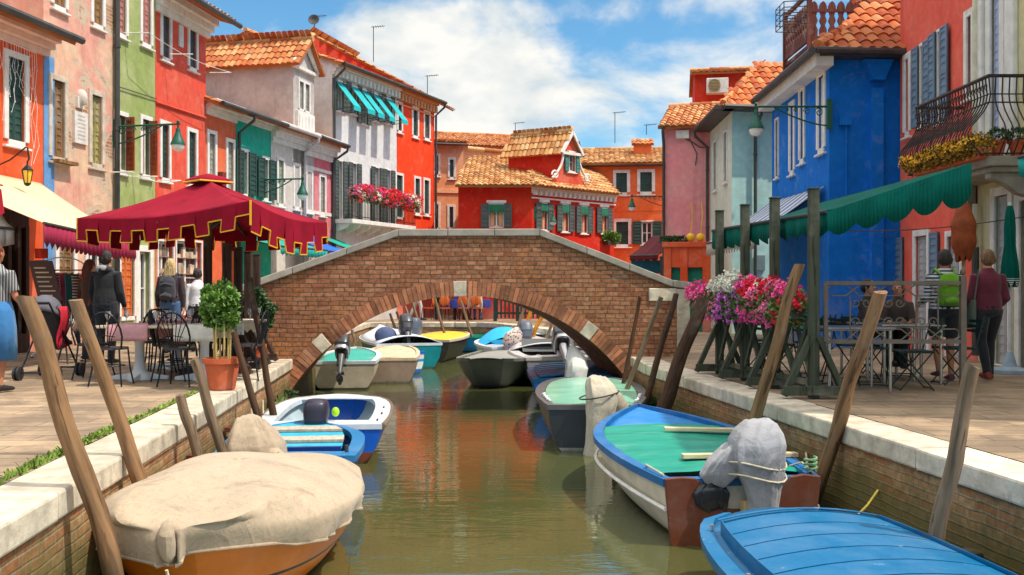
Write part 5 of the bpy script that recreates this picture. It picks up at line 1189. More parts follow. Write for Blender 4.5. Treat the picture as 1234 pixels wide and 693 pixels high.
# C: white and blue boat with an orange and navy outboard
WB = mt('boat_white', S(206, 214, 220), .4, .08, 4, .05, dirt=(.45, .45, .42), dirtk=.4)
C_ = Boat('blue_white_boat', 'open boat with pale grey inside, blue transom and an orange banded outboard', (-2.36, 12.1), (-2.62, 15.1), 1.62, fb=.43, rise=.07, ws=.93, tm=.4, p=3.4, hull=hullmat('hull_blue', S(10, 92, 196), S(120, 58, 40), .14), trim=WB, inside=mt('boat_grey', S(160, 176, 182), .5, .1), rimw=.2, blunt=.3)
m = MB(); m.grid(lambda u, v: C_.pt(.02+.97*v, -1.05+.02, C_.zg(v)+.02-.07*u), 2, 20); m.grid(lambda u, v: C_.pt(.02+.97*v, 1.05-.02, C_.zg(v)+.02-.07*u), 2, 20); 
C_.deck(.0, .14, -.01, WB, 'stern_deck', .01); C_.deck(.86, 1, -.01, WB, 'foredeck', .02)
m = MB()
for sg in (-1, 1): m.tube([C_.pt(t/12, sg*1.04, C_.zg(t/12)) for t in range(13)], .035, 6)
m.tube([C_.pt(1, -1+.2*k, C_.zg(1)) for k in range(11)], .035, 6); m.build('rubbing_strake', mt('worn_wood', S(112, 96, 80), .8, .2, 6, .2), C_.root, smooth=50)
C_.board(.5, .6, -.9, .9, .3, mt('boat_grey', 0), 'thwart')
ob = outboard(C_.root, C_.pt(-.01, .0, C_.zg(0)-.07), C_.F, mt('navy_cowl', S(50, 46, 60), .35, .1, 4, 0), .9, 0, band=mt('orange_band', S(206, 120, 44), .4))
m = MB(); cc = C_.pt(-.01, -.28, C_.zg(0)+.03)
for k, dx in enumerate((.035, .095)):       # the white digits on the cowl
    x = cc+C_.R*dx-C_.F*.40+V3(0, 0, .32)
m = MB(); m.ball(C_.pt(.1, .24, C_.zg(0)+.14), (.05, .05, .06), 10, 8); m.build('fuel_bulb', mt('lime_plastic', S(170, 220, 20), .4), ob, smooth=60)
m = MB()
for k in range(3): q = C_.pt(.12+.22*k, .90, C_.zg(.2)+.03); m.bar(q-C_.F*.05, q+C_.F*.05, .02, .03)
m.build('cleat', GUTTER, C_.root)
for sg, tt in ((-1, .05), (-1, .35)):
    e = C_.pt(tt, sg, C_.zg(tt)); rope([e, V3(LX(e.y)+.05, e.y+.2, -.3)], .012, .1).build('mooring_rope', ROPE, C_.root, smooth=60)
# D: blue decked boat, right foreground
DB = paint('deep_blue_paint', (.0, .135, .31), .4, .5, .22)
D_ = Boat('blue_decked_boat', 'broad blue boat with planked hatch cover in the right foreground', (2.43, 3.6), (1.95, 7.5), 1.68, fb=.37, rise=.07, ws=.9, tm=.35, p=3.0, hull=hullmat('hull_greywhite', S(150, 160, 170), None, .03), trim=DB, blunt=.42, inside=DB, rimw=.1, open_=False)
D_.deck(0, 1, .005, DB, 'deck', .05, ww=.99)
m = MB()
nb = 11
for k in range(nb):
    t0 = .06+.80*k/nb; t1 = .06+.80*(k+1)/nb-.006
    g = 8; rows = []
    for t in (t0, t1): rows.append([D_.pt(t, (j/g*2-1)*.80, D_.zg(t)+.10+.065*(1-(j/g*2-1)**2)) for j in range(g+1)])
    v_ = rows[0]+rows[1]+[p-V3(0, 0, .035) for p in rows[0]+rows[1]]; q = g+1
    f_ = [(j, j+1, q+j+1, q+j) for j in range(g)]+[(2*q+j+1, 2*q+j, 3*q+j, 3*q+j+1) for j in range(g)]+[(2*q+j, 2*q+j+1, j+1, j) for j in range(g)]+[(q+j, q+j+1, 3*q+j+1, 3*q+j) for j in range(g)]
    m.add(v_, f_)
for sg in (-1, 1):
    for k in range(16): 
        t0, t1 = .06+.8*k/16, .06+.8*(k+1)/16; m.add([D_.pt(t0, sg*.82, D_.zg(t0)), D_.pt(t1, sg*.82, D_.zg(t1)), D_.pt(t1, sg*.82, D_.zg(t1)+.125), D_.pt(t0, sg*.82, D_.zg(t0)+.125)], [(0, 1, 2, 3)])
for t in (.86,): m.grid(lambda u, v: D_.pt(t+.002, (u*2-1)*.82, D_.zg(t)+v*(.105+.065*(1-(u*2-1)**2))), 8, 1)
for t in (.865,): m.grid(lambda u, v: D_.pt(t+.01*v, (u*2-1)*.84, D_.zg(t)+.112+.065*(1-(u*2-1)**2)), 8, 1)
m.build('hatch_cover', DB, D_.root, solid=.006)
m = MB(); m.grid(lambda u, v: D_.pt(.8, (u*2-1)*.4, .4), 1, 1)
m = MB()
for w, t in ((-.9, .88), (-.2, .93), (.9, .7), (-.92, .6)): q = D_.pt(t, w, D_.zg(t)+.03); m.tube([q, q+V3(0, 0, .04)], .014, 6)
m.build('deck_bolt', mt('steel', (.6, .6, .6), .3, .1, 4, 0, metal=.8), D_.root)
rope([D_.pt(.40, -.55, D_.zg(.4)+.19), D_.pt(.41, -.1, D_.zg(.4)+.215), D_.pt(.42, .5, D_.zg(.4)+.195), D_.pt(.44, .95, D_.zg(.4)+.05)], .009).build('deck_rope', mt('white_rope', (.75, .74, .7), .7), D_.root, smooth=60)
rope([D_.pt(.97, .5, D_.zg(1)+.02), V3(RX(8)-.02, 8.1, -.45)], .010, .16).build('mooring_rope', mt('yellow_rope', (.7, .5, .08), .7), D_.root, smooth=60)
# E: teal and brown boat with grey covered outboard
EH = hullmat('hull_cream', S(212, 200, 176), (.08, .07, .05), .02, .5, .45)
E_ = Boat('teal_decked_boat', 'cream boat with blue gunwale, teal tarpaulin and brown transom', (1.93, 8.35), (1.58, 12.5), 1.72, fb=.50, rise=.17, ws=.76, tm=.5, p=1.9, hull=EH, trim=paint('gunwale_blue', (.003, .13, .36), .45, .7, .25), inside=mt('teal_inside', S(20, 120, 130), .5), rimw=.09)
TEAL = mt('teal_tarp', S(4, 134, 112), .45, .12, 3, .3, dirt=(.5, .6, .55), dirtk=.18, stretch=(1, 3, 1))
m = MB(); m.grid(lambda u, v: E_.pt(.1+.6*v, (u*2-1)*.93, E_.zg(.1+.6*v)-.01+.03*(1-(u*2-1)**2)+.012*math.sin(v*34)+.008*noise.noise(Vector((u*6, v*8, 0)))), 20, 60); m.build('tarpaulin', TEAL, E_.root, smooth=60)
E_.deck(.72, .985, .035, paint('foredeck_blue', (.005, .2, .55), .45, .3, .25), 'foredeck', .02, ww=.92)
PW_ = wood('pale_plank', S(222, 200, 160), S(196, 170, 128), grain=(2, 12, 12))
m = MB(); q0, q1 = E_.pt(.58, -.1, E_.zg(.6)+.06), E_.pt(.55, .97, E_.zg(.6)+.05); m.bar(q0, q1, .1, .035); m.build('plank', PW_, E_.root, bevel=.004)
m = MB(); q0, q1 = E_.pt(.22, -.35, E_.zg(.2)+.06), E_.pt(.235, 1.06, E_.zg(.2)+.05); m.bar(q0, q1, .09, .04); m.build('plank', PW_, E_.root, bevel=.004)
BT = paint('brown_transom', S(104, 50, 24), .4, .25, .2)
m = MB(); T_ = lambda w, z: E_.a+E_.R*(w*E_.hw(0))-E_.F*.035+V3(0, 0, z)
top = [(-1.02, .56), (-.8, .57), (-.62, .56), (-.5, .50), (-.4, .36), (-.2, .30), (.15, .29), (.38, .33), (.5, .47), (.62, .56), (.8, .58), (1.02, .56)]
poly = [T_(-.94, .0), T_(-.6, -.12), T_(.6, -.12), T_(.94, .0)]+[T_(a, b) for a, b in top[::-1]]
m.prism(poly, E_.F*.05); m.build('transom', BT, E_.root, bevel=.006)
GREYC = canvas('grey_canvas', S(158, 156, 158), S(104, 98, 98))
c0 = E_.pt(.0, .08, E_.zg(0)); 
m = MB(); bag(m, c0, [(-.34, .06, -.18, .07, .07), (-.26, .07, -.17, .12, .12), (-.14, .08, -.16, .12, .14), (-.02, .07, -.14, .15, .17), (.08, .06, -.12, .19, .2), (.2, .05, -.10, .22, .23), (.33, .06, -.07, .225, .24), (.42, .08, -.05, .19, .21), (.49, .10, -.04, .13, .15), (.52, .10, -.04, .06, .07)], 5, fold=.05)
bag(m, c0+V3(-.16, -.02, .0), [(-.02, -.12, 0, .08, .1), (.06, -.1, 0, .15, .14), (.16, -.02, 0, .17, .16), (.27, .06, 0, .14, .14), (.36, .14, 0, .07, .08)], 8, fold=.06)
bag(m, c0+V3(.08, -.2, -.32), [(-.03, 0, 0, .08, .07), (.03, .0, 0, .14, .12), (.1, .0, 0, .11, .1), (.16, .02, .02, .05, .05)], 9, fold=.08)
eo = m.build('outboard_cover', GREYC, E_.root, smooth=60)
m = MB(); bag(m, c0+V3(-.33, .02, -.17), [(-.07, .05, 0, .08, .1), (.0, .0, 0, .15, .14), (.1, .0, 0, .17, .15), (.17, .02, 0, .09, .1)], 12, fold=.08); m.build('black_wrap', mt('black_plastic', (.02, .02, .024), .35, .2, 5, .2), eo, smooth=60)
for z in (.07, .17):
    mm = MB(); mm.tube([c0+V3(.04+math.cos(a)*.245, -.1+math.sin(a)*.25, z+.03*math.sin(a*2)) for a in [k*.35 for k in range(19)]], .008, 6); mm.build('cord', ROPE, eo)
m = MB(); m.box(c0+V3(-.02, -.1, -.32), (.1, .1, .35), rz=.2); m.build('motor_leg', mt('yellow_leg', S(206, 176, 120), .6), eo)
for w in (-.97, .97): rope([E_.pt(.02, w, E_.zg(0)+.04), E_.pt(.12, w*1.0, E_.zg(.1)+.06), E_.pt(.16, w*.9, E_.zg(.1))], .009).build('rope_end', ROPE, E_.root)
e = E_.pt(.03, .95, E_.zg(0)+.05)
m = MB(); m.tube([e+V3(.05*math.cos(a), .06*math.sin(a), .006*a) for a in [k*.5 for k in range(40)]], .011, 5); m.build('rope_coil', mt('green_rope', S(110, 150, 110), .8), E_.root)
rope([e, V3(RX(9.4)-.03, 9.5, -.38)], .011, .08).build('mooring_rope', ROPE, E_.root)
m = MB(); [m.tube([E_.pt(t/20, sg*1.0, .30+.1*(t/20)**2) for t in range(20)], .018, 6) for sg in (-1, 1)]; m.build('rubbing_strake', WHITE, E_.root, smooth=50)
# F: dark boat with green tinted cover and shrouded motor
F_ = Boat('dark_hull_boat', 'dark hulled boat with pale green sheet and cream shrouded outboard', (1.06, 13.0), (1.33, 17.3), 1.62, fb=.56, rise=.02, ws=.72, tm=.5, p=2.6, hull=hullmat('hull_black', (.03, .032, .036), S(170, 166, 150), .05), trim=mt('grey_rim', S(92, 88, 88), .5, .15, 5, .1), inside=mt('dark_rubber', 0), rimw=.12, blunt=.2)
m = MB(); m.grid(lambda u, v: F_.pt(.04+.9*v, (u*2-1)*.84, F_.zg(.1)+.01+.02*(1-(u*2-1)**2)+.006*noise.noise(Vector((u*5, v*7, 0)))), 16, 24); m.build('deck_sheet', mt('pale_green_sheet', S(126, 186, 160), .25, .12, 2, .1, dirt=(.6, .64, .55), dirtk=.5), F_.root, smooth=60)
c0 = F_.pt(0, .12, F_.zg(0)); CREAM = canvas('cream_canvas', S(190, 180, 158), S(120, 100, 72))
m = MB(); bag(m, c0, [(-.62, -.04, -.2, .17, .14), (-.4, -.03, -.2, .16, .16), (-.15, -.01, -.18, .17, .19), (.05, .02, -.14, .2, .24), (.2, .03, -.1, .2, .25), (.3, .0, -.06, .17, .22), (.38, -.03, -.02, .12, .15), (.41, -.04, 0, .06, .08)], 15, fold=.05)
fo = m.build('outboard_cover', CREAM, F_.root, smooth=60)
m = MB(); m.tube([c0+V3(.16, -.0, .16), c0+V3(.28, -.02, -.02), c0+V3(.33, 0, -.25)], [.12, .12, .07], 12); m.build('cover_sleeve', CREAM, fo, smooth=60)
mm = MB(); mm.tube([c0+V3(math.cos(a)*.255, -.1+math.sin(a)*.29, .17+.05*math.cos(a)) for a in [k*.35 for k in range(19)]], .01, 6); mm.build('cord', GUTTER, fo)
for w in (-.9, .9):
    m = MB(); m.tube([F_.pt(.08+.02*k, w+.03*math.sin(k*2.4), F_.zg(0)+.04) for k in range(12)], .012, 5); m.build('white_cord', mt('white_rope', 0), F_.root)
rope([F_.pt(.85, .95, .6), V3(RX(16.6)-.1, 16.2, -.4)], .012, .1).build('mooring_rope', ROPE, F_.root)
# G: blue boat under the bridge
G_ = Boat('small_blue_boat', 'small blue planked boat with a white shrouded motor under the right of the arch', (1.15, 17.6), (1.1, 20.6), 1.6, fb=.48, rise=.05, ws=.95, tm=.4, p=4, hull=hullmat('hull_blue2', S(20, 110, 190), None), trim=DB, inside=DB, blunt=.5, open_=False)
G_.deck(0, 1, .0, DB, 'deck', .04, ww=.99)
m = MB()
for k in range(7): t = .05+.13*k; m.grid(lambda u, v: G_.pt(t+.12*v, (u*2-1)*.86, G_.zg(t)+.05+.05*(1-(u*2-1)**2)-.006*v), 8, 1)
m.build('hatch_cover', DB, G_.root, solid=.03)
c0 = G_.pt(0, -.05, G_.zg(0)); m = MB(); bag(m, c0, [(-.35, 0, -.25, .14, .12), (0, 0, -.22, .19, .18), (.25, .02, -.2, .2, .2), (.42, .0, -.15, .17, .16), (.55, -.03, -.1, .1, .08), (.62, -.05, -.08, .04, .04)], 19, fold=.07, n=24)
m.build('outboard_cover', mt('white_canvas', S(222, 214, 206), .8, .1, 3, .2), G_.root, smooth=35)
rope([G_.pt(.3, .98, .55), V3(2.0, 18.4, -.35)], .02, .08).build('mooring_rope', mt('green_rope', 0), G_.root)
# H: grey punt with its bow to the camera
H_ = Boat('grey_punt', 'dark grey boat pointing its blunt bow at the camera under the arch', (-.05, 25.2), (-.55, 20.9), 1.75, fb=.50, rise=.14, ws=.85, tm=.4, p=2.2, hull=hullmat('hull_slate', S(92, 98, 88), None, rough=.5), trim=mt('slate_rim', S(112, 116, 108), .5), inside=mt('pale_inside', S(176, 170, 150), .6), blunt=.42, rake=.5)
H_.deck(0, .97, .03, mt('slate_deck', S(140, 140, 132), .6), 'deck', .06)
# I: grey white speedboat
SG = mt('gelcoat_grey', S(196, 194, 194), .3, .06, 3, 0)
I_ = Boat('grey_speedboat', 'pale grey speedboat with raised bow and tilted black outboard', (1.15, 21.6), (.55, 26.8), 1.85, fb=.58, rise=.1, ws=.9, tm=.35, p=2.4, hull=hullmat('hull_palegrey', S(150, 150, 152), None, rough=.3), trim=SG, inside=SG, rimw=.2)
I_.deck(.45, 1, -.04, SG, 'foredeck', .16, ww=1.0); I_.deck(0, .1, -.02, SG, 'stern_deck', .02)
m = MB(); m.grid(lambda u, v: I_.pt(.42+.1*v, (u*2-1)*.7, .62+.28*v), 8, 3); m.build('windscreen', GLASS, I_.root, solid=.01)
BLK = mt('black_cowl', (.04, .042, .05), .25, .1, 4, 0); SIL = mt('silver_leg', S(168, 170, 176), .35, .1, 4, 0, metal=.3)
outboard(I_.root, I_.pt(-.02, -.1, .72), I_.F, BLK, 1.15, -1.0, leg=SIL, band=SIL)
# J: boat with light blue domed cover
J_ = Boat('light_blue_covered_boat', 'white and blue striped boat under a bright light blue dome cover', (.25, 25.9), (-.55, 30.2), 1.8, fb=.55, rise=.1, ws=.85, tm=.4, p=2.4, hull=hullmat('hull_white', S(214, 216, 214), S(40, 100, 170), .12, stripe=(.3, .36, S(40, 140, 200))), trim=WB, inside=WB)
SKY = mt('sky_blue_canvas', S(30, 168, 224), .7, .1, 3, .2); J_.deck(0, 1, -.01, WB, 'deck', .04, ww=1)
m = MB(); m.grid(lambda u, v: J_.pt(.25+.7*v, (u*2-1)*.9, J_.zg(v)+.03+.42*math.sin(PI*min(1, v*.85+.15))**.8*(1-(u*2-1)**2)+.02*noise.noise(Vector((u*6, v*6, 2)))), 16, 18); m.build('cover', SKY, J_.root, smooth=60)
m = MB()
for k in range(4): q0, q1 = J_.pt(.03+.05*k, -.9, .68+.02*k), J_.pt(.03+.05*k, .9, .68+.02*k); m.bar(q0, q1, .09, .02)
m.build('blue_stripe', SKY, J_.root)
outboard(J_.root, J_.pt(-.02, .1, .68), J_.F, mt('grey_cowl', S(86, 94, 108), .4, .1, 4, 0), 1.1, -.5)
c0 = J_.pt(0, -.3, .6); m = MB(); bag(m, c0, [(-.1, 0, -.1, .22, .2), (.15, .03, -.1, .3, .25), (.35, .1, -.1, .28, .22), (.5, .2, -.1, .16, .12), (.54, .22, -.1, .04, .04)], 23, n=24)
def leopard():
    m_, N, L, b = nodes('spotted_cloth'); tc = N.new('ShaderNodeTexCoord'); v = N.new('ShaderNodeTexVoronoi'); v.inputs['Scale'].default_value = 16; L.new(tc.outputs['Object'], v.inputs['Vector'])
    L.new(_mix(N, L, _mr(N, L, v.outputs['Distance'], .28, .4), (.12, .06, .05), (.62, .52, .46)), b.inputs['Base Color']); b.inputs['Roughness'].default_value = .8; return m_
m.build('spotted_cover', leopard(), J_.root, smooth=60)
m = MB(); m.box(J_.pt(-.1, -.75, .35), (.45, .3, .35), rz=.2); m.build('blue_crate', mt('crate_blue', S(40, 64, 140), .5), J_.root, bevel=.02)
# K: teal topped boat on the left
K_ = Boat('teal_topped_boat', 'cream boat with teal top and black outboard at the left foot of the arch', (-3.55, 20.9), (-3.9, 25), 1.4, fb=.55, rise=.1, ws=.95, tm=.4, p=2.6, hull=hullmat('hull_putty', S(196, 184, 158), (.05, .04, .03), .04, .5), trim=WB, inside=TEAL, rimw=.1)
K_.deck(.05, .9, .02, paint('teal_deck', (.01, .36, .28), .5, .4, .3), 'deck', .02, ww=.9)
outboard(K_.root, K_.pt(-.02, -.02, .62), K_.F, BLK, 1.0, -.75, band=SIL, leg=mt('motor_grey', 0))
L_ = Boat('brown_grey_boat', 'weathered brown and grey boat tucked beside the teal topped boat', (-2.75, 22.3), (-3.05, 26), 1.3, fb=.52, rise=.1, ws=.9, tm=.4, p=2.4, hull=hullmat('hull_taupe', S(150, 130, 112), None), trim=mt('tan_rim', S(196, 176, 146), .7), inside=mt('tan_rim', 0), blunt=.3, open_=True)
L_.deck(0, 1, .02, mt('tan_rim', 0), 'deck', .05)
M_ = Boat('low_blue_boat', 'low white boat with bright blue edge behind the teal topped boat', (-2.55, 24.6), (-4.3, 26.2), 1.2, fb=.5, rise=.05, ws=.85, tm=.4, p=2.4, hull=hullmat('hull_white', 0), trim=mt('edge_blue', S(28, 92, 196), .4), inside=WB)
M_.deck(0, 1, .0, WB, 'deck', .03)
N_ = Boat('white_teal_boat', 'white decked boat with teal hull and two dark outboards beyond the arch', (-2.7, 26.3), (-4.2, 31.5), 1.9, fb=.62, rise=.15, ws=.9, tm=.4, p=2.4, hull=hullmat('hull_teal', S(20, 130, 138), None, rough=.3), trim=WB, inside=WB, rimw=.15)
N_.deck(0, 1, -.02, WB, 'deck', .2, ww=1)
outboard(N_.root, N_.pt(.1, .0, .8), N_.F, BLK, 1.15, -.7); m = MB(); m.ball(N_.pt(.12, -.6, .85), (.3, .2, .25), 14, 9); m.build('seat_cover', mt('navy_cloth', S(70, 84, 120), .7), N_.root, smooth=60)
O_ = Boat('yellow_decked_boat', 'dark hulled boat with yellow deck and grey outboard beyond the arch', (-2.6, 28.6), (-1.9, 32.6), 1.7, fb=.6, rise=.1, ws=.95, tm=.4, p=2.2, hull=hullmat('hull_dark', S(58, 56, 50), None), trim=mt('tan_rim', 0), inside=mt('tan_rim', 0), blunt=.2)
O_.deck(0, .9, .0, mt('yellow_deck', S(226, 180, 50), .6, .1, 3, .1), 'deck', .05, ww=.95)
outboard(O_.root, O_.pt(-.02, -.2, .68), O_.F, mt('grey_cowl', 0), 1.2, -.2, leg=SIL)
Q_ = Boat('turquoise_boat', 'small turquoise and blue boat moored against the far quay', (-1.9, 33.5), (.1, 33.2), 1.2, fb=.5, rise=.1, ws=.8, tm=.4, p=2.2, hull=hullmat('hull_cyan', S(20, 130, 190), S(60, 60, 50), .03), trim=mt('green_rim', S(20, 170, 130), .5), inside=mt('crate_blue', 0))
U_ = Boat('cream_hull_boat', 'cream hulled boat moored behind the yellow poles', (.95, 26.9), (.2, 31.4), 1.5, fb=.65, rise=.15, ws=.85, tm=.4, p=2.2, hull=hullmat('hull_cream2', S(206, 198, 176), None), trim=WB, inside=mt('pale_inside', 0)); U_.deck(.5, 1, 0, WB, 'foredeck', .1)
# ------------------------------------------------------------------ people
def evald(o):
    dg = bpy.context.evaluated_depsgraph_get(); ev = o.evaluated_get(dg); me = bpy.data.meshes.new_from_object(ev); me.name = o.data.name
    o.modifiers.clear(); o.data = me; return o
def fuse(mb, name, mat, parent, vox=.012, sm=3):
    o = mb.build(name, mat, parent)
    q = o.modifiers.new('r', 'REMESH'); q.mode = 'VOXEL'; q.voxel_size = vox; q.use_smooth_shade = True
    if sm: q = o.modifiers.new('s', 'SMOOTH'); q.iterations = sm; q.factor = .5
    bpy.context.view_layer.update(); return evald(o)
SKIN = mt('skin', S(206, 146, 116), .55, .06, 6, 0); SKINT = mt('skin_tanned', S(186, 120, 88), .55, .06, 6, 0)
SHOE = mt('dark_shoe', (.03, .025, .025), .5, .1, 8, 0)
def cloth(name, c, c2=None): return mt(name, c, .9, .2, 2.6, .8, sheen=.2)
def stripes(name, c1, c2, w, vert=False):
    if name in MATS: return MATS[name]
    m, N, L, b = nodes(name); tc = N.new('ShaderNodeTexCoord'); sep = N.new('ShaderNodeSeparateXYZ'); L.new(tc.outputs['Object'], sep.inputs[0])
    a = _math(N, L, 'ADD', sep.outputs[0], _math(N, L, 'MULTIPLY', sep.outputs[1], .6)) if vert else sep.outputs[2]
    f = _math(N, L, 'FRACT', _math(N, L, 'DIVIDE', a, w)); L.new(_mix(N, L, _mr(N, L, f, .45, .55), c1, c2), b.inputs['Base Color']); b.inputs['Roughness'].default_value = .9; MATS[name] = m; return m
def person(label, pos, face, H=1.7, top=None, legs=None, hair=None, skin=None, sit=False, stride=.0, arms=((.0, .0), (.0, .0)), skirt=None, shorts=False, shoe=None, hood=None, pack=None, longhair=False, build_=1.0, short_sleeve=False, simple=False, lean=0, group=None, bag_=None, tl=0):
    """face: direction the person faces (radians, 0 = away from the camera); arms: (forward, bend) per side"""
    k = H/1.7; root = thing('person', label, 'person', pos, group); F_ = Vector((math.sin(face), math.cos(face), 0)); R_ = Vector((F_.y, -F_.x, 0)); P0 = Vector(pos); skin = skin or SKIN
    T = lambda x, y, z: P0+R_*(x*k)+F_*(y*k)+Vector((0, 0, z*k))
    b = build_; up = lambda y, z: lean*(z-.9)+y
    hz = .50 if sit else .93
    dz = hz-.93
    neck = (0, up(-.01, 1.44), 1.44+dz); head = (0, up(.02, 1.59), 1.585+dz)
    J = {}
    for s in (-1, 1):
        st = stride*s
        if sit:
            J['hip', s] = (.09*s, 0, hz); J['knee', s] = (.12*s, .42, .52); J['ank', s] = (.12*s, .40+st*.2, .09)
        else:
            J['hip', s] = (.09*s, 0, hz); J['knee', s] = (.095*s, st*.5+(.05 if st else .02), .50+(.015 if st < 0 else 0)); J['ank', s] = (.09*s, st-.02, .085+(.05 if st < 0 else 0))
        fw, bd = arms[0 if s < 0 else 1]
        sh = (.162*s*b, up(-.01, 1.35), 1.345+dz); J['sh', s] = sh
        el = (sh[0]+.055*s, sh[1]+.27*math.sin(fw)-.02, sh[2]-.28*math.cos(fw)); J['el', s] = el
        a2 = fw+bd; J['wr', s] = (el[0]-.005*s-(.1*s if bd > 1.2 else 0), el[1]+.25*math.sin(a2)+.02, el[2]-.25*math.cos(a2))
    vox = .014 if simple else .0095
    # body (skin)
    m = MB(); hy = head
    m.tube([T(0, up(-.01, 1.40), 1.40+dz), T(0, up(0, 1.46), 1.46+dz), T(0, up(.01, 1.55), 1.54+dz)], [.06*k, .055*k, .055*k], 10)
    m.ball(T(*head), (.073*k, .092*k, .112*k), 16, 12, M=Matrix((R_, F_, Vector((0, 0, 1)))).transposed())
    m.ball(T(0, head[1]+.025, head[2]-.055), (.052*k, .062*k, .065*k), 12, 8)
    m.tube([T(0, head[1]+.085, head[2]+.015), T(0, head[1]+.108, head[2]-.02)], [.010*k, .016*k], 8)
    for s in (-1, 1): m.ball(T(.075*s, head[1]-.005, head[2]-.005), (.012*k, .022*k, .032*k), 8, 6)
    tb = [(hz-.06, .15, .105), (hz+.06, .155, .11), (hz+.2, .125, .095), (hz+.35, .15, .105), (1.34+dz, .15, .095), (1.39+dz, .09, .07), (1.42+dz, .06, .055)]
    m.tube([T(0, up(0, z-dz), z) for z, _, _ in tb], [(a*k*b, c*k*b) for _, a, c in tb], 16, side=R_)
    for s in (-1, 1):
        h, kn, an = J['hip', s], J['knee', s], J['ank', s]
        md = lambda p, q, t: tuple(p[i]+(q[i]-p[i])*t for i in range(3))
        m.tube([T(*h), T(*md(h, kn, .35)), T(*md(h, kn, .8)), T(*kn), T(*md(kn, an, .3)), T(*md(kn, an, .75)), T(*an), T(an[0], an[1]+.02, an[2]-.04)], [.088*k*b, .08*k*b, .058*k, .052*k, .055*k, .038*k, .032*k, .035*k], 12)
        sh, el, wr = J['sh', s], J['el', s], J['wr', s]
        m.tube([T(sh[0]*.7, sh[1], sh[2]+.0), T(*sh), T(*md(sh, el, .4)), T(*el), T(*md(el, wr, .35)), T(*wr)], [.05*k, .052*k*b, .043*k, .035*k, .034*k, .024*k], 10)
        # hand: palm and five curled fingers
        dv = (Vector(wr)-Vector(el)).normalized(); pc = Vector(wr)+dv*.05; sd = Vector((0, 1, 0))-dv*dv.y
        sd = sd.normalized() if sd.length > .2 else Vector((0, 0, 1)); nn = dv.cross(sd)*(1 if s > 0 else -1)
        m.tube([T(*wr), T(*pc), T(*(pc+dv*.035))], [(.022*k, .018*k), (.038*k, .017*k), (.034*k, .013*k)], 10, side=R_*sd.x+F_*sd.y+Vector((0, 0, sd.z)))
        for q, ln in enumerate((.066, .075, .072, .055)):
            o_ = sd*(.027-.018*q); p0 = pc+dv*.03+o_; p1 = p0+dv*ln*.5-nn*.008; p2 = p1+dv*ln*.38-nn*.026; m.tube([T(*p0), T(*p1), T(*p2)], [.0095*k, .009*k, .0075*k], 6)
        p0 = Vector(wr)+dv*.03+sd*.025; p1 = p0+dv*.03+sd*.025; p2 = p1+dv*.03-nn*.01+sd*.004; m.tube([T(*p0), T(*p1), T(*p2)], [.013*k, .011*k, .009*k], 6)
    fuse(m, 'body', skin, root, vox*.8, 1)
    # face details
    if not simple and math.cos(face) < .6:
        m = MB()
        for s in (-1, 1): m.ball(T(.03*s, head[1]+.083, head[2]+.012), (.011*k, .008*k, .007*k), 8, 6)
        m.build('eye', mt('eye_dark', (.02, .015, .01), .3), root, smooth=60)
        m = MB(); m.tube([T(-.022, head[1]+.088, head[2]-.052), T(0, head[1]+.096, head[2]-.05), T(.022, head[1]+.088, head[2]-.052)], .005*k, 6); m.build('mouth', mt('lip', S(170, 84, 76), .5), root)
    # hair
    m = MB(); m.ball(T(0, head[1]-.022, head[2]+.024), (.087*k, .098*k, .104*k), 14, 10); m.ball(T(0, head[1]-.045, head[2]-.02), (.076*k, .066*k, .085*k), 12, 8)
    for q in range(16): a = q*.9; m.tube([T(.06*math.cos(a), head[1]-.04+.05*math.sin(a), head[2]+.07), T(.085*math.cos(a), head[1]-.05+.06*math.sin(a), head[2]-.02), T(.07*math.cos(a), head[1]-.055+.045*math.sin(a) if math.sin(a) < .2 else head[1]-.05, head[2]-.07)], [.02*k, .02*k, .012*k], 6)
    if longhair:
        for q in range(9): x = -.075+.019*q; m.tube([T(x*.7, head[1]-.06, head[2]+.05), T(x, head[1]-.085, head[2]-.06), T(x*1.15, head[1]-.1, head[2]-.19-.02*(q % 3))], [.03*k, .03*k, .016*k], 7)
    fuse(m, 'hair', hair or cloth('hair_dark', (.03, .02, .015)), root, vox, 1)
    # top
    if top:
        m = MB(); hb = hz-.02-tl; tb = [(hb, .175, .13), (hb+.08, .172, .128), (hb+.22, .15, .115), (hb+.36, .165, .12), (1.325+dz, .165, .112), (1.38+dz, .135, .092), (1.42+dz, .092, .078), (1.455+dz, .068, .068), (1.465+dz, .064, .064)]
        m.tube([T(0, up(0, z-dz), z) for z, _, _ in tb], [(a*k*b, c*k*b) for _, a, c in tb], 20, side=R_)
        for s in (-1, 1):
            sh, el, wr = J['sh', s], J['el', s], J['wr', s]
            P_ = [T(sh[0]*.6, sh[1], sh[2]+.0), T(*sh), T(*md(sh, el, .5)), T(*el)]; r_ = [.05*k, .062*k*b, .056*k, .052*k]
            if short_sleeve: P_, r_ = [P_[0], P_[1], T(*md(sh, el, .75))], [.06*k, .07*k*b, .062*k]
            else: P_ += [T(*md(el, wr, .45)), T(*md(el, wr, .93))]; r_ += [.048*k, .036*k]
            m.tube(P_, r_, 12)
        if hood: m.tube([T(.11, up(-.03, 1.4), 1.40+dz), T(.07, up(-.1, 1.42), 1.42+dz), T(0, up(-.13, 1.41), 1.41+dz), T(-.07, up(-.1, 1.42), 1.42+dz), T(-.11, up(-.03, 1.4), 1.40+dz)], [.03*k, .05*k, .06*k, .05*k, .03*k], 10)
        tp = fuse(m, 'shirt', top, root, vox*1.2, 2)
        if hood: m = MB(); m.ball(T(0, up(-.12, 1.42), 1.425+dz), (.1*k, .06*k, .06*k), 14, 10); m.build('hood', hood, tp, smooth=60)
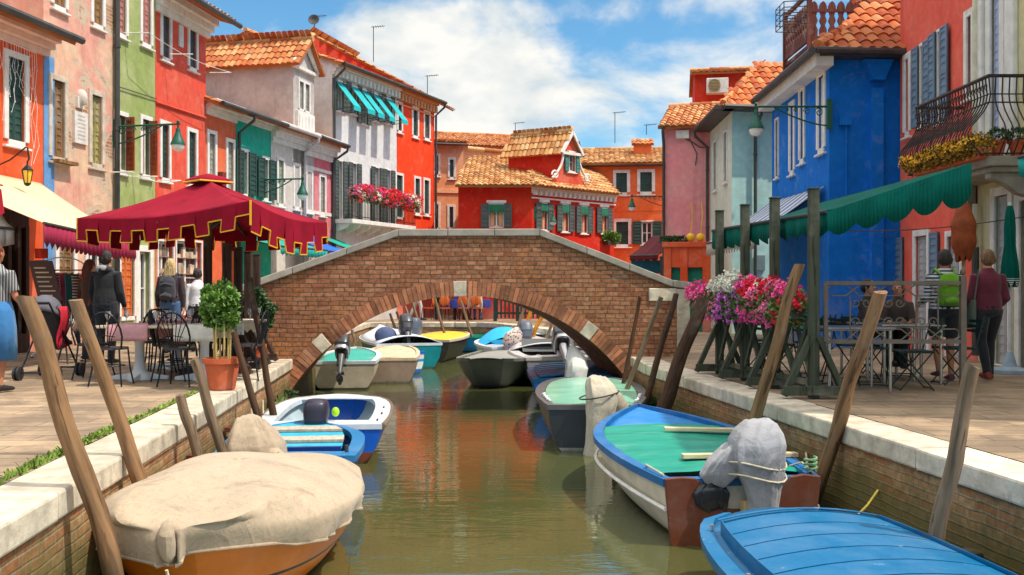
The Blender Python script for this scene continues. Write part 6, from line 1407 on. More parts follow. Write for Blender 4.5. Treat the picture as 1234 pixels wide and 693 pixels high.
    if skirt:
        m = MB(); n = 48; vs = []
        for (z, r_) in ((hz+.1, .15), (hz-.02, .18), (hz-.2, .195), (.36, .205)):
            for i in range(n): a = 2*PI*i/n; f = 1+(.04*math.sin(a*11) if z < hz-.1 else .0); vs.append(T(math.cos(a)*r_*f*b, math.sin(a)*r_*f*.8*b, z))
        m.add(vs, [(j*n+i, j*n+(i+1) % n, (j+1)*n+(i+1) % n, (j+1)*n+i) for j in range(3) for i in range(n)]); m.build('skirt', skirt, root, smooth=60, solid=.01)
    if legs:
        m = MB(); m.tube([T(0, 0, hz+.12), T(0, 0, hz+.04), T(0, 0, hz-.06), T(0, 0, hz-.1)], [(.145*k*b, .11*k*b), (.17*k*b, .13*k*b), (.165*k*b, .13*k*b), (.1*k, .09*k)], 16, side=R_)
        for s in (-1, 1):
            h, kn, an = J['hip', s], J['knee', s], J['ank', s]
            if shorts: m.tube([T(*h), T(*md(h, kn, .4)), T(*md(h, kn, .85))], [.105*k*b, .1*k*b, .09*k*b], 12)
            else: m.tube([T(*h), T(*md(h, kn, .35)), T(*md(h, kn, .8)), T(*kn), T(*md(kn, an, .35)), T(*md(kn, an, .8)), T(an[0], an[1], an[2]-.02)], [.105*k*b, .097*k*b, .073*k, .066*k, .066*k, .056*k, .054*k], 12)
        fuse(m, 'trousers' if not shorts else 'shorts', legs, root, vox*1.2, 2)
    for s in (-1, 1):
        an = J['ank', s]; m = MB(); m.tube([T(an[0], an[1]-.055, an[2]-.045), T(an[0], an[1], an[2]-.035), T(an[0], an[1]+.08, an[2]-.05), T(an[0]+.006*s, an[1]+.17, an[2]-.06), T(an[0]+.006*s, an[1]+.2, an[2]-.065)], [(.032*k, .036*k), (.04*k, .045*k), (.045*k, .034*k), (.042*k, .024*k), (.02*k, .012*k)], 12, side=R_)
        m.build('shoe', shoe or SHOE, root, smooth=60)
    if pack:
        m = MB(); tb = [(.97, .1, .06), (1.0, .14, .09), (1.15, .15, .1), (1.3, .14, .085), (1.37, .1, .05), (1.39, .05, .03)]
        m.tube([T(0, -.19, z+dz) for z, _, _ in tb], [(a*k, c*k) for _, a, c in tb], 20, side=R_)
        m.tube([T(-.09, -.28, 1.02+dz), T(0, -.3, 1.04+dz), T(.09, -.28, 1.02+dz)], [.03*k, .05*k, .03*k], 8); m.tube([T(-.11, -.26, 1.22+dz), T(0, -.3, 1.25+dz), T(.11, -.26, 1.22+dz)], .012*k, 6)
        pk = fuse(m, 'backpack', pack, root, vox*1.2, 2)
        m = MB()
        for s in (-1, 1): m.tube([T(.09*s, -.13, 1.38+dz), T(.12*s, .0, 1.45+dz), T(.13*s, .12, 1.34+dz), T(.13*s, .12, 1.2+dz), T(.13*s, -.1, 1.03+dz)], .018*k, 8)
        m.build('strap', pack, pk, smooth=60)
    if bag_:
        s, mat_ = bag_; el = J['wr', s]; m = MB(); m.tube([T(.22*s, .0, 1.05), T(.24*s, .0, .85), T(.24*s, 0, .68)], [(.03*k, .12*k), (.05*k, .15*k), (.04*k, .14*k)], 16, side=R_); hb = m.build('handbag', mat_, root, smooth=60)
        m = MB(); m.tube([T(.22*s, -.08, 1.02), T(.16*s, -.08, 1.44), T(.22*s, .08, 1.02)], .01*k, 6); m.build('strap', mat_, hb)
    return root
def hairm(name, c):
    if name in MATS: return MATS[name]
    m, N, L, b = nodes(name); tc = N.new('ShaderNodeTexCoord'); n = _noise(N, L, _vmul(N, L, tc.outputs['Object'], (60, 60, 5)), 1.5, 6, .7, .5)
    L.new(_mix(N, L, _mr(N, L, n, .35, .65), sc(c, .45), sc(c, 1.35)), b.inputs['Base Color']); b.inputs['Roughness'].default_value = .55; _bump(N, L, b, n, .9, .02); MATS[name] = m; return m
HB = hairm('hair_brown', S(74, 48, 34)); HD = hairm('hair_dark', (.03, .02, .015)); HBL = hairm('hair_blond', S(206, 176, 122)); HR = hairm('hair_auburn', S(110, 52, 28)); HG = hairm('hair_greyish', S(120, 112, 104))
SN = mt('white_sneaker', (.7, .7, .7), .5)
person('person in black and white striped shirt and blue skirt at the left edge', W(-6, 472, 11.45), .3, 1.70, tl=.12, top=stripes('stripe_shirt', (.05, .05, .055), (.34, .33, .32), .035, True), skirt=cloth('blue_skirt', S(50, 108, 160)), hair=HR, skin=SKINT, short_sleeve=True, build_=1.2, arms=((.2, .5), (.3, .6)))
person('person in black hoodie with grey hood standing under the left awning', W(128, 438, 15.8), .15, 1.78, top=cloth('black_top', (.018, .018, .022)), legs=cloth('dark_trousers', (.025, .027, .035)), hair=HD, hood=cloth('grey_hood', S(150, 150, 156)), build_=1.15, arms=((.1, .3), (.1, .3)))
person('person with long auburn hair and brown top beside the black hoodie', W(108, 434, 16.5), .5, 1.66, top=cloth('brown_top', S(92, 56, 44)), legs=cloth('dark_trousers', 0), hair=HR, longhair=True)
person('person with blond hair, dark jacket, backpack and jeans by the shop window', W(206, 426, 18.2), .0, 1.72, top=cloth('dark_jacket', S(58, 44, 48)), legs=cloth('jeans', S(72, 104, 146)), hair=HBL, longhair=True, pack=cloth('dark_pack', (.04, .04, .05)), build_=1.1)
person('person with short dark hair and white top by the shop window', W(238, 424, 18.7), -.15, 1.56, top=cloth('white_top', (.72, .72, .74)), legs=cloth('dark_trousers', 0), hair=HD)
person('person in striped top and shorts with a green backpack on the right pavement', W(1138, 459, 12.8), .05, 1.68, top=stripes('navy_stripe', (.03, .03, .06), (.6, .58, .6), .045), legs=cloth('black_shorts', (.02, .02, .022)), shorts=True, hair=HD, pack=cloth('green_pack', S(96, 150, 20)), skin=SKINT, shoe=mt('plum_shoe', S(120, 60, 80), .6), short_sleeve=False, build_=1.08, arms=((.1, 1.2), (.1, .5)), stride=.03)
person('person in maroon sweater and black trousers walking away on the right', W(1190, 459, 12.8), -.05, 1.68, top=cloth('maroon_top', S(92, 26, 44)), legs=cloth('black_trousers', (.012, .012, .016)), hair=hairm('hair_lightbrown', S(122, 88, 58)), build_=1.08, stride=.14, arms=((.1, .25), (-.05, 1.1)), shoe=mt('red_shoe', S(150, 70, 60), .6), bag_=(-1, mt('taupe_bag', S(86, 92, 80), .6)))
person('seated person in dark clothes at the near right table, left of two', W(1046, 440, 13.6), PI*.8, 1.56, top=cloth('dark_top', (.05, .035, .03)), legs=cloth('dark_trousers', 0), hair=HD, sit=True, arms=((.5, 1.0), (.5, 1.0)))
person('seated person in dark patterned top at the right table, right of two', W(1082, 442, 13.5), -PI*.85, 1.56, top=cloth('dark_brown_top', (.07, .045, .035)), legs=cloth('dark_trousers', 0), hair=HB, sit=True, arms=((.5, 1.0), (.5, 1.0)))
person('person in white trousers walking along the far quay', (-3.55, 37.0, 0), 1.3, 1.7, top=cloth('pale_blue_top', S(150, 160, 180)), legs=cloth('white_trousers', (.6, .58, .54)), hair=HB, stride=.2, simple=True)
person('person in black trousers standing behind the white trousers on the far quay', (-2.75, 37.2, 0), .3, 1.7, top=cloth('black_top', 0), legs=cloth('black_trousers', 0), hair=HD, simple=True)
person('person in beige jacket seated at the far restaurant table', (-1.35, 36.6, 0), .2, 1.7, top=cloth('beige_jacket', S(200, 180, 150)), legs=cloth('jeans', 0), hair=HG, sit=True, simple=True, build_=1.15)
person('person in purple top seated at the far restaurant table', (-2.0, 37.7, 0), 2.4, 1.7, top=cloth('purple_top', S(70, 50, 140)), legs=cloth('dark_trousers', 0), hair=HB, sit=True, simple=True)
# ------------------------------------------------------------------ lamps
LG = mt('lamp_green', S(16, 84, 66), .45, .15, 5, .05); OPAL = mt('opal_glass', (.75, .75, .72), .25, .05)
def wall_lamp(label, base, tip, k=1.0):
    base, tip = Vector(base), Vector(tip); d = tip-base; L = d.length; d.normalize(); U = Vector((0, 0, 1)); r = thing('wall_lamp', label, 'street lamp', base, 'green bracket lamps on the houses')
    m = MB(); m.tube([base, tip+d*.05], .022*k, 8); m.tube([base-U*.42*k, base+U*.1*k], .03*k, 8); m.box(base-U*.15*k-d*.02, (.1*k, .1*k, .6*k))
    # curved stay and scrolls
    P = [base-U*.38*k+d*L*.75*t+U*.36*k*(t**1.6) for t in [q/10 for q in range(11)]]; m.tube(P, .016*k, 6)
    for c_, r_ in ((.13, .10), (.30, .075), (.45, .05), (.57, .035)):
        c = base+d*L*c_-U*(.13-.12*c_)*k; m.tube([c+d*(math.cos(a)*r_*k*(1-a*.09))+U*(math.sin(a)*r_*k*(1-a*.09)) for a in [q*.55 for q in range(17)]], .011*k, 5)
    m.ball(tip+U*.05*k, .035*k, 8, 6); m.build('bracket', LG, r, smooth=50)
    m = MB(); m.lathe([(.015, .0), (.02, -.08), (.045, -.1), (.05, -.16), (.06, -.2), (.12, -.34), (.155, -.42), (.155, -.44), (.14, -.44)], tip, 16)
    m.v = [tip+(p-tip)*k for p in m.v]; m.build('lamp_shade', LG, r, smooth=40)
    m = MB(); m.lathe([(.135, -.44), (.13, -.5), (.09, -.56), (.02, -.58)], tip, 16); m.v = [tip+(p-tip)*k for p in m.v]; m.build('lamp_glass', OPAL, r, smooth=40)
    return r
wall_lamp('green bracket street lamp on the black downpipe of the lime green house', W(138, 153, 21.6), W(214.5, 150, 21.0), 1.0)
wall_lamp('green bracket street lamp on the teal house', W(314, 217, 29), W(364.5, 216, 28.6), 1.05)
wall_lamp('green bracket street lamp on the cobalt blue house', W(998, 129, 19.9), W(911, 129, 19.6), 1.0)
wall_lamp('green bracket street lamp on the orange corner house', W(801, 237, 31.5), W(761.5, 237, 31.5), .8)
wall_lamp('green bracket street lamp on the deep red house above the bridge', W(645, 254, 37.7), W(666.5, 256, 36.5), .85)
# hanging yellow lantern
lt = thing('lantern', 'small black hanging lantern with yellow glass on the orange house', 'lantern', W(33, 205, 17)); c = W(33, 200, 17)
m = MB(); P = [W(-20, 190, 17.2)]+[c+V3(-.48+.48*math.sin(a), 0, .16+.16*math.sin(a*2-1.2)) for a in [0, .4, .8, 1.2, 1.57]]+[c+V3(.03, 0, .12), c+V3(0, 0, .06), c]
m.tube(P, .014, 6); m.lathe([(.005, .02), (.03, 0), (.10, -.07), (.105, -.085), (.02, -.09)], c, 6); m.lathe([(.055, -.33), (.06, -.31), (.06, -.30), (.03, -.35)], c, 6)
for q in range(6): a = q*PI/3; m.tube([c+V3(.095*math.cos(a), .095*math.sin(a), -.08), c+V3(.055*math.cos(a), .055*math.sin(a), -.31)], .007, 4)
m.build('frame', mt('black_iron', 0), lt)
m = MB(); m.lathe([(.05, -.30), (.085, -.09)], c, 6); m.build('glass', mt('amber_glass', S(236, 190, 60), .3, .1), lt)
# ------------------------------------------------------------------ terrace furniture
BLKM = mt('black_metal', (.02, .02, .022), .4, .2, 6, 0, metal=.5)
def bistro_chair(pos, rz, label):
    r = thing('bistro_chair', label, 'chair', pos, 'black wire backed chairs of the left terrace'); p = Vector(pos); M = Matrix.Rotation(rz, 3, 'Z'); T = lambda x, y, z: p+M @ Vector((x, y, z))
    m = MB(); m.tube([T(0, 0, .44), T(0, 0, .47)], [.205, .20], 20); m.build('seat', mt('black_seat', (.035, .03, .03), .5), r, smooth=40)
    m = MB(); m.tube([T(-.18, -.17, .45)]+[T(-.20*math.cos(a)*(1.05), -.19-.07*math.sin(a), .46+.44*max(0, math.sin(a))**.75) for a in [PI*k/14 for k in range(1, 14)]]+[T(.18, -.17, .45)], .012, 6)
    for k in range(7):
        f = (k-3)/3; m.tube([T(f*.05, -.19, .47), T(f*.09, -.215, .60), T(f*.17, -.25, .78-.02*abs(f)), T(f*.185*(1 if abs(f) < 1 else .98), -.26, .90-.11*f*f)], .006, 5)
    m.tube([T(-.12, -.2, .60), T(0, -.225, .62), T(.12, -.2, .60)], .006, 5); m.build('backrest', BLKM, r, smooth=50)
    for sx in (-1, 1):
        for sy in (-1, 1):
            m = MB(); m.tube([T(.15*sx, .15*sy, .45), T(.17*sx, .17*sy, .2), T(.2*sx, .21*sy, 0)], .011, 6); m.build('leg', BLKM, r, smooth=50)
    m = MB(); m.tube([T(.165*math.cos(a), .165*math.sin(a), .24) for a in [k*PI/8 for k in range(17)]], .006, 5); m.build('stretcher', BLKM, r)
    return r
TT = mt('table_top', S(206, 186, 156), .5, .1, 4, .1); CI = mt('white_iron', S(214, 210, 206), .5, .08, 5, .1)
CLOTH = mt('table_runner', S(208, 150, 150), .85, .12, 8, .2)
def cafe_table(pos, label):
    r = thing('cafe_table', label, 'table', pos, 'square tables of the left terrace'); p = Vector(pos)
    m = MB(); m.box(p+V3(0, 0, .70), (.82, .82, .035)); m.build('tabletop', TT, r, bevel=.006)
    m = MB(); m.lathe([(.16, .0), (.15, .06), (.085, .12), (.06, .25), (.06, .45), (.09, .6), (.16, .68)], p, 12)
    m.build('pedestal', CI, r, smooth=40)
    for k in range(4): a = PI/4*0+k*PI/2; m = MB(); m.prism([p+V3(0, 0, .11), p+V3(.37*math.cos(a), .37*math.sin(a), .045), p+V3(.37*math.cos(a), .37*math.sin(a), 0), p+V3(.1*math.cos(a), .1*math.sin(a), 0)], V3(-math.sin(a)*.06, math.cos(a)*.06, 0)); m.build('foot', CI, r, bevel=.008)
    return r
GLS = None
def glass_mat():
    m, N, L, b = nodes('clear_glass'); b.inputs['Base Color'].default_value = (.9, .93, .93, 1); b.inputs['Roughness'].default_value = .02; b.inputs['Transmission Weight'].default_value = .9; return m
GLS = glass_mat()
def wine_glass(pos, label):
    m = MB(); m.lathe([(.035, 0), (.034, .004), (.005, .01), (.005, .075), (.02, .085), (.036, .12), (.036, .15), (.031, .175), (.029, .175), (.034, .15), (.034, .12), (.018, .09)], (0, 0, 0), 12)
    o = m.build('wine_glass', GLS, smooth=60); o.location = pos; return tag(o, label, 'wine glass', 'wine glasses set on the left terrace tables')
TP_ = [((-4.86, 13.0), 'front left square cafe table with white cast base'), ((-4.0, 12.95), 'front right square cafe table with white cast base, nearest the potted bush'), ((-4.95, 14.7), 'back left square cafe table of the terrace'), ((-4.1, 14.7), 'back right square cafe table of the terrace')]
for i, ((x, y), l) in enumerate(TP_):
    cafe_table((x, y, 0), l)
    m = MB(); 
    def cl(u, v):
        s_ = (v-.5)*2; yy = max(-.42, min(.42, s_*.62)); dz = max(0, abs(s_*.62)-.42); return V3(x-.26+.52*u, y+math.copysign(min(abs(yy)+.004*(dz > 0), .425), s_)+math.copysign(.012*math.sin(u*14)*(dz > .01), s_), .7225-dz*1.0)
    m.grid(cl, 12, 24); o = m.build('table_runner', CLOTH if i % 2 == 0 else mt('cream_runner', S(222, 212, 196), .85), solid=.004, smooth=50)
    tag(o, ('pink', 'cream')[i % 2]+' cloth runner on the '+('front left', 'front right', 'back left', 'back right')[i]+' cafe table', 'table runner')
    for j, (dx, dy) in enumerate(((-.3, -.28), (.3, -.25), (-.28, .28), (.28, .3))):
        w_ = ('near left', 'near right', 'far left', 'far right')[j]; wine_glass((x+dx, y+dy, .7185), f"stemmed glass at the {w_} corner of the {('front left', 'front right', 'back left', 'back right')[i]} cafe table")
ch = [((-4.93, 12.25), 0.03, 'front left chair with its back to the camera'), ((-4.07, 12.2), -.05, 'front right chair with its back to the camera'), ((-4.42, 12.9), -1.4, 'chair between the two front tables facing the right one'), ((-4.45, 13.35), 1.5, 'chair between the two front tables facing the left one'),
      ((-3.45, 12.95), 1.55, 'chair at the canal side of the front right table'), ((-4.9, 13.72), 3.1, 'chair on the far side of the front left table'), ((-4.05, 13.7), 3.2, 'chair on the far side of the front right table'),
      ((-4.95, 14.05), .1, 'near chair of the back left table'), ((-4.15, 14.05), -.1, 'near chair of the back right table'), ((-5.5, 13.1), -1.5, 'chair at the building side of the front left table'), ((-4.95, 15.4), 3.14, 'far chair of the back left table'), ((-4.1, 15.4), 3.1, 'far chair of the back right table')]
c0_ = bistro_chair((0, 0, 0), 0, 'x')
for i, ((x, y), rz, l) in enumerate(ch):
    o = c0_ if i == 0 else copy_tree(c0_)
    move_tree(o, (x, y, 0), rz); o['label'] = 'black wire back '+l
# potted bushes
TERR = mt('terracotta_pot', S(196, 92, 52), .75, .12, 5, .2, dirt=(.5, .36, .28), dirtk=.4)
LEAF = mt('leaf_green', (.14, .25, .04), .6, .25, 9, 0, tint=.5); LEAFD = mt('leaf_dark', (.04, .09, .025), .6, .25, 9, 0, tint=.5)
STEM = mt('stem_tan', S(186, 160, 96), .7, .15, 8, .1)
def leaves(m, c, r, n, sz, rr, gap=.0):
    c = Vector(c)
    for _ in range(n):
        a, b = rr.uniform(0, 2*PI), math.acos(rr.uniform(-1, 1)); q = rr.uniform(.35, 1)**.5; d = Vector((math.sin(b)*math.cos(a), math.sin(b)*math.sin(a), math.cos(b)))
        f = 1+.28*noise.noise(d*2.2+c); p = c+Vector((d.x*r[0], d.y*r[1], d.z*r[2]))*q*f
        dr = (d+Vector((rr.gauss(0, .5), rr.gauss(0, .5), rr.gauss(.1, .5)))).normalized(); sd = dr.orthogonal(); sd.rotate(Matrix.Rotation(rr.uniform(0, 6.28), 3, dr)); l = sz*rr.uniform(.6, 1.3); w = l*.32
        m.add([p, p+dr*l*.5+sd*w, p+dr*l, p+dr*l*.5-sd*w], [(0, 1, 2, 3)], rr.random())
def potted(pos, k, label, zf, rf, mat, seed, pr=(.14, .215, .37)):
    rr = random.Random(seed); r = thing('potted_bush', label, 'potted plant', pos); p = Vector(pos); a, b, h = pr
    m = MB(); m.lathe([(a, 0), (a+.01, .01), (b-.015, h-.07), (b-.015, h-.065), (b+.01, h-.06), (b+.012, h), (b-.02, h), (b-.03, h-.05), (.02, h-.05)], p, 28); m.build('pot', TERR, r, smooth=35)
    m = MB(); m.lathe([(.01, h-.04), (b-.03, h-.045), (.01, h-.06)], p, 16); m.build('soil', mt('mud', 0), r)
    for q in range(6): aa = q*1.05; x, y = math.cos(aa)*.09, math.sin(aa)*.09; m = MB(); m.tube([p+V3(x, y, h-.06), p+V3(x*1.1, y*1.1, (h+zf)*.5), p+V3(x*.7, y*.7, zf)], [.013, .011, .008], 6); m.build('stem', STEM, r, smooth=50)
    m = MB(); [leaves(m, p+V3(rr.gauss(0, rf[0]*.42), rr.gauss(0, rf[1]*.4), zf+rr.uniform(-.75, .7)*rf[2]), (rf[0]*rr.uniform(.28, .5),)*2+(rf[2]*rr.uniform(.25, .4),), 210, .055, rr) for _ in range(26)]; leaves(m, p+V3(0, 0, zf), (rf[0]*1.1, rf[1]*1.1, rf[2]*1.05), 500, .055, rr); m.build('foliage', mat, r)
potted((-3.42, 11.75, 0), 1, 'terracotta pot with a rounded green bush on the left kerb, nearest the camera', 1.0, (.165, .165, .27), LEAF, 1)
potted((-4.12, 15.9, 0), 1, 'smaller terracotta pot with a darker green bush near the bridge end', .88, (.24, .22, .32), LEAFD, 2, (.11, .19, .30))
# ------------------------------------------------------------------ burgundy parasol on its mast
BURG = mt('burgundy_canvas', (.25, .003, .018), .9, .14, 3, .3, spec=.15); GOLD = mt('gold_trim', S(226, 168, 30), .6, .1, 8, 0)
cn = [V3(-3.02, 11.5, 2.20), V3(-2.62, 14.1, 2.12), V3(-5.42, 16.0, 2.16), V3(-5.85, 13.4, 2.13)]
apx = V3(-4.2, 13.75, 2.70); um = thing('parasol', 'large square burgundy parasol with gold edged scalloped valance over the left terrace', 'parasol', (apx.x, apx.y, 0))
m = MB(); G_N = 14
for e in range(4):
    a, b = cn[e], cn[(e+1) % 4]
    def pan(u, v): 
        p = a.lerp(b, u); q = p.lerp(apx, v); q.z -= .10*math.sin(PI*u)*(1-v)*.9+.05*math.sin(PI*v)+.012*math.sin(u*40)*(1-v)*(v > 0)-.0; q.z -= 0; return q
    m.grid(pan, G_N, 10)
can = m.build('canopy', BURG, um, smooth=50, solid=.006)
m = MB(); g = MB(); off = .01
for e in range(4):
    a, b = cn[e], cn[(e+1) % 4]; L = (b-a).length; n = round(L/.5); ax = (b-a).normalized(); nn = Vector((ax.y, -ax.x, 0))
    if nn.dot(a-apx) < 0: nn = -nn
    base = lambda u: a.lerp(b, u)-Vector((0, 0, .09*math.sin(PI*u)))
    prev = None
    for i in range(n*2):
        u0, u1 = i/(n*2), (i+1)/(n*2); dr = (.30 if i % 2 == 0 else .15)+(.14 if e == 0 else 0)*math.sin(PI*(i+.5)/(2*n))**.5
        sw = nn*.035*math.sin(i*1.7)
        P = [base(u0), base(u1), base(u1)+sw*.5-V3(0, 0, dr), base(u0)+sw*.5-V3(0, 0, dr)]; m.add(P, [(0, 1, 2, 3)])
        g.bar(P[3]+nn*off, P[2]+nn*off, .008, .014)
        if prev is not None and abs(prev[0]-dr) > .01:
            g.bar(prev[1]+nn*off, P[3]+nn*off, .008, .014)
        prev = (dr, P[2])
m.build('valance', BURG, can, solid=.008); 
for a in cn: g.bar(a+V3(0, 0, .01), a-V3(0, 0, .28), .02, .02)
g.build('gold_edging', GOLD, can)
m = MB(); m.lathe([(.34, -.05), (.30, -.01), (.2, .03), (.05, .06), (.01, .07)], apx, 4); m.build('vent_cap', BURG, can, solid=.006)
g = MB(); q = [apx+V3(.34*math.cos(a), .34*math.sin(a), -.05) for a in (0, PI/2, PI, 1.5*PI, 2*PI)]; g.tube(q, .014, 5); g.build('gold_cord', GOLD, can)
MAST = wood('dark_timber', S(74, 52, 42), S(48, 34, 28)); m = MB(); m.box((apx.x, apx.y, 1.25), (.10, .10, 2.5)); m.box((apx.x, apx.y, .05), (.6, .6, .1)); m.build('mast', MAST, um, bevel=.01)
for k in range(8):
    p = cn[k//2] if k % 2 == 0 else cn[k//2].lerp(cn[(k//2+1) % 4], .5)-V3(0, 0, .07); m = MB(); m.bar(apx-V3(0, 0, .12), p-V3(0, 0, .09), .022, .035); m.bar(V3(apx.x, apx.y, 2.0), apx.lerp(p, .5)-V3(0, 0, .06), .018, .028); m.build('rib', MAST, um)
# ------------------------------------------------------------------ trestles with posts
def trestle(d, X, side, mat, label, group, h=2.25, w=.33, cat='trestle', name='trestle_post', lo=.62, seed=0):
    r = thing(name, label, cat, (X, d, 0), group); p = V3(X, d)
    m = MB(); m.box(p+V3(0, 0, h/2), (.105, .105, h)); m.box(p+V3(0, 0, h+.01), (.12, .12, .02)); m.build('post', mat, r, bevel=.008)
    for s in (-1, 1): m = MB(); m.bar(p+V3(.04*s, -.03, lo+.05), p+V3(w*s, -.03, .03), .06, .10, up=V3(0, 1, 0)); m.build('strut', mat, r, bevel=.006)
    m = MB(); m.box(p+V3(0, -.09, .09), (w*2.1, .05, .10)); m.build('foot_beam', mat, r, bevel=.006)
    return r
GRW = wood('green_grey_timber', S(76, 80, 62), S(52, 56, 44))
TRD = [13.9, 12.9, 11.9, 10.8]; TRX = [3.27-.12*(d-10.8) for d in TRD]
for i, (d, x) in enumerate(zip(TRD, TRX)):
    trestle(d, x, 1, GRW, 'grey green timber trestle post on the right kerb, %s' % ('farthest of four', 'second farthest of four', 'second nearest of four', 'nearest of four')[i], 'timber trestle posts on the right kerb', h=2.26)
for i in range(3):
    a, b = V3(TRX[i], TRD[i]), V3(TRX[i+1], TRD[i+1]); t = (b-a).normalized(); r = thing('cross_brace', 'grey green X shaped lattice between trestle posts under the %s flowers' % ('magenta and pink', 'violet and white', 'red and pink')[i], 'lattice', (a+b)/2, 'X lattices between the trestle posts')
    a2, b2 = a+t*.07, b-t*.07
    mid = (a2+b2)/2
    for (p, q, o_) in ((a2, mid, 0), (mid, b2, 0)):
        m = MB(); m.bar(p+V3(-.02, 0, .18), q+V3(-.02, 0, .84), .035, .06); m.build('slat', GRW, r); m = MB(); m.bar(p+V3(.02, 0, .84), q+V3(.02, 0, .18), .035, .06); m.build('slat', GRW, r)
    for z in (.16, .86): m = MB(); m.bar(a2+V3(0, 0, z), b2+V3(0, 0, z), .05, .06); m.build('rail', GRW, r)
def blooms(m, c, r, n, rr, sz=.03):
    """clusters of small five petalled flowers"""
    for _ in range(n):
        a = rr.uniform(0, 2*PI); b = math.acos(rr.uniform(-.7, 1)); d = Vector((math.sin(b)*math.cos(a), math.sin(b)*math.sin(a), math.cos(b))); p = Vector(c)+Vector((d.x*r[0], d.y*r[1], d.z*r[2]))*rr.uniform(.8, 1.08); tt = rr.random()
        for q in range(rr.randint(4, 8)):
            e = p+Vector((rr.gauss(0, .02), rr.gauss(0, .02), rr.gauss(0, .016))); x = (d+Vector((rr.gauss(0, .4), rr.gauss(0, .4), rr.gauss(0, .4)))).normalized(); u = x.orthogonal().normalized(); v = x.cross(u); K = 5
            ring = [e+(u*math.cos(2*PI*k/K)+v*math.sin(2*PI*k/K))*sz*rr.uniform(.5, .8)+x*.006 for k in range(K)]; m.add([e-x*.004]+ring, [(0, k+1, (k+1) % K+1) for k in range(K)], min(1, max(0, tt+rr.gauss(0, .15))))
PETAL = {'pink': mt('petal_pink', S(255, 130, 170), .6, .1, 10, 0, tint=.25), 'magenta': mt('petal_magenta', S(250, 84, 160), .6, .1, 10, 0, tint=.25), 'red': mt('petal_red', S(236, 34, 60), .6, .1, 10, 0, tint=.25), 'white': mt('petal_white', S(238, 232, 214), .6, .06, 10, 0, tint=.1), 'violet': mt('petal_violet', S(216, 112, 200), .6, .1, 10, 0, tint=.25)}
def flower_box(a, b, z, cols, label, group, seed, s=1.0, name='flower_box', r0=.24, hang=.16):
    rr = random.Random(seed); a, b = Vector(a), Vector(b); L = (b-a).length; t = (b-a)/L; r = thing(name, label, 'flower box', (a+b)/2+V3(0, 0, z), group)
    m = MB(); m.bar(a+V3(0, 0, z+.07), b+V3(0, 0, z+.07), .18*s, .14*s); m.build('box', mt('planter_green', S(50, 62, 50), .7), r, bevel=.01)
    m = MB(); n = max(2, round(L/.22))
    for i in range(n): p = a.lerp(b, (i+.5)/n)+V3(0, 0, z+.22*s); leaves(m, p, (.2*s, .2*s, .2*s), int(360*s), .055*s, rr); leaves(m, p-V3(0, 0, .12*s), (.22*s, .2*s, .18*s), int(160*s), .05*s, rr)
    m.build('foliage', mt('geranium_leaf', (.10, .19, .035), .6, .25, 9, 0, tint=.4), r)
    by = {}
    for (f, dz, c, rad, cnt) in cols:
        mm = by.setdefault(c, MB()); p = a.lerp(b, f)+V3(rr.uniform(-.04, .04)*s, 0, z+.24*s+dz*s); blooms(mm, p, (rad*s, rad*s, rad*.85*s), int(cnt*s*s*1.0), rr, .034*max(s, .75))
    for c, mm in by.items(): mm.build(c+'_blossoms', PETAL[c], r)
    return r
fz = .84
P = [V3(TRX[i]-.12, TRD[i]) for i in range(4)]
flower_box(P[0]+V3(-.05, .45, 0), P[1]+V3(0, .35, 0), fz, [(.0, .1, 'magenta', .22, 90), (.12, .0, 'pink', .24, 90), (.15, -.2, 'violet', .2, 60), (.4, .08, 'magenta', .22, 80), (.35, -.22, 'pink', .22, 70), (.7, .2, 'white', .2, 70), (.95, .22, 'white', .22, 80), (.7, -.08, 'pink', .2, 60), (.9, -.25, 'violet', .2, 50)], 'flower box of magenta and pink geraniums farthest along the right kerb', 'geranium boxes on the right kerb', 1, s=.84)
flower_box(P[1]+V3(0, .25, 0), P[2]+V3(0, .2, 0), fz, [(.05, .25, 'white', .22, 90), (.3, .2, 'white', .2, 80), (.1, -.05, 'violet', .24, 90), (.3, -.2, 'violet', .24, 90), (.55, .05, 'violet', .2, 70), (.6, .2, 'magenta', .2, 60), (.75, .1, 'red', .2, 70), (.95, .15, 'red', .2, 80), (.8, -.2, 'magenta', .22, 70)], 'middle flower box with white and violet geraniums on the right kerb', 'geranium boxes on the right kerb', 2, s=.84)
flower_box(P[2]+V3(0, .12, 0), P[3]+V3(-.02, .12, 0), fz, [(.05, .2, 'white', .14, 40), (.1, .05, 'pink', .22, 80), (.25, .15, 'red', .22, 80), (.4, -.1, 'pink', .24, 100), (.2, -.22, 'magenta', .22, 80), (.55, .1, 'pink', .22, 80), (.75, .08, 'magenta', .2, 70), (.7, -.18, 'red', .18, 50), (.92, .0, 'red', .18, 50)], 'nearest flower box of red and pink geraniums on the right kerb', 'geranium boxes on the right kerb', 3, s=.84)
# geraniums on the white house balcony
fr, bz_, bu0, bu1 = BALF; rr = random.Random(9); cs = ['red', 'magenta', 'white', 'red', 'pink', 'magenta', 'red', 'pink']
for k in range(5):
    u0, u1 = bu0+(bu1-bu0)*k/5, bu0+(bu1-bu0)*(k+1)/5; cols = [((q+.5)/5, rr.uniform(-.1, .15), cs[rr.randrange(8)], .26, 60) for q in range(5)]+[((q+.5)/3, rr.uniform(-.3, -.1), cs[rr.randrange(8)], .22, 40) for q in range(3)]
    flower_box(fr.pt(u0, .85, 0), fr.pt(u1, .85, 0), bz_+.68, cols, 'mixed geranium box on the balcony of the tall white house, %s from the left' % ('first', 'second', 'third', 'fourth', 'fifth')[k], 'geranium boxes on the white house balcony', 30+k, s=.95)
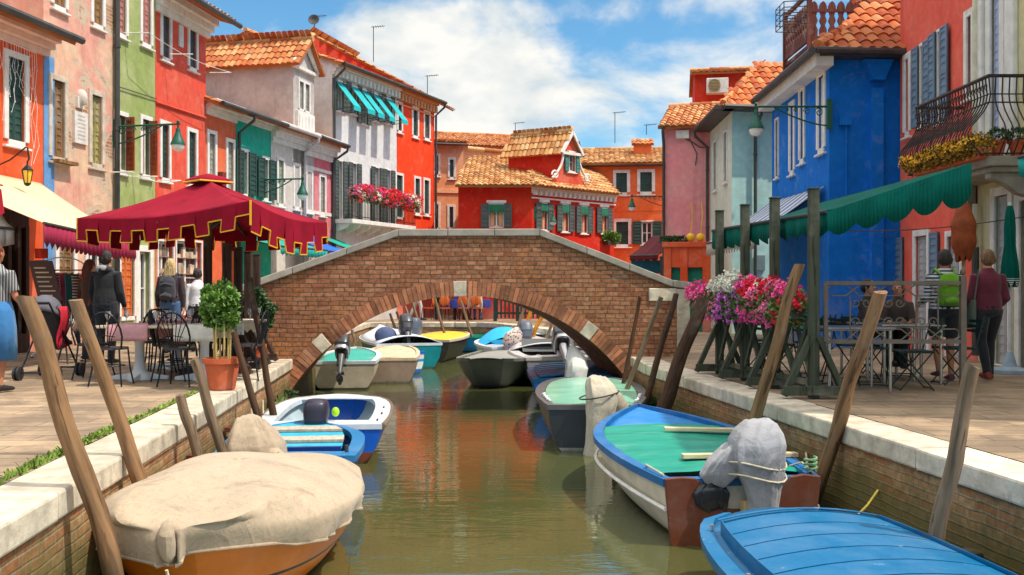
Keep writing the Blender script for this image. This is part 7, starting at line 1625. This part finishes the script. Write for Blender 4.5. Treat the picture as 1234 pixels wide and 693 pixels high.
# ------------------------------------------------------------------ awnings
def awning(label, bl, br, fl, fr_, mat, drop=.22, scal=.24, vmat=None, group=None, sag=.04, stripes_=None, edge=.0, sides=(False, False), arms=True, wave=.02):
    """sheet from back edge to front edge with a hanging scalloped valance"""
    bl, br, fl, fr_ = map(Vector, (bl, br, fl, fr_)); r = thing('awning', label, 'awning', (bl+br)/2, group); m = MB()
    m.grid(lambda u, v: bl.lerp(br, u).lerp(fl.lerp(fr_, u), v)-Vector((0, 0, sag*math.sin(PI*v)*(1+.5*math.sin(u*9))+.012*math.sin(u*23)*v)), 24, 10)
    s_ = m.build('canvas', mat, r, smooth=60, solid=.008)
    def val(a, b, nrm, dr0, dr1=None):
        L = (b-a).length; n = max(2, round(L/scal)); m = MB(); K = 8; dr1 = dr1 or dr0
        for i in range(n):
            for k in range(K):
                u0, u1 = (i+k/K)/n, (i+(k+1)/K)/n; d0 = (dr0+(dr1-dr0)*u0)*(1-.28*(1-math.sin(PI*k/K))); d1 = (dr0+(dr1-dr0)*u1)*(1-.28*(1-math.sin(PI*(k+1)/K)))
                w0, w1 = nrm*wave*math.sin(u0*n*2.1*PI), nrm*wave*math.sin(u1*n*2.1*PI); m.add([a.lerp(b, u0), a.lerp(b, u1), a.lerp(b, u1)+w1-V3(0, 0, d1), a.lerp(b, u0)+w0-V3(0, 0, d0)], [(0, 1, 2, 3)])
        return m
    f = (fl+fr_)/2-(bl+br)/2; f.z = 0; f.normalize()
    val(fl, fr_, f, drop).build('valance', vmat or mat, s_, smooth=60, solid=.006)
    for k, (a, b) in enumerate(((bl, fl), (br, fr_))):
        if sides[k]: val(a, b, (br-bl).normalized()*(1 if k else -1), sides[k], drop).build('side_valance', vmat or mat, s_, smooth=60, solid=.006)
    if arms:
        for u in (.12, .88): m = MB(); a, b = bl.lerp(br, u), fl.lerp(fr_, u); md = a.lerp(b, .45)-V3(0, 0, .12)+(br-bl).normalized()*.3; m.tube([a-V3(0, 0, .1), md, b-V3(0, 0, .03)], .018, 6); m.build('folding_arm', GUTTER, r)
    m = MB(); m.tube([fl, fr_], .022, 8); m.build('front_bar', GUTTER, r)
    return r
DG = mt('dark_green_canvas', (.0, .095, .07), .9, .14, 3, .25, spec=.15)
awning('large dark green awning with scalloped edge over the right terrace', V3(4.45, 14.6, 2.42), V3(4.80, 10.4, 2.50), V3(2.9, 14.4, 2.02), V3(3.40, 10.75, 2.02), DG, drop=.28, scal=.30, sides=(False, .44), wave=.028, sag=.05)
CRC = mt('cream_canvas_awning', S(212, 190, 150), .85, .06, 2, .1, dirt=(.6, .5, .4), dirtk=.2); BV = mt('plum_valance', S(160, 32, 68), .85, .1, 4, .2)
awning('cream awning with plum scalloped valance over the shop at the left', V3(-9.25, 15.0, 3.2), V3(-9.0, 19.0, 3.19), V3(-6.25, 13.3, 2.06), V3(-6.65, 17.6, 1.98), CRC, drop=.34, scal=.2, vmat=BV)
awning('short grey canvas blind at the far left edge', V3(-8.6, 13.2, 2.35), V3(-7.3, 14.2, 2.3), V3(-8.1, 12.6, 2.1), V3(-6.95, 13.9, 2.02), mt('grey_blind', S(168, 160, 152), .85, .1, 3, .2), drop=.3, scal=.9, arms=False)
TEA = mt('teal_canvas', S(20, 150, 140), .8, .12, 3, .2)
fL = Fr(h2(266), h2(333)); awning('teal awning behind the burgundy parasol', fL.pt(0, .05, 2.75), fL.pt(fL.L, .05, 2.75), fL.pt(.1, 1.7, 2.3), fL.pt(fL.L-.1, 1.7, 2.3), TEA, drop=.25)
fL = Fr(h2(343), h2(372)); awning('bright blue awning left of the bridge', fL.pt(0, .05, 2.85), fL.pt(fL.L, .05, 2.85), fL.pt(0, 1.5, 2.3), fL.pt(fL.L, 1.5, 2.3), mt('blue_canvas', S(20, 96, 216), .8, .1, 3, .2), drop=.2)
fL = Fr(h2(386), h2(404)); awning('turquoise green awning beside the left end of the bridge coping', fL.pt(0, .05, 2.85), fL.pt(fL.L, .05, 2.85), fL.pt(0, 1.5, 2.35), fL.pt(fL.L, 1.5, 2.35), mt('jade_canvas', S(10, 156, 132), .8, .1, 3, .2), drop=.2)
def strmat():
    m, N, L, b = nodes('striped_canvas'); g = N.new('ShaderNodeNewGeometry'); sep = N.new('ShaderNodeSeparateXYZ'); L.new(g.outputs['Position'], sep.inputs[0]); f = _math(N, L, 'FRACT', _math(N, L, 'MULTIPLY', sep.outputs[1], 2.2))
    L.new(_mix(N, L, _mr(N, L, f, .48, .52), S(206, 206, 204), S(96, 120, 160)), b.inputs['Base Color']); b.inputs['Roughness'].default_value = .85; return m
awning('blue and white striped awning on the cobalt blue house', V3(6.38, 24.6, 3.3), V3(6.32, 20.2, 3.25), V3(4.85, 24.8, 2.3), V3(4.95, 20.4, 2.3), strmat(), drop=.32, vmat=mt('grey_blind', 0))
awning('dark maroon awning at the foot of the orange corner house', V3(4.5, 32.0, 2.85), V3(5.1, 31.2, 2.85), V3(3.7, 31.3, 2.2), V3(4.5, 30.6, 2.2), mt('maroon_canvas', S(96, 16, 30), .8, .1, 3, .2), drop=.18)
awning('small teal awning at the right edge beside the cream house', V3(7.45, 13.2, 3.0), V3(7.45, 11.6, 3.0), V3(6.46, 12.7, 2.86), V3(6.46, 11.6, 2.84), TEA, drop=.26)
m = MB(); m.box((4.25, 31.4, 1.85), (1.0, .06, .42)); r = tag(m.build('sign_board', mt('teal_board', S(14, 110, 130), .6), bevel=.01), 'blank teal fascia board under the maroon awning', 'sign board')
# ------------------------------------------------------------------ right terrace
RW = mt('weathered_railing', S(112, 100, 88), .6, .15, 8, .2, metal=.2, dirt=(.2, .12, .07), dirtk=.4)
f = Fr((3.47, 11.02), (4.98, 11.0)); rl = thing('railing_panel', 'weathered metal railing panel with scrolls and diamond borders by the right terrace', 'railing', f.pt(.75, 0, .6))
m = MB(); zb_, zt_ = .60, 1.25
for z in (zb_, zt_): m.fbox(f, 0, f.L, -.02, .02, z-.02, z+.02)
for u in (0, f.L): m.fbox(f, u-.02, u+.02, -.021, .021, zb_, zt_+.0)
m.build('frame', RW, rl)
m = MB(); m.fbox(f, f.L-.03, f.L+.03, -.03, .03, 0, zt_+.08); m.ball(f.pt(f.L, 0, zt_+.12), .035, 8, 6); m.build('post', RW, rl)
m = MB(); n = 5
for k in range(n):
    u0 = f.L*k/n; w = f.L/n
    for z0, z1 in ((zt_-.02, zt_-.14), (zb_+.14, zb_+.02)):
        for (a, b) in (((0, .5), (.25, 0)), ((.25, 0), (.75, 0)), ((.75, 0), (1, .5)), ((0, .5), (.25, 1)), ((.25, 1), (.75, 1)), ((.75, 1), (1, .5))): m.tube([f.pt(u0+w*a[0], 0, z0+(z1-z0)*a[1]), f.pt(u0+w*b[0], 0, z0+(z1-z0)*b[1])], .008, 5)
for u in (.18, .82, .34, .66): m.tube([f.pt(f.L*u, 0, zb_+.14), f.pt(f.L*u, 0, zt_-.14)], .009, 5)
m.build('border_pattern', RW, rl)
m = MB()
for u_, s_ in ((.5, 1), (.5, -1), (.74, 1), (.74, -1), (.26, 1), (.26, -1)):
    for zc, sz in ((zb_+.22, 1), (zt_-.22, -1)):
        m = MB(); c = f.pt(f.L*u_+s_*.06, 0, zc); m.tube([c+f.U*(s_*math.cos(a)*(.055-.006*a))+V3(0, 0, sz*math.sin(a)*(.055-.006*a)) for a in [k*.5 for k in range(15)]], .007, 5); m.build('scroll', RW, rl, smooth=50)
CHR = mt('chrome', (.5, .48, .46), .25, .1, 5, 0, metal=.8); GS = mt('chair_slat_green', S(20, 52, 50), .45, .2, 6, 0)
def steel_table(x, y, label, l=.8):
    r = thing('steel_table', label, 'table', (x, y, 0), 'steel tables of the right terrace'); m = MB(); m.box((x, y, .73), (l, .7, .02)); m.box((x, y, .712), (l-.04, .66, .02)); m.build('tabletop', mt('steel_top', (.32, .31, .30), .3, .15, 5, 0, metal=.6), r, bevel=.006)
    for sx in (-1, 1):
        for sy in (-1, 1): m = MB(); m.tube([(x+sx*(l/2-.05), y+sy*.3, 0), (x+sx*(l/2-.05), y+sy*.3, .71)], .02, 8); m.build('leg', CHR, r, smooth=50)
steel_table(4.0, 11.75, 'steel cafe table nearest the big green trestle post'); steel_table(4.95, 12.6, 'steel cafe table in front of the striped top'); steel_table(4.25, 14.2, 'steel cafe table farthest back under the green awning'); steel_table(4.85, 13.05, 'steel cafe table used by the seated pair', .7)
def folding_chair(pos, rz, label):
    r = thing('folding_chair', label, 'chair', pos, 'green slatted folding chairs of the right terrace'); p = Vector(pos); M = Matrix.Rotation(rz, 3, 'Z'); T = lambda x, y, z: p+M @ Vector((x, y, z))
    m = MB()
    for k in range(6): m.box(T(0, -.17+.068*k, .455), (.40, .045, .014), M=M)
    for s in (-1, 1): m.box(T(.17*s, 0, .442), (.02, .40, .014), M=M)
    m.build('seat', GS, r)
    m = MB()
    for z in (.66, .72, .78): m.box(T(0, -.215-.25*(z-.45), z), (.38, .014, .035), M=M)
    for s in (-1, 1): m.tube([T(.19*s, -.18, .44), T(.19*s, -.29, .84)], .009, 6)
    m.build('backrest', GS, r)
    for s in (-1, 1):
        m = MB(); m.tube([T(.185*s, -.18, .45), T(.185*s, .2, .0)], .009, 6); m.build('leg', GS, r); m = MB(); m.tube([T(.165*s, .18, .45), T(.165*s, -.2, .0)], .009, 6); m.build('leg', GS, r)
    m = MB(); m.tube([T(-.185, .19, .02), T(.185, .19, .02)], .008, 6); m.build('crossbar', GS, r); m = MB(); m.tube([T(-.165, -.19, .02), T(.165, -.19, .02)], .008, 6); m.build('crossbar', GS, r)
    return r
fc = folding_chair((0, 0, 0), 0, 'x')
for i, (x, y, rz, l) in enumerate([(4.72, 11.75, 1.5, 'with its seat toward the camera below the railing panel'), (4.45, 12.25, 2.9, 'at the far side of the nearest table'), (3.75, 12.4, 3.1, 'behind the nearest trestle post'), (5.5, 12.4, 1.6, 'standing alone left of the shorts wearer'), (4.5, 12.95, -1.2, 'between the two middle tables'),
                                   (3.5, 13.2, -1.5, 'behind the flower boxes, second row'), (4.1, 13.55, .1, 'in front of the farthest table'), (3.6, 14.3, -1.5, 'behind the farthest trestle post')]):
    o = fc if i == 0 else copy_tree(fc); move_tree(o, (x, y, 0), rz); o['label'] = 'green slatted folding chair '+l
for (x, y, rz, l) in ((4.87, 13.62, PI*.8, 'under the left one of the seated pair'), (5.23, 13.52, PI*1.15, 'under the right one of the seated pair')):
    o = copy_tree(fc); move_tree(o, (x, y, 0), PI-rz+PI); o['label'] = 'green slatted folding chair '+l
# closed parasols
def closed_parasol(pos, z0, z1, r0, mat, polem, label, seed, band=None, wrap=False):
    r = thing('closed_parasol', label, 'parasol', pos); p = Vector(pos); m = MB(); m.tube([p, p+V3(0, 0, z1+.05)], .025, 8); m.build('pole', polem, r, smooth=50); n = 36; vs = []; secs = 14
    for j in range(secs+1):
        t = j/secs; z = z0+(z1-z0)*t; rad = r0*math.sin(PI*(.16+.80*t))**.7 if wrap else r0*(1-t)**.6*(.9+.2*math.sin(t*9))+.03
        for i in range(n): a = 2*PI*i/n; f = 1+(.14*math.sin(a*8+t*5+seed) if not wrap else .05*math.sin(t*70)); vs.append(p+V3(math.cos(a)*rad*f, math.sin(a)*rad*f, z+(.05*math.sin(a*8+seed) if j == 0 else 0)))
    m = MB(); m.add(vs, [(j*n+i, j*n+(i+1) % n, (j+1)*n+(i+1) % n, (j+1)*n+i) for j in range(secs) for i in range(n)]+[tuple(range(n))], .5); cnp = m.build('canopy', mat, r, smooth=50)
    if band: m = MB(); m.add([v+(v-Vector((p.x, p.y, v.z)))*.05 for v in vs[:2*n]], [(i, (i+1) % n, n+(i+1) % n, n+i) for i in range(n)]); m.build('striped_hem', band, cnp, smooth=50)
    return r
gp_ = closed_parasol((7.0, 14.0, 0), 1.25, 2.35, .085, DG, mt('white_pole', S(200, 200, 196), .5), 'closed dark green parasol on a white pole by the cream house', 1, band=stripes('hem_stripes', (.6, .62, .6), S(16, 90, 76), .03))
m = MB(); m.lathe([(.3, 0), (.3, .05), (.1, .09), (.04, .3), (.035, .3)], (7.0, 14.0, 0), 20); m.build('base', mt('base_bluegrey', S(150, 166, 180), .6), gp_, smooth=40)
closed_parasol((6.35, 14.0, 0), 1.6, 2.42, .17, mt('rust_cloth', S(142, 66, 30), .85, .2, 10, .4), wood('pale_mast', S(190, 160, 110), S(150, 120, 80)), 'rust brown wrapped parasol behind the maroon sweater', 3, wrap=True)
# balcony plants on the iron balcony
m = MB(); rr = random.Random(31)
for i in range(12): leaves(m, (6.72, 14.3+2.3*i/11, 3.24), (.20, .18, .16), 330, .05, rr)
bp = thing('balcony_plants', 'yellow flowering plants spilling inside the iron balcony', 'plants', (6.8, 15.4, 3.1)); m.build('foliage', mt('ochre_leaf', S(150, 116, 36), .7, .3, 9, 0, tint=.6), bp)
m = MB(); [blooms(m, (6.62, 14.35+2.2*i/10, 3.28), (.16, .2, .12), 26, rr, .03) for i in range(11)]; m.build('yellow_blossoms', mt('petal_yellow', S(226, 176, 50), .6, .1, 9, 0, tint=.3), bp)
m = MB(); m.bar((6.78, 14.25, 3.13), (6.78, 16.6, 3.13), .2, .16); m.build('box', TERR, bp, bevel=.01)
for k, (x, y) in enumerate(((7.0, 14.36), (7.28, 14.36))):
    t = thing('flower_pot', 'terracotta pot on the near end of the iron balcony, %s of two' % ('outer', 'wall side')[k], 'flower pot', (x, y, 3.08)); m = MB(); m.lathe([(.07, 0), (.115, .2), (.13, .2), (.13, .24), (.10, .24), (.02, .2)], (x, y, 3.08), 18); m.build('pot', TERR, t, smooth=35)
    m = MB(); leaves(m, (x, y, 3.38), (.14, .14, .1), 260, .05, rr); m.build('foliage', LEAFD, t)
# ------------------------------------------------------------------ low orange terrace wall beyond the bridge, right
OW = plaster('pl_orange_wall', S(226, 84, 44), S(226, 120, 80), .4); f = Fr((4.15, 27.2), (5.35, 26.9)); gw = thing('garden_wall', 'orange low garden wall with pillars and green doors below the pink house', 'wall', f.pt(.6, -.2, 0))
m = MB(); 
for u in (.0, .44, 1.04): m.fbox(f, u, u+.2, -.25, 0.02, 0, 2.3)
m.fbox(f, -.04, f.L+.04, -.3, .07, 2.3, 2.44); m.build('wall', OW, gw, bevel=.01)
for (a, b) in ((.2, .44), (.64, 1.04)): m = MB(); m.fbox(f, a, b, -.2, -.15, 0, 1.75); [m.fbox(f, a, b, -.15, -.14, z, z+.04) for z in (.3, .6, .9, 1.2, 1.5)]; m.build('green_door', mt('door_green', S(20, 120, 90), .6), gw); m = MB(); m.fbox(f, a, b, -.22, -.02, 1.75, 2.298); m.build('lintel', OW, gw)
m = MB(); rr = random.Random(6)
for k in range(5): leaves(m, f.pt(.0+.12*k, -.1, 2.5), (.14, .12, .08), 160, .06, rr)
tag(m.build('trailing_plant', LEAFD), 'green trailing plant on top of the orange garden wall', 'plant')
for k, (x, y) in enumerate(((832, 290), (844, 288))): p = f.pt(f.u(x), -.1, 2.56); m = MB(); m.ball(p, .12, 14, 10, .5); m.tube([p+V3(0, 0, .1), p+V3(.05, 0, .6), p+V3(.02, 0, .95)], .015, 5); tag(m.build('gourd', mt('yellow_gourd', S(236, 180, 30), .5), smooth=50), 'yellow round gourd on the orange garden wall, %s one' % ('left', 'right')[k], 'gourd', 'yellow gourds on the wall')
# green metal bin post between bridge and orange house
m = MB(); m.box((4.62, 30.2, 1.05), (.22, .3, 2.1)); m.box((4.62, 30.2, 2.12), (.26, .34, .05)); tag(m.build('gate_post', mt('post_green', S(26, 52, 44), .6), bevel=.01), 'dark green post at the corner of the pink house', 'post')
# ------------------------------------------------------------------ antennas on the roofs
def antenna(b, h, label, arm=.5, dish=False):
    m = MB(); b = Vector(b); m.tube([b, b+V3(0, 0, h)], .018, 5); m.tube([b+V3(-arm*.2, 0, h), b+V3(arm, 0, h+.05)], .014, 5)
    for k in range(5): m.tube([b+V3(arm*(k/5), -.2, h+.01*k), b+V3(arm*(k/5), .2, h+.01*k)], .01, 4)
    if dish: m.lathe([(.01, 0), (.12, .02), (.22, .08), (.23, .08), (.12, .01)], b+V3(0, -.1, h*.8), 16, M=Matrix.Rotation(PI*.42, 3, 'X'))
    tag(m.build('antenna', GUTTER, smooth=40), label, 'antenna', 'television antennas on the roofs')
for i, (x, y, d, h, l, dd) in enumerate([(379, 44, 41, .9, 'dish antenna on the ridge of the red gabled house', True), (450, 72, 43, 1.5, 'thin antenna above the vermilion house roof', False), (515, 122, 44, 1.2, 'short antenna near the right end of the vermilion roof', False), (621, 168, 52, .95, 'leftmost of three antennas behind the deep red house', False), (630, 168, 53, .6, 'middle of three antennas behind the deep red house', False), (641, 168, 51, .5, 'rightmost of three antennas behind the deep red house', False), (741, 170, 46, 1.4, 'tall antenna on the orange corner house roof', False), (779, 160, 46, .45, 'small antenna by the chimney of the orange corner house', False)]): antenna(W(x, y+3, d), h, l, dish=dd)
# ------------------------------------------------------------------ shop things on the left
DW = wood('dark_shop_wood', S(70, 42, 28), S(44, 28, 20)); f = LANT_FR
sf = thing('shop_front', 'dark wooden shop front under the cream awning at the left edge', 'shop front', f.pt(f.u(15), 0, 0)); m = MB(); u0, u1 = f.u(-60), f.u(28); m.fbox(f, u0, u1, .002, .12, 2.3, 2.6); m.fbox(f, u0, u1, .002, .14, 0, .35)
for u in (u0, f.u(2), f.u(14), u1-.1): m.fbox(f, u, u+.1, .002, .13, .3, 2.35)
m.build('frame', DW, sf, bevel=.008); m = MB(); m.fbox(f, u0, u1, .01, .03, .35, 2.3); m.build('pane', GLASS, sf)
mb_ = thing('menu_board', 'tall brown menu board leaning beside the shop', 'menu board', W(50, 424, 15.8)); p = W(51, 430, 15.6); p.z = 0; m = MB(); bx = lambda z, dx: p+V3(dx, 0, z)
m.prism([bx(.85, -.02), bx(.85, .34), bx(1.62, .14), bx(1.62, -.22)], V3(0, .04, 0)); m.build('board', mt('menu_brown', S(84, 48, 34), .5, .1, 5, 0), mb_)
m = MB()
for k in range(9): z = .92+.072*k; sh = -.2*(z-.85)/.77; m.prism([bx(z, .04+sh), bx(z, .28+sh-.03*(k % 3)), bx(z+.022, .28+sh-.03*(k % 3)), bx(z+.022, .04+sh)], V3(0, -.004, 0))
m.build('menu_lines', mt('menu_ink', S(206, 180, 150), .7), mb_)
m = MB(); [m.tube([bx(1.0, a), bx(.0, b)], .015, 5) for a, b in ((0, -.05), (.3, .4))]; m.build('stand', DW, mb_)
cr = thing('clothes_rail', 'chrome clothes rail hung with patterned garments by the shop', 'clothes rail', W(78, 425, 17.2)); cx_, cy_ = W(78, 425, 17.2).x, 17.2
m = MB()
for s in (-1, 1): m.tube([(cx_+.42*s, cy_, .06), (cx_+.42*s, cy_, 1.62)], .016, 6); m.tube([(cx_+.42*s, cy_-.3, .07), (cx_+.42*s, cy_+.3, .07)], .014, 6); [m.ball((cx_+.42*s, cy_+q*.3, .035), .035, 8, 6) for q in (-1, 1)]
m.tube([(cx_-.42, cy_, 1.5), (cx_+.42, cy_, 1.5)], .014, 6); m.tube([V3(cx_+.42*math.cos(a), cy_-.1, 1.5+.22*math.sin(a)) for a in [PI*k/10 for k in range(11)]], .012, 6); m.build('rail', CHR, cr, smooth=50)
gc = [stripes('bw_stripe', (.03, .03, .04), (.6, .58, .56), .05), mt('red_scarf', S(190, 30, 50), .8), stripes('bw_stripe', 0, 0, 0), mt('pink_dress', S(216, 96, 130), .8), mt('teal_dress', S(60, 120, 130), .8), stripes('bw_stripe', 0, 0, 0), mt('orange_dress', S(220, 110, 60), .8)]
for k, g_ in enumerate(gc):
    x = cx_-.36+.12*k; ln = (.75, .95, .7, .6, .8, .72, .5)[k]; m = MB(); m.grid(lambda u, v: V3(x+.03*math.sin(u*9+k)+.02*(u-.5), cy_-.2+.4*u+.05*math.sin(v*3), 1.46-ln*v-.08*abs(u-.5)*(1-v)), 10, 8)
    o = m.build('garment', g_, smooth=60, solid=.01); tag(o, '%s garment hanging on the clothes rail, number %s from the left' % (('striped', 'red', 'striped', 'pink', 'blue green', 'striped', 'orange')[k], ('one', 'two', 'three', 'four', 'five', 'six', 'seven')[k]), 'garment', 'garments on the clothes rail')
for k, (c_, y0, y1) in enumerate((((210, 60, 40), 300, 312), ((60, 90, 150), 314, 324), ((206, 150, 40), 326, 338))):
    a, b = W(42, y0, 16.6), W(57, y1, 16.6); m = MB(); m.grid(lambda u, v: V3(a.x+(b.x-a.x)*u, 16.6+.03*math.sin(u*8), a.z+(b.z-a.z)*v), 8, 4); o = m.build('towel', mt('towel%d' % k, S(*c_), .9), solid=.01, smooth=60); tag(o, '%s cloth hanging by the shop door' % ('red', 'blue', 'mustard')[k], 'towel', 'bright cloths by the shop door')
# stroller
st = thing('stroller', 'dark pushchair with grey hood and red cloth beside the menu board', 'stroller', W(60, 456, 13.2)); o_ = W(60, 456, 13.2); o_.z = 0; m = MB()
for s in (-1, 1): m.tube([o_+V3(.22*s, .35, .12), o_+V3(.2*s, -.1, .65), o_+V3(.2*s, -.45, 1.0)], .014, 6); m.tube([o_+V3(.22*s, -.35, .1), o_+V3(.2*s, .0, .55), o_+V3(.2*s, .2, .75)], .014, 6)
m.tube([o_+V3(-.2, -.45, 1.0), o_+V3(.2, -.45, 1.0)], .018, 8); m.tube([o_+V3(-.22, .35, .12), o_+V3(.22, .35, .12)], .012, 6); m.tube([o_+V3(-.22, -.35, .1), o_+V3(.22, -.35, .1)], .012, 6); m.build('frame', BLKM, st, smooth=50)
for s in (-1, 1):
    for y in (-.35, .35):
        m = MB(); c = o_+V3(.25*s, y, .09)
        for q in (-.025, .025): m.tube([c+V3(q-.012, 0, 0), c+V3(q+.012, 0, 0)], .09, 16)
        m.tube([c+V3(-.04, 0, 0), c+V3(.04, 0, 0)], .02, 8); m.build('wheel', mt('dark_rubber', 0), st)
m = MB(); m.grid(lambda u, v: o_+V3((u-.5)*.38, .25-.45*v, .42+.5*v**2+.04*math.cos(u*PI*2)), 6, 8); m.build('seat', mt('stroller_black', (.03, .03, .035), .8), st, solid=.05, smooth=60)
m = MB(); m.grid(lambda u, v: o_+V3(-.22*math.cos(u*PI), -.1-.28*math.cos(v*PI*.6)*math.sin(u*PI)*.8, .80+.30*math.sin(u*PI)*math.sin(.35+v*1.6)), 14, 8); m.build('hood', mt('stroller_grey', S(96, 96, 104), .8), st, solid=.012, smooth=60)
m = MB(); m.grid(lambda u, v: o_+V3(.21+.03*math.sin(v*6), -.2+.25*u, .95-.55*v), 6, 8); m.build('red_cloth', gc[1], st, solid=.01, smooth=60)
# pennant at the left edge
m = MB(); a = W(-8, 224, 13); m.prism([a, a+V3(.1, 0, -.05), a+V3(.14, 0, -.36), a+V3(.06, 0, -.42), a+V3(0, 0, -.3)], V3(0, .01, 0)); m.tube([a+V3(-.1, 0, .05), a+V3(.12, 0, .0)], .012, 5); tag(m.build('pennant', mt('red_scarf', 0)), 'small red pennant hanging at the left edge above the blind', 'pennant')
# dark trestles along the left kerb
for i, d in enumerate((13.5, 14.35, 15.2, 16.0)):
    trestle(d, LX(d)-.45, 1, MAST, 'dark brown timber trestle post on the left kerb, %s of four' % ('nearest', 'second', 'third', 'farthest')[i], 'dark timber trestle posts on the left kerb', h=1.78-.02*i, lo=.5)
# ------------------------------------------------------------------ far restaurant terrace under the arch
WK = wood('cane_chair', S(206, 104, 44), S(170, 80, 36))
def cane_chair(pos, rz):
    r = thing('cane_chair', 'x', 'chair', pos, 'orange cane chairs on the far quay'); p = Vector(pos); M = Matrix.Rotation(rz, 3, 'Z'); T = lambda x, y, z: p+M @ Vector((x, y, z))
    m = MB(); m.tube([T(0, 0, .43), T(0, 0, .47)], .21, 14); m.build('seat', WK, r); m = MB(); m.ball(T(0, -.22, .72), (.19, .03, .19), 16, 10, M=M); m.tube([T(-.17, -.18, .45), T(-.16, -.2, .6)], .015, 5); m.tube([T(.17, -.18, .45), T(.16, -.2, .6)], .015, 5); m.build('backrest', WK, r, smooth=60)
    for sx in (-1, 1):
        for sy in (-1, 1): m = MB(); m.tube([T(.15*sx, .15*sy, .44), T(.18*sx, .19*sy, 0)], .014, 5); m.build('leg', DW, r)
    return r
cc = cane_chair((0, 0, 0), 0)
for i, (x, y, rz) in enumerate(((-2.45, 36.0, .1), (-1.75, 35.9, -.1), (-1.35, 36.45, .1), (-2.3, 37.6, 2.8), (-1.98, 37.85, 2.4), (-3.1, 36.6, 1.4))):
    o = cc if i == 0 else copy_tree(cc); move_tree(o, (x, y, 0), rz); o['label'] = 'orange cane chair on the far quay, %s' % ('second from the left', 'between the two seated figures, back to the canal', 'under the beige jacket', 'behind the left table', 'under the purple top', 'leftmost by the walking figure')[i]
for i, (x, y) in enumerate(((-2.1, 36.7), (-1.2, 37.2))):
    t = thing('far_table', 'round table with dark blue cloth on the far quay, %s one' % ('left', 'right')[i], 'table', (x, y, 0), 'round tables on the far quay'); m = MB(); m.lathe([(.42, .45), (.41, .73), (.4, .75), (.01, .752)], (x, y, 0), 20); m.build('tablecloth', mt('navy_cloth2', S(40, 50, 120), .8), t, smooth=40); m = MB(); m.tube([(x, y, 0), (x, y, .7)], .04, 8); m.build('leg', DW, t)
fn = thing('slatted_fence', 'dark green slatted fence in front of the deep red house, far quay', 'fence', (1.2, 35.6, 0)); f = Fr((-.6, 35.6), (3.4, 35.2)); m = MB()
for z in (.25, 1.0): m.fbox(f, 0, f.L, -.02, .02, z, z+.07)
for k in range(28): u = f.L*(k+.5)/28; m.fbox(f, u-.03, u+.03, .02, .04, .1, 1.15)
m.build('slat_panel', mt('post_green', 0), fn)
for k in range(6): m = MB(); u = f.L*k/5; m.fbox(f, u-.06, u+.06, -.06, .06, 0, 2.1); m.build('post', mt('post_green', 0), fn)
# ------------------------------------------------------------------ small things along the walls
pb = thing('flower_basket', 'small green hanging plant below the right window of the deep red house', 'flower basket', PLB)
m = MB(); m.box(PLB-V3(0, 0, .22), (.5, .22, .18), rz=.77, taper=1.1); m.build('box', GUTTER, pb)
m = MB(); [leaves(m, PLB+V3(-.22+.11*k, -.02, 0), (.2, .16, .2), 150, .1, rb) for k in range(5)]; m.build('foliage', LEAF, pb)
# weeds rooted in the canal walls near the waterline
rw = random.Random(77)
for i, (x, d, sd, lab) in enumerate(((LX(14.6)+.04, 14.6, 1, 'green weeds on the left canal wall beyond the dinghy'), (LX(16.1)+.05, 16.1, 1, 'dark weeds on the left canal wall at the foot of the bridge'), (LX(12.2)+.04, 12.2, 1, 'weeds on the left canal wall behind the blue and white boat'), (RX(15.2)-.04, 15.2, -1, 'weeds on the right canal wall below the thin poles'))):
    m = MB()
    for k in range(4): leaves(m, (x, d-.35+.25*k, -.62+rw.uniform(-.12, .1)), (.07, .16, .13), 90, .07, rw)
    tag(m.build('wall_weed', LEAFD if i != 0 else LEAF), lab, 'weeds')
# stub of an old pile and iron rings
st_ = W(1186, 655, 6.75); m = MB(); m.tube([V3(st_.x, st_.y, -1.3), V3(st_.x, st_.y, -.62)], .10, 12); m.box((st_.x+.02, st_.y, -.60), (.30, .16, .05), rz=.2)
tag(m.build('pile_stub', POLED, bevel=.01), 'rotten pile stub against the right canal wall beside the pale broken pole', 'pile stub')
for i, (d, l) in enumerate(((9.2, 'rusty iron ring bracket on the left canal wall above the dinghy cover'), (11.0, 'rusty iron ring bracket on the left canal wall behind the dinghy'))):
    x = LX(d)+.03; m = MB(); m.box((x+.03, d, -.36), (.06, .22, .05)); m.box((x+.03, d, -.47), (.06, .18, .04)); m.tube([V3(x+.07, d+.07*math.cos(a), -.44+.07*math.sin(a)) for a in [k*.5 for k in range(14)]], .012, 6)
    tag(m.build('mooring_ring', mt('rust', S(96, 48, 28), .8, .2, 8, .3)), l, 'mooring ring')
# overhead cable and clothes line rods on the left facades
for i, (x0, y0, x1, y1, d0, d1, l) in enumerate(((160, 40, 262, 88, 22.0, 25.5, 'thin white clothes line below the upper windows of the green and red houses'), (140, 208, 200, 218, 21.5, 23.2, 'thin clothes line below the brown shutters of the lime green house'))):
    a, b = W(x0, y0, d0)+V3(.35, 0, 0), W(x1, y1, d1)+V3(.35, 0, 0); m = MB(); m.tube([a.lerp(b, t/8)-V3(0, 0, .12*math.sin(PI*t/8)) for t in range(9)], .008, 4)
    for q in (a, b, a.lerp(b, .5)): m.tube([q, q-V3(.55, 0, 0)], .012, 4)
    tag(m.build('clothes_line', mt('white_rope', 0)), l, 'clothes line')
a, b = V3(2.97, 12.9, 2.02), V3(7.6, 14.5, 2.25); m = MB(); m.tube([a.lerp(b, t/10)-V3(0, 0, .15*math.sin(PI*t/10)) for t in range(11)], .007, 4); tag(m.build('overhead_cable', GUTTER), 'thin cable strung from the trestle posts to the cream house', 'cable')
